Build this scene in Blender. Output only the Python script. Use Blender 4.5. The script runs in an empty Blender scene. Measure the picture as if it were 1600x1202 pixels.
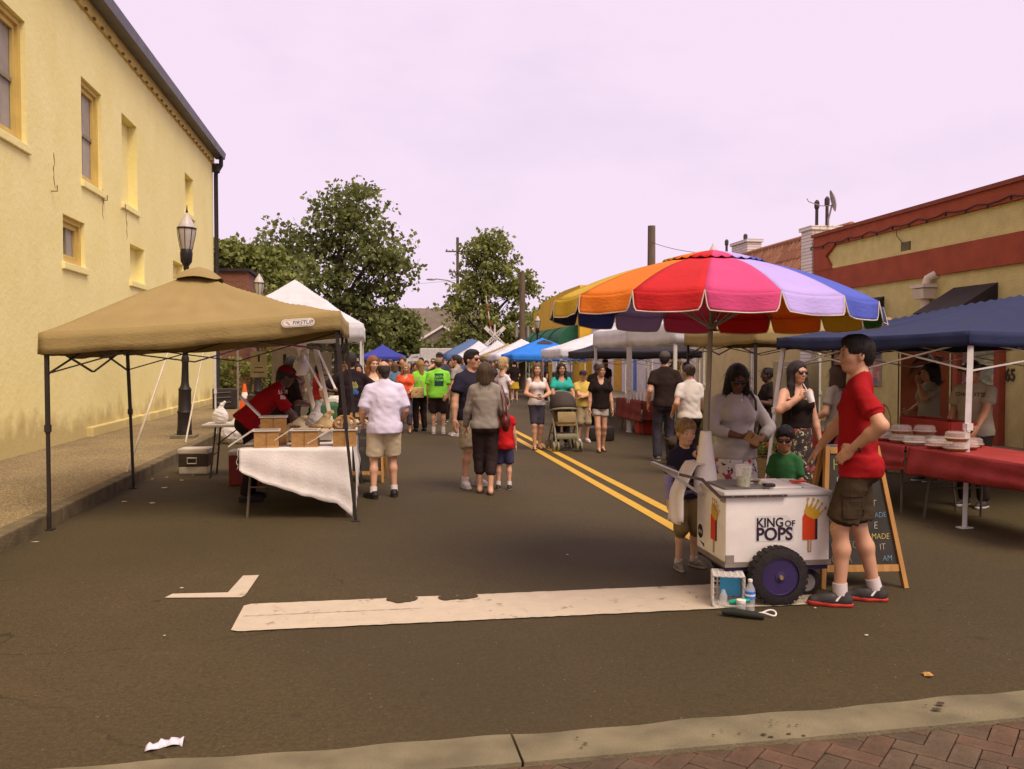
import bpy, bmesh, math, random
import numpy as np
from mathutils import Vector, Matrix

# ------------------------------------------------------------ camera, sky, sun, exposure
scene = bpy.context.scene
R = math.radians
cam_data = bpy.data.cameras.new('camera')
cam_data.sensor_width = 36.0
cam_data.lens = 36.0 * 1350 / 1600
cam_data.clip_start = 0.05
cam_data.clip_end = 3000
cam = bpy.data.objects.new('camera', cam_data)
scene.collection.objects.link(cam)
cam.location = (0, 0, 1.68)
cam.rotation_euler = (R(90 - 1.697), 0, -math.atan(213 / 1350))
scene.camera = cam

SUN_EL, SUN_AZ = 57.0, 148.0            # azimuth clockwise from +Y (street direction)
world = bpy.data.worlds.new('World')
scene.world = world
world.use_nodes = True
wn = world.node_tree.nodes
wl = world.node_tree.links
wn.clear()
w_out = wn.new('ShaderNodeOutputWorld')
w_bg = wn.new('ShaderNodeBackground')
w_bg.inputs['Strength'].default_value = 0.10
w_sky = wn.new('ShaderNodeTexSky')
w_sky.sky_type = 'NISHITA'
w_sky.sun_disc = False
w_sky.sun_elevation = R(SUN_EL)
w_sky.sun_rotation = R(SUN_AZ)
w_sky.dust_density = 3.0
w_mul = wn.new('ShaderNodeMix')
w_mul.data_type = 'RGBA'
w_mul.blend_type = 'MULTIPLY'
w_mul.inputs['Factor'].default_value = 1.0
w_mul.inputs['B'].default_value = (1.9, 1.45, 1.5, 1)
w_tc = wn.new('ShaderNodeTexCoord')
w_map = wn.new('ShaderNodeMapping')
w_map.inputs['Scale'].default_value = (1.2, 1.2, 2.6)
w_map.inputs['Location'].default_value = (0.4, 0.9, 0.2)
w_noise = wn.new('ShaderNodeTexNoise')
w_noise.inputs['Scale'].default_value = 1.6
w_noise.inputs['Detail'].default_value = 7
w_noise.inputs['Roughness'].default_value = 0.55
w_ramp = wn.new('ShaderNodeMapRange')
w_ramp.inputs['From Min'].default_value = 0.30
w_ramp.inputs['From Max'].default_value = 0.52
w_ramp.inputs['To Min'].default_value = 0.74
w_ramp.inputs['To Max'].default_value = 0.97
w_mix = wn.new('ShaderNodeMix')
w_mix.data_type = 'RGBA'
w_mix.inputs['B'].default_value = (9.6, 7.75, 9.5, 1)      # pale lilac overcast
wl.new(w_tc.outputs['Generated'], w_map.inputs['Vector'])
wl.new(w_map.outputs['Vector'], w_noise.inputs['Vector'])
wl.new(w_noise.outputs['Fac'], w_ramp.inputs['Value'])
wl.new(w_sky.outputs['Color'], w_mul.inputs['A'])
wl.new(w_mul.outputs['Result'], w_mix.inputs['A'])
wl.new(w_ramp.outputs['Result'], w_mix.inputs['Factor'])
wl.new(w_mix.outputs['Result'], w_bg.inputs['Color'])
wl.new(w_bg.outputs['Background'], w_out.inputs['Surface'])

sun_data = bpy.data.lights.new('sun', 'SUN')
sun_data.energy = 3.5
sun_data.angle = R(36)
sun_data.color = (1.0, 0.90, 0.78)
sun = bpy.data.objects.new('sun', sun_data)
scene.collection.objects.link(sun)
sun.rotation_euler = (R(90 - SUN_EL), 0, R(180 - SUN_AZ))

scene.view_settings.view_transform = 'Standard'
scene.view_settings.look = 'None'
scene.view_settings.exposure = 0.0
scene.view_settings.gamma = 1.0
scene.view_settings.use_curve_mapping = False
scene.cycles.max_bounces = 6
scene.cycles.diffuse_bounces = 3
scene.cycles.glossy_bounces = 2
scene.cycles.transmission_bounces = 4
scene.cycles.transparent_max_bounces = 6
scene.cycles.use_denoising = True

# ------------------------------------------------------------ helpers
COL = scene.collection
rng = random.Random(7)
nrg = np.random.default_rng(11)


def lin(r, g, b, k=1.0):
    def c(v):
        v = v / 255.0
        return (v / 12.92 if v <= 0.04045 else ((v + 0.055) / 1.055) ** 2.4) * k
    return (c(r), c(g), c(b))


MATS = {}


def M(name, rgb, rough=0.75, var=0.16, scale=6.0, bump=0.15, bscale=90.0, metal=0.0, trans=0.0, spec=0.3,
      rgb2=None, stretch=(1, 1, 1), coat=0.0, detail=5):
    """A procedural material: base colour broken up by noise, fine bump, optional translucency."""
    if name in MATS:
        return MATS[name]
    m = bpy.data.materials.new(name)
    m.use_nodes = True
    nt = m.node_tree
    n, l = nt.nodes, nt.links
    p = n['Principled BSDF']
    tc = n.new('ShaderNodeTexCoord')
    mp = n.new('ShaderNodeMapping')
    mp.inputs['Scale'].default_value = stretch
    l.new(tc.outputs['Object'], mp.inputs['Vector'])
    nz = n.new('ShaderNodeTexNoise')
    nz.inputs['Scale'].default_value = scale
    nz.inputs['Detail'].default_value = detail
    l.new(mp.outputs['Vector'], nz.inputs['Vector'])
    mr = n.new('ShaderNodeMapRange')
    mr.inputs['From Min'].default_value = 0.28
    mr.inputs['From Max'].default_value = 0.72
    l.new(nz.outputs['Fac'], mr.inputs['Value'])
    mx = n.new('ShaderNodeMix')
    mx.data_type = 'RGBA'
    a = tuple(min(1, c * (1 - var)) for c in rgb)
    b = rgb2 if rgb2 else tuple(min(1, c * (1 + var)) for c in rgb)
    mx.inputs['A'].default_value = (*a, 1)
    mx.inputs['B'].default_value = (*b, 1)
    l.new(mr.outputs['Result'], mx.inputs['Factor'])
    l.new(mx.outputs['Result'], p.inputs['Base Color'])
    p.inputs['Roughness'].default_value = rough
    p.inputs['Metallic'].default_value = metal
    p.inputs['Specular IOR Level'].default_value = spec
    if coat:
        p.inputs['Coat Weight'].default_value = coat
    if bump:
        nb = n.new('ShaderNodeTexNoise')
        nb.inputs['Scale'].default_value = bscale
        nb.inputs['Detail'].default_value = 3
        l.new(mp.outputs['Vector'], nb.inputs['Vector'])
        bp = n.new('ShaderNodeBump')
        bp.inputs['Strength'].default_value = bump
        bp.inputs['Distance'].default_value = 0.02
        l.new(nb.outputs['Fac'], bp.inputs['Height'])
        l.new(bp.outputs['Normal'], p.inputs['Normal'])
    if trans:
        tr = n.new('ShaderNodeBsdfTranslucent')
        l.new(mx.outputs['Result'], tr.inputs['Color'])
        ms = n.new('ShaderNodeMixShader')
        ms.inputs['Fac'].default_value = trans
        l.new(p.outputs['BSDF'], ms.inputs[1])
        l.new(tr.outputs['BSDF'], ms.inputs[2])
        l.new(ms.outputs['Shader'], n['Material Output'].inputs['Surface'])
    MATS[name] = m
    return m


def mat_nodes(name):
    m = bpy.data.materials.new(name)
    m.use_nodes = True
    MATS[name] = m
    return m, m.node_tree.nodes, m.node_tree.links, m.node_tree.nodes['Principled BSDF']


def glass_mat(name, rgb=(0.9, 0.92, 0.92), rough=0.05, alpha=0.35):
    """thin clear plastic / glass: mostly see-through with a glossy face"""
    if name in MATS:
        return MATS[name]
    m, n, l, p = mat_nodes(name)
    p.inputs['Base Color'].default_value = (*rgb, 1)
    p.inputs['Roughness'].default_value = rough
    p.inputs['Alpha'].default_value = alpha
    p.inputs['Specular IOR Level'].default_value = 0.7
    return m


def link(o, parent=None):
    COL.objects.link(o)
    if parent is not None:
        o.parent = parent
    return o


def tag(o, label=None, cat=None, group=None, kind=None):
    if label:
        o['label'] = label
    if cat:
        o['category'] = cat
    if group:
        o['group'] = group
    if kind:
        o['kind'] = kind
    return o


def empty(name, loc=(0, 0, 0), rz=0.0, label=None, cat=None, group=None):
    o = bpy.data.objects.new(name, None)
    o.empty_display_size = 0.2
    o.location = loc
    o.rotation_euler = (0, 0, rz)
    link(o)
    return tag(o, label, cat, group)


def mesh_obj(name, verts, faces, mat, parent=None, smooth=False, mats=None, idx=None):
    me = bpy.data.meshes.new(name)
    me.from_pydata([tuple(v) for v in verts], [], [tuple(f) for f in faces])
    for mm in (mats or [mat]):
        me.materials.append(mm)
    if idx is not None:
        me.polygons.foreach_set('material_index', idx)
    if smooth:
        me.polygons.foreach_set('use_smooth', [True] * len(me.polygons))
    me.update()
    return link(bpy.data.objects.new(name, me), parent)


class MB:
    """collects shapes of one part into one mesh"""

    def __init__(self):
        self.v, self.f = [], []

    def add(self, vs, fs):
        o = len(self.v)
        self.v += [tuple(x) for x in vs]
        self.f += [tuple(i + o for i in f) for f in fs]
        return self

    def box(self, c, s, rot=None, taper=1.0):
        vs = []
        for dz in (-1, 1):
            t = taper if dz > 0 else 1.0
            for dx, dy in ((-1, -1), (1, -1), (1, 1), (-1, 1)):
                v = Vector((dx * s[0] / 2 * t, dy * s[1] / 2 * t, dz * s[2] / 2))
                if rot is not None:
                    v = rot @ v
                vs.append(v + Vector(c))
        return self.add(vs, [(0, 3, 2, 1), (4, 5, 6, 7), (0, 1, 5, 4), (1, 2, 6, 5), (2, 3, 7, 6), (3, 0, 4, 7)])

    def cbox(self, c, s, b=0.01, rot=None):
        """box with chamfered edges"""
        bm = bmesh.new()
        bmesh.ops.create_cube(bm, size=1)
        bmesh.ops.scale(bm, vec=Vector(s), verts=bm.verts)
        bmesh.ops.bevel(bm, geom=list(bm.edges), offset=b, segments=2, profile=0.6, affect='EDGES')
        vs = [(rot @ v.co if rot is not None else v.co) + Vector(c) for v in bm.verts]
        bm.verts.index_update()
        fs = [[v.index for v in f.verts] for f in bm.faces]
        bm.free()
        return self.add(vs, fs)

    def tube(self, pts, r, n=8, cap=True, closed=False):
        pts = [Vector(p) for p in pts]
        rs = r if isinstance(r, (list, tuple)) else [r] * len(pts)
        vs, fs = [], []
        up0 = None
        N = len(pts)
        for i, p in enumerate(pts):
            if closed:
                d = pts[(i + 1) % N] - pts[i - 1]
            else:
                d = pts[min(i + 1, N - 1)] - pts[max(i - 1, 0)]
            d.normalize()
            if up0 is None:
                up0 = Vector((0, 0, 1)) if abs(d.z) < 0.9 else Vector((1, 0, 0))
            a = d.cross(up0)
            if a.length < 1e-4:
                a = d.cross(Vector((0, 1, 0)))
            a.normalize()
            b = a.cross(d)
            up0 = b
            for k in range(n):
                t = 2 * math.pi * (k + 0.5) / n
                vs.append(p + a * (math.cos(t) * rs[i]) + b * (math.sin(t) * rs[i]))
        m = N if closed else N - 1
        for i in range(m):
            for k in range(n):
                j = (i + 1) % N
                fs.append((i * n + k, i * n + (k + 1) % n, j * n + (k + 1) % n, j * n + k))
        if cap and not closed:
            fs.append(tuple(range(n))[::-1])
            fs.append(tuple((N - 1) * n + k for k in range(n)))
        return self.add(vs, fs)

    def bar(self, a, b, w, d=None):
        """square-section bar from a to b"""
        a, b = Vector(a), Vector(b)
        d = d or w
        z = (b - a)
        L = z.length
        q = z.to_track_quat('Z', 'Y').to_matrix()
        return self.box((a + b) / 2, (w, d, L), q)

    def lathe(self, prof, c=(0, 0, 0), n=16, axis='Z', caps=True):
        vs, fs = [], []
        for (r, z) in prof:
            for k in range(n):
                t = 2 * math.pi * k / n
                v = (r * math.cos(t), r * math.sin(t), z)
                if axis == 'Y':
                    v = (v[0], v[2], v[1])
                elif axis == 'X':
                    v = (v[2], v[0], v[1])
                vs.append((v[0] + c[0], v[1] + c[1], v[2] + c[2]))
        for i in range(len(prof) - 1):
            for k in range(n):
                fs.append((i * n + k, i * n + (k + 1) % n, (i + 1) * n + (k + 1) % n, (i + 1) * n + k))
        if caps:
            fs.append(tuple(range(n))[::-1])
            fs.append(tuple((len(prof) - 1) * n + k for k in range(n)))
        return self.add(vs, fs)

    def prism(self, poly, off, fn=None):
        """polygon (list of 3-D points) extruded by vector off"""
        n = len(poly)
        a = [Vector(p) for p in poly]
        b = [p + Vector(off) for p in a]
        return self.add(a + b, [tuple(range(n))[::-1], tuple(range(n, 2 * n))] +
                        [(i, (i + 1) % n, n + (i + 1) % n, n + i) for i in range(n)])

    def ell(self, c, r, n=12, m=8, rot=None):
        vs, fs = [], []
        for i in range(m + 1):
            ph = math.pi * i / m
            for k in range(n):
                t = 2 * math.pi * k / n
                v = Vector((r[0] * math.sin(ph) * math.cos(t), r[1] * math.sin(ph) * math.sin(t), r[2] * math.cos(ph)))
                if rot is not None:
                    v = rot @ v
                vs.append(v + Vector(c))
        for i in range(m):
            for k in range(n):
                fs.append((i * n + k, (i + 1) * n + k, (i + 1) * n + (k + 1) % n, i * n + (k + 1) % n))
        return self.add(vs, fs)

    def build(self, name, mat, parent=None, smooth=False):
        o = mesh_obj(name, self.v, self.f, mat, parent)
        bm = bmesh.new()
        bm.from_mesh(o.data)
        bmesh.ops.recalc_face_normals(bm, faces=bm.faces)
        bm.to_mesh(o.data)
        bm.free()
        if smooth:
            o.data.polygons.foreach_set('use_smooth', [True] * len(o.data.polygons))
            o.data.set_sharp_from_angle(angle=R(40))
        return o


def copy_tree(o, parent=None):
    c = o.copy()
    link(c)
    c.parent = parent
    for ch in list(o.children):
        copy_tree(ch, c)
    return c


def text(name, body, size, mat, loc, rot, parent=None, ext=0.0015, align='LEFT', sx=1.0, bold=0.0, shear=0.0, space=1.0):
    cu = bpy.data.curves.new(name, 'FONT')
    cu.body = body
    cu.size = size
    cu.extrude = ext
    cu.align_x = align
    cu.offset = bold * size
    cu.shear = shear
    cu.space_character = space
    cu.resolution_u = 3
    t = bpy.data.objects.new(name, cu)
    COL.objects.link(t)
    bpy.context.view_layer.update()
    me = bpy.data.meshes.new_from_object(t)
    bpy.data.objects.remove(t)
    me.materials.clear()
    me.materials.append(mat)
    o = link(bpy.data.objects.new(name, me), parent)
    o.location = loc
    o.rotation_euler = rot
    o.scale = (sx, 1, 1)
    return o


def solid(o, t=0.004, off=0.0):
    md = o.modifiers.new('thick', 'SOLIDIFY')
    md.thickness = t
    md.offset = off
    return o


def vnoise(p, s=1.0, seed=0.0):
    """cheap smooth pseudo-noise on (...,3) arrays, about -1..1"""
    x, y, z = p[..., 0] * s + seed, p[..., 1] * s + seed * 1.7, p[..., 2] * s + seed * 2.3
    return (np.sin(x * 1.0 + 1.3 * np.sin(y * 0.9 + z * 0.4)) * np.cos(y * 1.1 + 0.9 * np.sin(z * 1.2)) * 0.6 +
            np.sin(z * 1.9 + x * 0.7 + np.cos(y * 1.7)) * 0.4)

# ------------------------------------------------------------ surfaces from distance fields (people, animals, soft things)
class Field:
    def __init__(self, lo, hi, v):
        self.lo = np.array(lo, float)
        self.v = v
        self.n = np.ceil((np.array(hi, float) - self.lo) / v).astype(int) + 1
        self.F = np.full(tuple(self.n), 0.5, np.float32)
        self.ax = [self.lo[i] + v * np.arange(self.n[i]) for i in range(3)]

    def box(self, lo, hi):
        a = np.clip(np.floor((np.array(lo) - self.lo) / self.v).astype(int), 0, self.n)
        b = np.clip(np.ceil((np.array(hi) - self.lo) / self.v).astype(int) + 1, 0, self.n)
        return tuple(slice(int(a[i]), int(b[i])) for i in range(3))

    def pts(self, s):
        return np.stack(np.meshgrid(self.ax[0][s[0]], self.ax[1][s[1]], self.ax[2][s[2]], indexing='ij'), -1)

    def merge(self, s, d, k):
        A = self.F[s]
        if A.size == 0:
            return
        if k > 0:
            h = np.clip(0.5 + 0.5 * (A - d) / k, 0, 1)
            self.F[s] = A * (1 - h) + d * h - k * h * (1 - h)
        else:
            self.F[s] = np.minimum(A, d)

    def cone(self, a, b, ra, rb, k=0.03, cut=False, cut0=False):
        a, b = np.array(a, float), np.array(b, float)
        m = max(ra, rb) + k + 3 * self.v
        s = self.box(np.minimum(a, b) - m, np.maximum(a, b) + m)
        P = self.pts(s)
        ab = b - a
        L2 = max(float(ab @ ab), 1e-9)
        t = ((P - a) @ ab) / L2
        tc = np.clip(t, 0, 1)
        d = np.linalg.norm(P - a - tc[..., None] * ab, axis=-1) - (ra + (rb - ra) * tc)
        if cut:
            d = np.maximum(d, (t - 1) * math.sqrt(L2))
        if cut0:
            d = np.maximum(d, (-t) * math.sqrt(L2))
        self.merge(s, d, k)

    def ell(self, c, r, k=0.03, rot=None):
        c, r = np.array(c, float), np.array(r, float)
        m = r.max() + k + 3 * self.v
        s = self.box(c - m, c + m)
        P = self.pts(s) - c
        if rot is not None:
            P = P @ rot
        k0 = np.linalg.norm(P / r, axis=-1)
        k1 = np.linalg.norm(P / (r * r), axis=-1) + 1e-9
        self.merge(s, np.where(k0 < 1e-3, -r.min(), k0 * (k0 - 1) / k1), k)

    def column(self, c, prof, k=0.03, rot=None):
        """elliptic column about local z through c; prof: list of (z, rx, ry) from low to high"""
        c = np.array(c, float)
        pr = np.array(prof, float)
        m = max(pr[:, 1:].max(), abs(pr[0, 0]), abs(pr[-1, 0])) + k + 3 * self.v
        s = self.box(c - m, c + m)
        P = self.pts(s) - c
        if rot is not None:
            P = P @ rot
        rx = np.interp(P[..., 2], pr[:, 0], pr[:, 1])
        ry = np.interp(P[..., 2], pr[:, 0], pr[:, 2])
        d = (np.sqrt((P[..., 0] / rx) ** 2 + (P[..., 1] / ry) ** 2) - 1) * np.minimum(rx, ry)
        d = np.maximum(d, np.maximum(P[..., 2] - pr[-1, 0], pr[0, 0] - P[..., 2]))
        self.merge(s, d, k)

    def sub_ell(self, c, r, k=0.005, rot=None):
        c, r = np.array(c, float), np.array(r, float)
        m = r.max() + k + 3 * self.v
        s = self.box(c - m, c + m)
        P = self.pts(s) - c
        if rot is not None:
            P = P @ rot
        k0 = np.linalg.norm(P / r, axis=-1)
        k1 = np.linalg.norm(P / (r * r), axis=-1) + 1e-9
        d = -np.where(k0 < 1e-3, -r.min(), k0 * (k0 - 1) / k1)
        A = self.F[s]
        h = np.clip(0.5 - 0.5 * (A - d) / max(k, 1e-6), 0, 1)
        self.F[s] = A * (1 - h) + d * h + k * h * (1 - h)

    def half(self, p, nrm, soft=0.0):
        """cut away everything on the side nrm points to"""
        nrm = np.array(nrm, float)
        nrm = nrm / np.linalg.norm(nrm)
        P = self.pts((slice(None),) * 3)
        self.F = np.maximum(self.F, ((P - np.array(p, float)) @ nrm).astype(np.float32))

    def wrinkle(self, amp, s, seed=0.0, stretch=(1, 1, 1)):
        P = self.pts((slice(None),) * 3) * np.array(stretch)
        n1, n2 = vnoise(P, s, seed), vnoise(P * np.array((1, 1, 1.6)), s * 1.5, seed + 5)
        self.F += (amp * (0.45 * n1 + 0.75 * (np.abs(n2) - 0.42) + 0.25 * vnoise(P, s * 2.7, seed + 9))).astype(np.float32)

    def surf(self):
        F, v = self.F, self.v
        F[0], F[-1] = 0.5, 0.5
        F[:, 0], F[:, -1] = 0.5, 0.5
        F[:, :, 0], F[:, :, -1] = 0.5, 0.5
        ins = F < 0
        nx, ny, nz = F.shape
        c = np.zeros((nx - 1, ny - 1, nz - 1), np.int8)
        offs = [(i, j, k) for i in (0, 1) for j in (0, 1) for k in (0, 1)]
        for (i, j, k) in offs:
            c += ins[i:nx - 1 + i, j:ny - 1 + j, k:nz - 1 + k]
        act = np.argwhere((c > 0) & (c < 8))
        if len(act) == 0:
            return np.zeros((0, 3)), np.zeros((0, 4), int)
        vals = {o: F[act[:, 0] + o[0], act[:, 1] + o[1], act[:, 2] + o[2]] for o in offs}
        acc = np.zeros((len(act), 3))
        cnt = np.zeros(len(act))
        for o in offs:
            for ax in range(3):
                if o[ax] == 0:
                    q = list(o)
                    q[ax] = 1
                    q = tuple(q)
                    f0, f1 = vals[o], vals[q]
                    cr = (f0 < 0) != (f1 < 0)
                    t = np.where(cr, f0 / np.where(cr, f0 - f1, 1), 0)
                    pos = np.tile(np.array(o, float), (len(act), 1))
                    pos[:, ax] += t
                    acc += np.where(cr[:, None], pos, 0)
                    cnt += cr
        V = (act + acc / np.maximum(cnt, 1)[:, None]) * v + self.lo
        vid = np.full(c.shape, -1, int)
        vid[act[:, 0], act[:, 1], act[:, 2]] = np.arange(len(act))
        quads = []
        for ax in range(3):
            sl0 = [slice(None)] * 3
            sl1 = [slice(None)] * 3
            sl0[ax] = slice(0, -1)
            sl1[ax] = slice(1, None)
            a, b = ins[tuple(sl0)], ins[tuple(sl1)]
            e = np.argwhere(a != b)
            u, w = (ax + 1) % 3, (ax + 2) % 3
            e = e[(e[:, u] > 0) & (e[:, w] > 0) & (e[:, u] < F.shape[u] - 1) & (e[:, w] < F.shape[w] - 1)]
            if len(e) == 0:
                continue
            du = np.zeros(3, int)
            dw = np.zeros(3, int)
            du[u] = 1
            dw[w] = 1
            q = np.stack([vid[tuple((e - du - dw).T)], vid[tuple((e - dw).T)], vid[tuple(e.T)], vid[tuple((e - du).T)]], 1)
            flip = ~a[tuple(e.T)]
            q[flip] = q[flip][:, ::-1]
            quads.append(q)
        Q = np.concatenate(quads)
        return V, Q[(Q >= 0).all(1)]


def np_mesh(name, V, Q, mat, parent=None):
    me = bpy.data.meshes.new(name)
    me.vertices.add(len(V))
    me.vertices.foreach_set('co', np.asarray(V, np.float32).ravel())
    k = Q.shape[1]
    me.loops.add(len(Q) * k)
    me.loops.foreach_set('vertex_index', np.asarray(Q, np.int32).ravel())
    me.polygons.add(len(Q))
    me.polygons.foreach_set('loop_start', np.arange(0, len(Q) * k, k, dtype=np.int32))
    me.polygons.foreach_set('use_smooth', np.ones(len(Q), bool))
    me.update(calc_edges=True)
    me.validate()
    me.materials.append(mat)
    return link(bpy.data.objects.new(name, me), parent)


# ---- head, hand, shoe and hair templates (metres, adult size), built once and reused
def head_template(v, female=False):
    f = Field((-0.11, -0.15, -0.20), (0.11, 0.15, 0.145), v)
    f.ell((0, -0.014, 0.032), (0.074, 0.094, 0.086), 0)
    j = 0.9 if female else 1.0
    f.ell((0, 0.020, -0.032), (0.061 * j, 0.070, 0.086), 0.03)
    f.ell((0, 0.046, -0.090), (0.034 * j, 0.030, 0.025), 0.035)
    for s in (-1, 1):
        f.ell((s * 0.036, 0.056, -0.026), (0.027, 0.030, 0.026), 0.03)
        f.ell((s * 0.075, -0.010, -0.012), (0.010, 0.020, 0.031), 0.008)
    f.cone((-0.036, 0.077, 0.024), (0.036, 0.077, 0.024), 0.012, 0.012, 0.025)
    f.cone((0, 0.088, 0.012), (0, 0.106, -0.026), 0.007, 0.012, 0.012)
    for s in (-1, 1):
        f.sub_ell((s * 0.031, 0.099, 0.002), (0.019, 0.016, 0.012), 0.012)
        f.ell((s * 0.031, 0.076, 0.003), (0.016, 0.013, 0.012), 0.004)
        f.ell((s * 0.010, 0.094, -0.031), (0.008, 0.009, 0.007), 0.006)
    f.ell((0, 0.083, -0.056), (0.023, 0.011, 0.007), 0.008)
    f.ell((0, 0.081, -0.067), (0.019, 0.011, 0.007), 0.008)
    f.cone((0, -0.018, -0.06), (0, -0.034, -0.19), 0.050 * j, 0.056 * j, 0.03)
    return f.surf()


def hand_template(v, curl):
    f = Field((-0.11, -0.09, -0.22), (0.05, 0.10, 0.06), v)
    f.cone((0, 0, 0.05), (0, 0, -0.02), 0.026, 0.024, 0)
    f.ell((0, 0, -0.055), (0.017, 0.043, 0.056), 0.02)
    for i, (y, L) in enumerate(((0.030, 0.076), (0.010, 0.085), (-0.011, 0.079), (-0.030, 0.062))):
        a = np.array((0.0, y * 0.9, -0.092))
        th = 0.0
        for seg, fr in ((0, 0.45), (1, 0.32), (2, 0.23)):
            th += curl * (0.55 + 0.08 * i) * (1.0 if seg else 0.6)
            b = a + L * fr * np.array((-math.sin(th), y * 0.5, -math.cos(th)))
            f.cone(a, b, 0.0095 - 0.001 * seg, 0.0088 - 0.001 * seg, 0.004 if seg else 0.006)
            a = b
    a, b, c, d = (-0.004, 0.030, -0.02), (-0.014, 0.058, -0.052), (-0.022 - 0.015 * curl, 0.066 - 0.01 * curl, -0.082), \
        (-0.03 - 0.03 * curl, 0.062 - 0.02 * curl, -0.104)
    f.cone(a, b, 0.016, 0.012, 0.012)
    f.cone(b, c, 0.0115, 0.010, 0.004)
    f.cone(c, d, 0.010, 0.0085, 0.004)
    return f.surf()


def shoe_template(v):
    """right shoe, toe along +Y, ground at z = 0, ankle above the origin; returns (upper, sole)"""
    up = Field((-0.08, -0.12, -0.02), (0.08, 0.25, 0.14), v)
    up.cone((0, -0.045, 0.045), (0, 0.05, 0.045), 0.038, 0.043, 0)
    up.cone((0.004, 0.05, 0.042), (0.006, 0.165, 0.032), 0.044, 0.032, 0.03)
    up.cone((0, -0.025, 0.04), (0, -0.02, 0.098), 0.040, 0.040, 0.02)
    up.cone((0, 0.0, 0.07), (0.003, 0.09, 0.052), 0.030, 0.034, 0.03)
    up.half((0, 0, 0.014), (0, 0, -1))
    up.half((0, -0.03, 0.100), (0, 0.15, 1))
    so = Field((-0.09, -0.13, -0.02), (0.09, 0.26, 0.06), v)
    so.cone((0, -0.045, 0.02), (0, 0.05, 0.02), 0.042, 0.046, 0)
    so.cone((0.004, 0.05, 0.02), (0.006, 0.168, 0.022), 0.047, 0.035, 0.02)
    so.half((0, 0, 0.001), (0, 0, -1))
    so.half((0, 0.0, 0.026), (0, -0.05, 1))
    return up.surf(), so.surf()


def sandal_template(v):
    so = Field((-0.09, -0.13, -0.02), (0.09, 0.26, 0.06), v)
    so.cone((0, -0.045, 0.008), (0, 0.05, 0.008), 0.036, 0.040, 0)
    so.cone((0.004, 0.05, 0.008), (0.006, 0.160, 0.008), 0.042, 0.036, 0.02)
    so.half((0, 0, 0.001), (0, 0, -1))
    so.half((0, 0, 0.020), (0, 0, 1))
    return so.surf()


def strands(f, amp, n):
    P = f.pts((slice(None),) * 3)
    th = np.arctan2(P[..., 0], -P[..., 1] + 0.02)
    f.F += (amp * np.sin(th * n + 2.2 * np.sin(P[..., 2] * 23) + 1.1 * np.sin(th * 5 + P[..., 2] * 31))).astype(np.float32)


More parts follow.
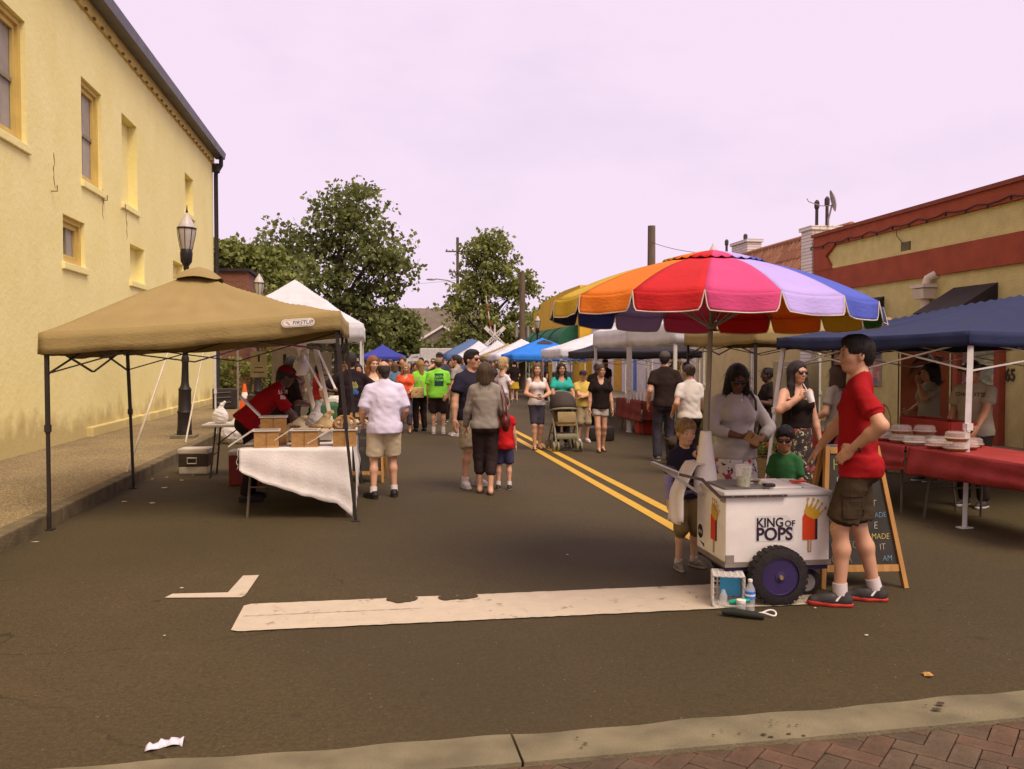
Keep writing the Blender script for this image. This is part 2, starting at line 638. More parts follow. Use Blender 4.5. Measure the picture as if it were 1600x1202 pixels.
def hair_template(kind, v):
    f = Field((-0.18, -0.20, -0.46), (0.18, 0.14, 0.16), v)
    if kind in ('short', 'boy', 'buzz'):
        t = {'short': 0.013, 'boy': 0.018, 'buzz': 0.006}[kind]
        f.ell((0, -0.016, 0.036), (0.074 + t, 0.094 + t, 0.086 + t), 0)
        f.cone((0, -0.06, -0.02), (0, -0.065, -0.055), 0.058, 0.045, 0.03)
        if kind == 'boy':
            f.ell((0.0, 0.050, 0.075), (0.072, 0.045, 0.036), 0.03)
            f.sub_ell((0, 0.115, -0.02), (0.075, 0.062, 0.078), 0.015)
        else:
            f.ell((0.0, 0.035, 0.090), (0.066, 0.055, 0.034), 0.03)
            f.sub_ell((0, 0.118, -0.015), (0.082, 0.072, 0.092), 0.012)
        for s in (-1, 1):
            f.sub_ell((s * 0.085, 0.018, -0.045), (0.04, 0.055, 0.050), 0.01)
        f.half((0, 0, -0.085), (0, -0.2, -1))
        strands(f, 0.0022, 34)
    elif kind == 'bald':
        f.ell((0, -0.020, 0.018), (0.083, 0.100, 0.078), 0)
        f.cone((0, -0.06, -0.02), (0, -0.065, -0.06), 0.058, 0.047, 0.03)
        f.half((0, 0.012, 0), (0, 1, 0.25))
        f.sub_ell((0, -0.02, 0.125), (0.058, 0.085, 0.07), 0.012)
        for s in (-1, 1):
            f.sub_ell((s * 0.09, 0.02, -0.05), (0.04, 0.05, 0.05), 0.01)
        strands(f, 0.0015, 40)
    else:
        f.ell((0, -0.018, 0.036), (0.088, 0.108, 0.098), 0)
        if kind == 'long':
            for s in (-1, 1):
                f.cone((s * 0.070, -0.005, 0.02), (s * 0.085, 0.0, -0.14), 0.030, 0.036, 0.03)
                f.cone((s * 0.085, 0.0, -0.14), (s * 0.102, 0.055, -0.40), 0.038, 0.026, 0.03)
            f.cone((0, -0.07, 0.0), (0, -0.09, -0.30), 0.080, 0.055, 0.05)
        elif kind == 'bob':
            for s in (-1, 1):
                f.cone((s * 0.068, -0.01, 0.02), (s * 0.080, -0.005, -0.135), 0.034, 0.040, 0.03)
            f.cone((0, -0.055, 0.0), (0, -0.060, -0.135), 0.085, 0.078, 0.04)
            f.half((0, 0, -0.165), (0, 0.1, -1))
        elif kind == 'pony':
            f.cone((0, -0.10, 0.03), (0.02, -0.15, -0.06), 0.035, 0.034, 0.02)
            f.cone((0.02, -0.15, -0.06), (0.03, -0.13, -0.22), 0.034, 0.018, 0.02)
            for s in (-1, 1):
                f.sub_ell((s * 0.095, 0.02, -0.06), (0.05, 0.07, 0.07), 0.015)
        elif kind == 'bun':
            f.ell((0, -0.10, 0.075), (0.045, 0.045, 0.042), 0.015)
            for s in (-1, 1):
                f.sub_ell((s * 0.095, 0.02, -0.06), (0.05, 0.07, 0.07), 0.015)
            f.half((0, 0, -0.075), (0, -0.3, -1))
        elif kind == 'curly':
            f.cone((0, -0.07, 0.04), (0, -0.10, -0.11), 0.115, 0.105, 0.05)
            f.wrinkle(0.016, 62, 3)
        f.sub_ell((0, 0.110, -0.035), (0.064, 0.085, 0.105), 0.014)
        f.sub_ell((0, 0.07, -0.14), (0.055, 0.08, 0.10), 0.02)
        strands(f, 0.003 if kind != 'curly' else 0.0, 30)
    return f.surf()


TV = 0.0062
HEADS = {False: head_template(TV), True: head_template(TV, True)}
HANDS = {'relaxed': hand_template(0.0055, 0.45), 'grip': hand_template(0.0055, 1.35), 'flat': hand_template(0.0055, 0.12)}
SHOE = shoe_template(0.008)
SANDAL = sandal_template(0.008)
HAIRS = {}


def hair_of(kind):
    if kind not in HAIRS:
        HAIRS[kind] = hair_template(kind, 0.0085)
    return HAIRS[kind]


def rot_from(zax, yhint):
    z = np.array(zax, float)
    z /= np.linalg.norm(z)
    y = np.array(yhint, float)
    y = y - z * (y @ z)
    if np.linalg.norm(y) < 1e-3:
        y = np.array((1.0, 0, 0)) - z * z[0]
    y /= np.linalg.norm(y)
    x = np.cross(y, z)
    return np.stack([x, y, z], 1)


def rotx(a):
    c, s = math.cos(a), math.sin(a)
    return np.array([[1, 0, 0], [0, c, -s], [0, s, c]])


def rotz(a):
    c, s = math.cos(a), math.sin(a)
    return np.array([[c, -s, 0], [s, c, 0], [0, 0, 1]])


SKINS = {'light': (0.56, 0.29, 0.165), 'pale': (0.62, 0.36, 0.22), 'tan': (0.43, 0.205, 0.105), 'dark': (0.085, 0.036, 0.020),
         'brown': (0.16, 0.068, 0.036)}


def skin_mat(k):
    c = SKINS[k]
    return M('skin_' + k, c, rough=0.52, var=0.07, scale=14, bump=0.05, bscale=160, spec=0.35)


def hair_mat(rgb):
    return M('hair_%d_%d_%d' % tuple(int(c * 1000) for c in rgb), rgb, rough=0.55, var=0.45, scale=26, bump=0.5, bscale=70,
             stretch=(4, 4, 0.7), spec=0.35)


def cloth(rgb, key='cloth', var=0.08, bump=0.10):
    return M('%s_%d_%d_%d' % ((key,) + tuple(int(c * 1000) for c in rgb)), rgb, rough=0.85, var=var, scale=9, bump=bump, bscale=130,
             spec=0.06)


def ik(S, T, a, b, pole):
    S, T, pole = np.array(S, float), np.array(T, float), np.array(pole, float)
    d = T - S
    L = np.linalg.norm(d)
    if L > (a + b) * 0.995:
        d = d / L * (a + b) * 0.995
        T = S + d
        L = np.linalg.norm(d)
    u = d / L
    x = (a * a - b * b + L * L) / (2 * L)
    h = math.sqrt(max(a * a - x * x, 0))
    p = pole - u * (pole @ u)
    p /= max(np.linalg.norm(p), 1e-6)
    return S + u * x + p * h, T


def person(x, y, h, face, label, skin='light', female=False, fat=1.0, hair='short', hairc=(0.03, 0.018, 0.012), top=None, bottom=None,
           shoes=('shoe', (0.05, 0.04, 0.035), (0.5, 0.45, 0.4)), rh=None, lh=None, rel=None, lel=None, rgrip='relaxed', lgrip='relaxed',
           lean=0.0, twist=0.0, head=(0, 0), feet=None, v=None, cap=None, glasses=False, eyes=None, group=None, z=0.0, rthumb=None, lthumb=None,
           bust=1.0):
    """face: heading in degrees, 0 = walking away along the street, 180 = towards the camera, 90 = to the left.
    Joint targets are given for a 1.75 m figure facing +Y and scaled with h."""
    s = h / 1.75
    d_cam = math.hypot(x, y)
    if v is None:
        v = 0.0125 if d_cam < 8 else (0.016 if d_cam < 13 else (0.021 if d_cam < 20 else 0.028))
    child = h < 1.4
    hs = s if not child else max(s, (0.72 + 0.2 * h / 1.75))       # children have larger heads
    root = empty('person', (x, y, z), R(face), label, 'person', group)
    sk = skin_mat(skin)
    W = fat * (0.90 if female else 0.96)
    T = rotx(-lean) @ rotz(twist)

    def tp(p):                                  # torso point -> local (leans about the hips)
        p = np.array(p, float)
        piv = np.array((0, 0, 0.95))
        return T @ (p - piv) + piv
    sw = (0.153 if female else 0.183) * (1 + 0.4 * (fat - 1))
    if child:
        sw *= 0.88
    shR, shL = tp((sw, -0.008, 1.392)), tp((-sw, -0.008, 1.392))
    neck = tp((0, -0.015, 1.47))
    hx = 0.088 * W
    feet = feet or ((0.11, 0.0, 0), (-0.11, 0.0, 0))          # (x, y, toe angle in degrees)
    rh = rh if rh is not None else (0.235 * (0.8 + 0.2 * fat), 0.06, 0.84)
    lh = lh if lh is not None else (-0.235 * (0.8 + 0.2 * fat), 0.06, 0.84)
    eR, wR = ik(shR, rh, 0.285, 0.255, rel or (0.4, -1, -0.2))
    eL, wL = ik(shL, lh, 0.285, 0.255, lel or (-0.4, -1, -0.2))
    leg = []
    for (fx, fy, fa), sgn in zip(feet, (1, -1)):
        hip = np.array((sgn * hx, -0.005, 0.91))
        ank = np.array((fx, fy, 0.085))
        kn, ank = ik(hip, ank, 0.425, 0.415, (0.05 * sgn, 1, 0))
        leg.append((hip, kn, ank, R(-fa)))
    all_pts = np.array([shR, shL, eR, wR, eL, wL, neck, (0, 0, 0.9)] + [q for g in leg for q in g[:3]])
    lo = all_pts.min(0) - 0.30
    hi = all_pts.max(0) + 0.30
    lo[2], hi[2] = -0.04, all_pts[:, 2].max() + 0.20
    vv = v / s

    # -------- body: one skin from neck to feet, with head and hands grown on at finer grain
    f = Field(lo, hi, vv)
    f.ell(tp((0, 0, 0.955)), (0.165 * W, 0.115 * fat, 0.125), 0, T)
    f.ell(tp((0, 0.004 * fat, 1.10)), (0.135 * W, 0.098 * fat, 0.16), 0.06, T)
    f.ell(tp((0, -0.005, 1.29)), (0.158 * W, 0.108 * fat, 0.17), 0.06, T)
    for q in (-1, 1):
        f.cone(tp((q * 0.035, -0.025, 1.465)), tp((q * sw * 0.85, -0.012, 1.402)), 0.036, 0.044, 0.05)
    f.cone(tp((0, -0.02, 1.42)), tp((0, -0.01, 1.54)), 0.062, 0.052, 0.05)
    if female and not child:
        for q in (-1, 1):
            f.ell(tp((q * 0.072, 0.085, 1.275)), (0.066 * bust, 0.060 * bust, 0.066 * bust), 0.04, T)
    for q in (-1, 1):
        f.ell((q * 0.075 * W, -0.07, 0.90), (0.085, 0.075, 0.095), 0.05)
    for S_, e_, w_ in ((shR, eR, wR), (shL, eL, wL)):
        f.cone(S_, e_, 0.051 * W ** 0.5, 0.041, 0.04)
        f.cone(e_, e_ + (w_ - e_) * 0.35, 0.043, 0.044, 0.02)
        f.cone(e_ + (w_ - e_) * 0.35, w_, 0.043, 0.027, 0.02)
    for (hip, kn, ank, fa) in leg:
        f.cone(hip, kn, 0.088 * W, 0.053, 0.05)
        mid = kn + (ank - kn) * 0.32 + np.array((0, -0.014, 0))
        f.cone(kn, mid, 0.051, 0.052, 0.03)
        f.cone(mid, ank, 0.051, 0.034, 0.03)
        toe = rotz(fa) @ np.array((0.0, 0.15, 0))
        f.cone(ank + np.array((0, 0, -0.045)), np.array((ank[0], ank[1], 0.032)) + toe, 0.036, 0.026, 0.03)
        f.cone(ank, ank + np.array((0, 0, -0.045)) - toe * 0.25, 0.034, 0.036, 0.02)
    Fb = f.F.copy()
    Fp = None
    V, Q = f.surf()
    parts = [(V, Q)]
    hr = T @ rotz(R(head[0])) @ rotx(R(head[1]))
    hc = neck + T @ np.array((0, 0.012, 0.0)) + hr @ np.array((0, 0.02, 0.155 * hs / s))
    hk = hs / s
    HV, HQ = HEADS[female or child]
    parts.append((HV * hk @ hr.T + hc, HQ))
    for (e_, w_, gp, sgn, th) in ((eR, wR, rgrip, 1, rthumb), (eL, wL, lgrip, -1, lthumb)):
        hv, hq = HANDS[gp]
        hv = hv * (0.93 if female else 1.0) * (0.9 if child else 1)
        if sgn < 0:
            hv = hv * np.array((-1, 1, 1))
            hq = hq[:, ::-1]
        Rm = rot_from(e_ - w_, th or (0, 1, 0.1))
        parts.append((hv @ Rm.T + w_, hq))
    VV, QQ, o = [], [], 0
    for a, b in parts:
        VV.append(a)
        QQ.append(b + o)
        o += len(a)
    np_mesh('body', np.concatenate(VV) * s, np.concatenate(QQ), sk, root)

    tops = top if isinstance(top, list) else ([top] if top else [])
    top0 = tops[-1] if tops else None
    # -------- bottom
    if bottom:
        kind = bottom.get('kind', 'shorts')
        loose = bottom.get('loose', 0.018)
        f = Field(lo, hi, vv)
        f.ell((0, 0, 0.955), (0.163 * W + loose * 0.6, 0.114 * fat + loose * 0.6, 0.125), 0)
        for q in (-1, 1):
            f.ell((q * 0.075 * W, -0.068, 0.90), (0.088 + loose * 0.5, 0.078 + loose * 0.5, 0.10), 0.05)
        ln = bottom.get('len', 0.48)
        if kind in ('skirt', 'dress'):
            zt = 1.02
            w1 = bottom.get('flare', 0.24)
            f.column((0, -0.01, 0), [(ln - 0.02, w1, w1 * 0.80), (0.86, 0.185 * W, 0.150 * fat), (0.95, 0.172 * W, 0.135 * fat), (zt + 0.03, 0.15 * W, 0.11 * fat)], 0.04)
            P = f.pts((slice(None),) * 3)
            th = np.arctan2(P[..., 1], P[..., 0])
            amp = np.clip((0.95 - P[..., 2]) / 0.5, 0, 1) * 0.012
            f.F += (amp * np.sin(th * 9 + 2 * np.sin(P[..., 2] * 5))).astype(np.float32)
            f.half((0, 0, ln), (0, 0, -1))
        else:
            for (hip, kn, ank, fa) in leg:
                if ln >= 0.50:                                   # ends above the knee
                    t = min(1.0, (0.91 - ln) / 0.42)
                    f.cone(hip, hip + (kn - hip) * t, 0.095 * W + loose * 0.5, 0.066 + 0.02 * (1 - t) + loose * 1.3, 0.04, cut=True)
                else:
                    f.cone(hip, kn, 0.094 * W + loose * 0.5, 0.060 + loose, 0.04)
                    t = min(1.06, (0.49 - ln) / 0.405)
                    f.cone(kn, kn + (ank - kn) * t, 0.060 + loose, bottom.get('cuff', 0.050 + loose), 0.03, cut=True)
        f.wrinkle(0.0075, 18, seed=x * 1.3 + y * 2, stretch=(1, 1, 0.9))
        f.F = np.minimum(f.F, Fb - 0.009 + 2.0 * np.maximum(0, f.F - 0.018))
        wz = 1.035
        if top0 and top0.get('hem', 0.86) < 0.98 and abs(lean) < 0.2 and kind != 'dress':
            wz = top0.get('hem', 0.86) + 0.13
        f.half((0, 0, wz), (0, 0, 1))
        Fp = f.F.copy()
        V, Q = f.surf()
        np_mesh(bottom.get('name', {'dress': 'skirt'}.get(kind, kind)), V * s, Q, bottom['mat'] if 'mat' in bottom else cloth(bottom['c']), root)
    # -------- top
    for top in tops:
        kind = top.get('kind', 'tee')
        loose = top.get('loose', 0.022)
        sl = top.get('sleeve', 0.62)
        hem = top.get('hem', 0.86)
        f = Field(lo, hi, vv)
        f.ell(tp((0, 0, 1.10)), (0.140 * W + loose, 0.100 * fat + loose, 0.20), 0, T)
        f.ell(tp((0, -0.003, 1.29)), (0.158 * W + loose, 0.106 * fat + loose, 0.165), 0.06, T)
        f.column(tp((0, -0.012, 1.0)), [(-0.35, 0.172 * W + loose, 0.133 * fat + loose), (-0.08, 0.168 * W + loose, 0.128 * fat + loose),
                                       (0.10, 0.138 * W + loose, 0.100 * fat + loose), (0.25, 0.150 * W + loose, 0.098 * fat + loose)], 0.05, T)
        if fat > 1.1:
            f.ell(tp((0, 0.05, 1.06)), (0.14 * W, 0.10 * fat, 0.14), 0.06, T)
        if female and not child:
            for q in (-1, 1):
                f.ell(tp((q * 0.072, 0.085, 1.275)), np.array((0.066, 0.062, 0.066)) * bust + 0.010, 0.04, T)
        if kind != 'strapless':
            for q in (-1, 1):
                f.cone(tp((q * 0.03, -0.025, 1.465)), tp((q * sw * 0.88, -0.010, 1.402)), 0.040 + loose * 0.25, 0.047 + loose * 0.35, 0.05)
            if kind != 'tank':
                for S_, e_, w_ in ((shR, eR, wR), (shL, eL, wL)):
                    r0, r1 = 0.052 * W ** 0.5 + loose * 0.35, 0.050 + loose * (1.1 if sl <= 1 else 0.5)
                    if sl <= 1:
                        f.cone(S_, S_ + (e_ - S_) * sl, r0, r1, 0.03, cut=True)
                    else:
                        f.cone(S_, e_, r0, 0.046 + loose * 0.5, 0.03)
                        f.cone(e_, e_ + (w_ - e_) * (sl - 1), 0.046 + loose * 0.5, 0.034 + loose * 0.45, 0.02, cut=True)
        f.wrinkle(0.0115 if v < 0.02 else 0.008, 19 if not child else 24, seed=x * 3.1 + y, stretch=(1.0, 1.0, 0.55))
        f.F = np.minimum(f.F, Fb - 0.009 + 2.0 * np.maximum(0, f.F - 0.018))
        if Fp is not None:
            f.F = np.minimum(f.F, Fp - 0.008 + 2.0 * np.maximum(0, f.F - 0.045))
        ca = tp((0, 0, hem))
        f.half(ca, T @ np.array((0, 0, -1.0)))
        nc = top.get('neck', 0.062)
        if kind == 'strapless':
            f.half(tp((0, 0, 1.335)), T @ np.array((0, 0, 1.0)))
        elif kind == 'tank':
            f.sub_ell(tp((0, 0.02, 1.50)), (0.105, 0.19, 0.15), 0.01, T)
        elif kind == 'vneck':
            f.sub_ell(tp((0, 0.09, 1.47)), (0.060, 0.09, 0.125), 0.01, T)
            f.sub_ell(tp((0, -0.01, 1.52)), (0.075, 0.08, 0.075), 0.01, T)
        else:
            f.sub_ell(tp((0, top.get('drop', 0.005) + 0.012, 1.545)), (nc + 0.012, nc + top.get('drop', 0.005) + 0.010, 0.088), 0.01, T)
        V, Q = f.surf()
        np_mesh(top.get('name', 'shirt'), V * s, Q, top['mat'] if 'mat' in top else cloth(top['c']), root)
        if kind == 'polo':
            f = Field(tp((0, 0, 1.47)) - 0.14, tp((0, 0, 1.47)) + 0.14, vv * 0.8)
            f.ell(tp((0, -0.012, 1.485)), (0.074, 0.072, 0.034), 0, T)
            f.sub_ell(tp((0, -0.005, 1.535)), (0.062, 0.066, 0.055), 0.004, T)
            V, Q = f.surf()
            np_mesh('collar', V * s, Q, top['mat'] if 'mat' in top else cloth(top['c']), root)
    # -------- shoes
    for (hip, kn, ank, fa), sgn in zip(leg, (1, -1)):
        def place(tpl):
            Vs, Qs = tpl
            Vs = Vs * np.array((sgn, 1, 1)) * (0.92 if female else 1.0)
            if sgn < 0:
                Qs = Qs[:, ::-1]
            return (Vs @ rotz(fa).T + np.array((ank[0], ank[1], 0))) * s, Qs
        if shoes[0] == 'shoe':
            V, Q = place(SHOE[0])
            sh = np_mesh('shoe', V, Q, M('shoe_%d_%d_%d' % tuple(int(c * 1000) for c in shoes[1]), shoes[1], rough=0.6, var=0.25, scale=22), root)
            V, Q = place(SHOE[1])
            np_mesh('sole', V, Q, M('sole_%d_%d_%d' % tuple(int(c * 1000) for c in shoes[2]), shoes[2], rough=0.7, var=0.12), sh)
            if len(shoes) > 3:                                   # sock
                mb = MB()
                mb.tube([Vector((ank + np.array((0, -0.004, -0.01))) * s), Vector((ank + (kn - ank) * shoes[4]) * s)], [0.047 * s, 0.047 * s], 14)
                mb.build('sock', cloth(shoes[3], 'sock'), root, True)
        else:
            V, Q = place(SANDAL)
            sh = np_mesh('sandal', V, Q, M('sandal_%d_%d_%d' % tuple(int(c * 1000) for c in shoes[1]), shoes[1], rough=0.7), root)
            mb = MB()
            for q in (-1, 1):
                pts = [(rotz(fa) @ np.array(c) + np.array((ank[0], ank[1], 0))) * s for c in
                       ((0.0, 0.12, 0.045), (q * 0.024, 0.085, 0.060), (q * 0.042, 0.04, 0.03), (q * 0.042, 0.03, 0.012))]
                mb.tube(pts, 0.006 * s, 5)
            mb.build('strap', sh.data.materials[0], sh)
    # -------- hair, cap, face
    def on_head(pts, sc=1.0):
        return ((np.asarray(pts, float) * hk * sc) @ hr.T + hc) * s
    if hair:
        V, Q = hair_of(hair)
        hv_ = on_head(V)
        ho = np_mesh('hair', hv_, Q, hair_mat(hairc), root)
        if d_cam < 17 and hair != 'curly':                   # loose strands break up the outline
            rs = np.random.default_rng(int(x * 100 + y * 10) % 9999)
            nS = 420 if d_cam < 9 else 240
            pick = rs.integers(0, len(hv_), nS)
            P0 = hv_[pick]
            me_ = ho.data
            arr = np.zeros(len(hv_) * 3, np.float32)
            me_.vertex_normals.foreach_get('vector', arr)
            nv = arr.reshape(-1, 3)[pick]
            crown = on_head(np.array([(0, -0.05, 0.12)]))[0]
            dr = P0 - crown
            dr = dr - nv * (dr * nv).sum(1)[:, None]
            dr /= np.linalg.norm(dr, axis=1)[:, None] + 1e-6
            dr = dr * 0.8 + np.array((0, 0, -0.35)) * (1 if hair in ('long', 'bob', 'pony') else 0.2) + rs.normal(0, 0.16, (nS, 3))
            sd_ = np.cross(dr, nv)
            sd_ /= np.linalg.norm(sd_, axis=1)[:, None] + 1e-6
            L_ = (rs.uniform(0.018, 0.040, (nS, 1)) if hair in ('short', 'boy', 'buzz', 'bald') else rs.uniform(0.05, 0.12, (nS, 1)))
            wd = rs.uniform(0.0012, 0.0030, (nS, 1))
            A0 = P0 + nv * 0.0005
            A1 = P0 + dr * L_ * 0.5 + nv * rs.uniform(0.001, 0.005, (nS, 1))
            A2 = P0 + dr * L_ + nv * rs.uniform(-0.002, 0.006, (nS, 1))
            VS = np.stack([A0 - sd_ * wd, A0 + sd_ * wd, A1 + sd_ * wd, A1 - sd_ * wd, A2 + sd_ * wd * 0.3, A2 - sd_ * wd * 0.3], 1).reshape(-1, 3)
            b0 = np.arange(nS)[:, None] * 6
            QS = np.concatenate([b0 + np.array([[0, 1, 2, 3]]), b0 + np.array([[3, 2, 4, 5]])])
            np_mesh('strands', VS, QS, hair_mat(hairc), ho)['kind'] = 'stuff'
    eyes = (d_cam < 21) if eyes is None else eyes
    if eyes and not glasses:
        for q in (-1, 1):
            mb = MB().ell((q * 0.031, 0.0815, 0.002), (0.0125, 0.0085, 0.0065), 10, 6)
            mb.v = [tuple(p) for p in on_head(mb.v)]
            ey = mb.build('eye', M('eye_white', (0.62, 0.52, 0.45), rough=0.3, var=0.03, bump=0), root, True)
            mb = MB().ell((q * 0.031, 0.0895, 0.002), (0.0062, 0.0025, 0.0062), 8, 5)
            mb.v = [tuple(p) for p in on_head(mb.v)]
            mb.build('iris', M('iris', (0.02, 0.012, 0.008), rough=0.2, bump=0), ey, True)
    if eyes:
        mb = MB().ell((0, 0.0905, -0.0615), (0.021, 0.0045, 0.0075), 10, 6)
        mb.v = [tuple(p) for p in on_head(mb.v)]
        lc = tuple(a * b for a, b in zip(SKINS[skin], (0.85, 0.52, 0.55)))
        mb.build('mouth', M('lips_' + skin, lc, rough=0.4, var=0.05, bump=0), root, True)
        if not cap and not glasses:
            for q in (-1, 1):
                mb = MB().tube([(q * 0.014, 0.0905, 0.020), (q * 0.030, 0.091, 0.025), (q * 0.047, 0.079, 0.020)], [0.003, 0.0036, 0.002], 6)
                mb.v = [tuple(p) for p in on_head(mb.v)]
                mb.build('eyebrow', hair_mat(tuple(c * 0.6 for c in hairc)), root, True)
    if glasses:
        fm = M('sunglass_frame', (0.012, 0.009, 0.008), rough=0.25, var=0.05, bump=0, spec=0.5)
        lens = M('sunglass_lens', (0.02, 0.012, 0.008), rough=0.08, var=0.05, bump=0, spec=0.7)
        g = None
        mb = MB()
        mb.tube([(-0.078, -0.01, 0.012), (-0.074, 0.07, 0.014), (-0.055, 0.092, 0.014), (0, 0.102, 0.013), (0.055, 0.092, 0.014),
                 (0.074, 0.07, 0.014), (0.078, -0.01, 0.012)], 0.0048, 6)
        mb.v = [tuple(p) for p in on_head(mb.v)]
        g = mb.build('sunglasses', fm, root, True)
        for q in (-1, 1):
            mb = MB().ell((q * 0.034, 0.0955, 0.000), (0.029, 0.009, 0.020), 12, 8, Matrix.Rotation(-q * 0.22, 3, 'Z'))
            mb.v = [tuple(p) for p in on_head(mb.v)]
            mb.build('lens', lens, g, True)
    if cap:
        cm = cloth(cap['c'], 'cap')
        f = Field((-0.2, -0.2, -0.1), (0.2, 0.26, 0.2), 0.009)
        f.ell((0, -0.014, 0.048), (0.090, 0.110, 0.092), 0)
        f.half((0, 0, 0.045), (0, 0.10, -1))
        if cap.get('kind') == 'bucket':
            f.ell((0, -0.01, 0.046), (0.165, 0.175, 0.016), 0.02)
        V, Q = f.surf()
        co = np_mesh('hat' if cap.get('kind') == 'bucket' else 'cap', on_head(V), Q, cm, root)
        if cap.get('kind') != 'bucket':
            f = Field((-0.12, 0.0, -0.02), (0.12, 0.26, 0.12), 0.007)
            f.ell((0, 0.10, 0.050), (0.076, 0.092, 0.010), 0, rotx(-0.16))
            f.half((0, 0.05, 0), (0, -1, 0))
            V, Q = f.surf()
            vs_ = on_head(V)
            if cap.get('back'):
                vs_ = on_head(V * np.array((-1, -1, 1)))
            np_mesh('visor', vs_, Q, cloth(cap.get('c2', cap['c']), 'cap'), co)
    root['_hand_r'] = [float(c) for c in wR * s]
    root['_hand_l'] = [float(c) for c in wL * s]
    root['_head'] = [float(c) for c in hc * s]
    return root


def loc2w(root, p):
    """local point of a person -> world"""
    a = root.rotation_euler.z
    return Vector(root.location) + Matrix.Rotation(a, 3, 'Z') @ Vector(p)

# ------------------------------------------------------------ surfaces of the street
def asphalt_mat():
    m, n, l, p = mat_nodes('asphalt')
    tc = n.new('ShaderNodeTexCoord')
    co = tc.outputs['Object']

    def noise(scale, det=4, rough=0.5):
        z = n.new('ShaderNodeTexNoise')
        z.inputs['Scale'].default_value = scale
        z.inputs['Detail'].default_value = det
        z.inputs['Roughness'].default_value = rough
        l.new(co, z.inputs['Vector'])
        return z.outputs['Fac']

    def rng_(src, a, b, c=0.0, d=1.0):
        r = n.new('ShaderNodeMapRange')
        r.inputs['From Min'].default_value = a
        r.inputs['From Max'].default_value = b
        r.inputs['To Min'].default_value = c
        r.inputs['To Max'].default_value = d
        l.new(src, r.inputs['Value'])
        return r.outputs['Result']

    def mix(fac, a, b, mode='MIX'):
        x = n.new('ShaderNodeMix')
        x.data_type = 'RGBA'
        x.blend_type = mode
        if isinstance(fac, float):
            x.inputs['Factor'].default_value = fac
        else:
            l.new(fac, x.inputs['Factor'])
        for s_, k in ((a, 'A'), (b, 'B')):
            if isinstance(s_, tuple):
                x.inputs[k].default_value = (*s_, 1)
            else:
                l.new(s_, x.inputs[k])
        return x.outputs['Result']
    base = mix(rng_(noise(0.55, 6, 0.6), 0.32, 0.68), (0.055, 0.034, 0.0105), (0.080, 0.050, 0.0165))
    base = mix(rng_(noise(5, 5, 0.65), 0.35, 0.7), base, (0.050, 0.034, 0.010))
    base = mix(rng_(noise(42, 4, 0.7), 0.46, 0.66, 0, 0.8), base, (0.112, 0.078, 0.031))
    base = mix(rng_(noise(26, 5, 0.7), 0.52, 0.68, 0, 0.85), base, (0.028, 0.019, 0.007))
    grain = noise(160, 2, 0.6)
    base = mix(rng_(grain, 0.40, 0.62, 0, 0.6), base, (0.090, 0.066, 0.026))
    base = mix(rng_(noise(120, 3), 0.55, 0.75, 0, 0.7), base, (0.035, 0.024, 0.012))
    # old drips and gum: soft dark spots
    vo = n.new('ShaderNodeTexVoronoi')
    vo.inputs['Scale'].default_value = 3.6
    vo.inputs['Randomness'].default_value = 1.0
    l.new(co, vo.inputs['Vector'])
    spot = rng_(vo.outputs['Distance'], 0.16, 0.05)
    pick = rng_(noise(0.9, 2), 0.48, 0.62)
    mm = n.new('ShaderNodeMath')
    mm.operation = 'MULTIPLY'
    l.new(spot, mm.inputs[0])
    l.new(pick, mm.inputs[1])
    mm2 = n.new('ShaderNodeMath')
    mm2.operation = 'MULTIPLY'
    mm2.inputs[1].default_value = 0.7
    l.new(mm.outputs[0], mm2.inputs[0])
    base = mix(mm2.outputs[0], base, (0.034, 0.023, 0.012))
    # fine cracks
    vc = n.new('ShaderNodeTexVoronoi')
    vc.feature = 'DISTANCE_TO_EDGE'
    vc.inputs['Scale'].default_value = 0.45
    wz_ = n.new('ShaderNodeTexNoise')
    wz_.inputs['Scale'].default_value = 2.2
    wz_.inputs['Detail'].default_value = 6
    l.new(co, wz_.inputs['Vector'])
    wv_ = n.new('ShaderNodeMix')
    wv_.data_type = 'RGBA'
    wv_.inputs['Factor'].default_value = 0.35
    l.new(co, wv_.inputs['A'])
    l.new(wz_.outputs['Color'], wv_.inputs['B'])
    l.new(wv_.outputs['Result'], vc.inputs['Vector'])
    ck = rng_(vc.outputs['Distance'], 0.0035, 0.001)
    cm_ = n.new('ShaderNodeMath')
    cm_.operation = 'MULTIPLY'
    l.new(ck, cm_.inputs[0])
    l.new(rng_(noise(0.7, 3), 0.47, 0.60, 0.0, 0.75), cm_.inputs[1])
    base = mix(cm_.outputs[0], base, (0.022, 0.014, 0.006))
    base = mix(rng_(noise(0.17, 3, 0.5), 0.42, 0.58, 0.0, 0.6), base, (0.043, 0.030, 0.011))
    # pale chips of stone
    v2 = n.new('ShaderNodeTexVoronoi')
    v2.inputs['Scale'].default_value = 34
    l.new(co, v2.inputs['Vector'])
    chip = rng_(v2.outputs['Distance'], 0.13, 0.09)
    pk = rng_(v2.outputs['Color'], 0.80, 0.86)
    m3 = n.new('ShaderNodeMath')
    m3.operation = 'MULTIPLY'
    l.new(chip, m3.inputs[0])
    l.new(pk, m3.inputs[1])
    base = mix(m3.outputs[0], base, (0.30, 0.25, 0.17))
    l.new(base, p.inputs['Base Color'])
    p.inputs['Roughness'].default_value = 0.82
    p.inputs['Specular IOR Level'].default_value = 0.25
    bp = n.new('ShaderNodeBump')
    bp.inputs['Strength'].default_value = 0.55
    bp.inputs['Distance'].default_value = 0.012
    l.new(grain, bp.inputs['Height'])
    l.new(bp.outputs['Normal'], p.inputs['Normal'])
    return m


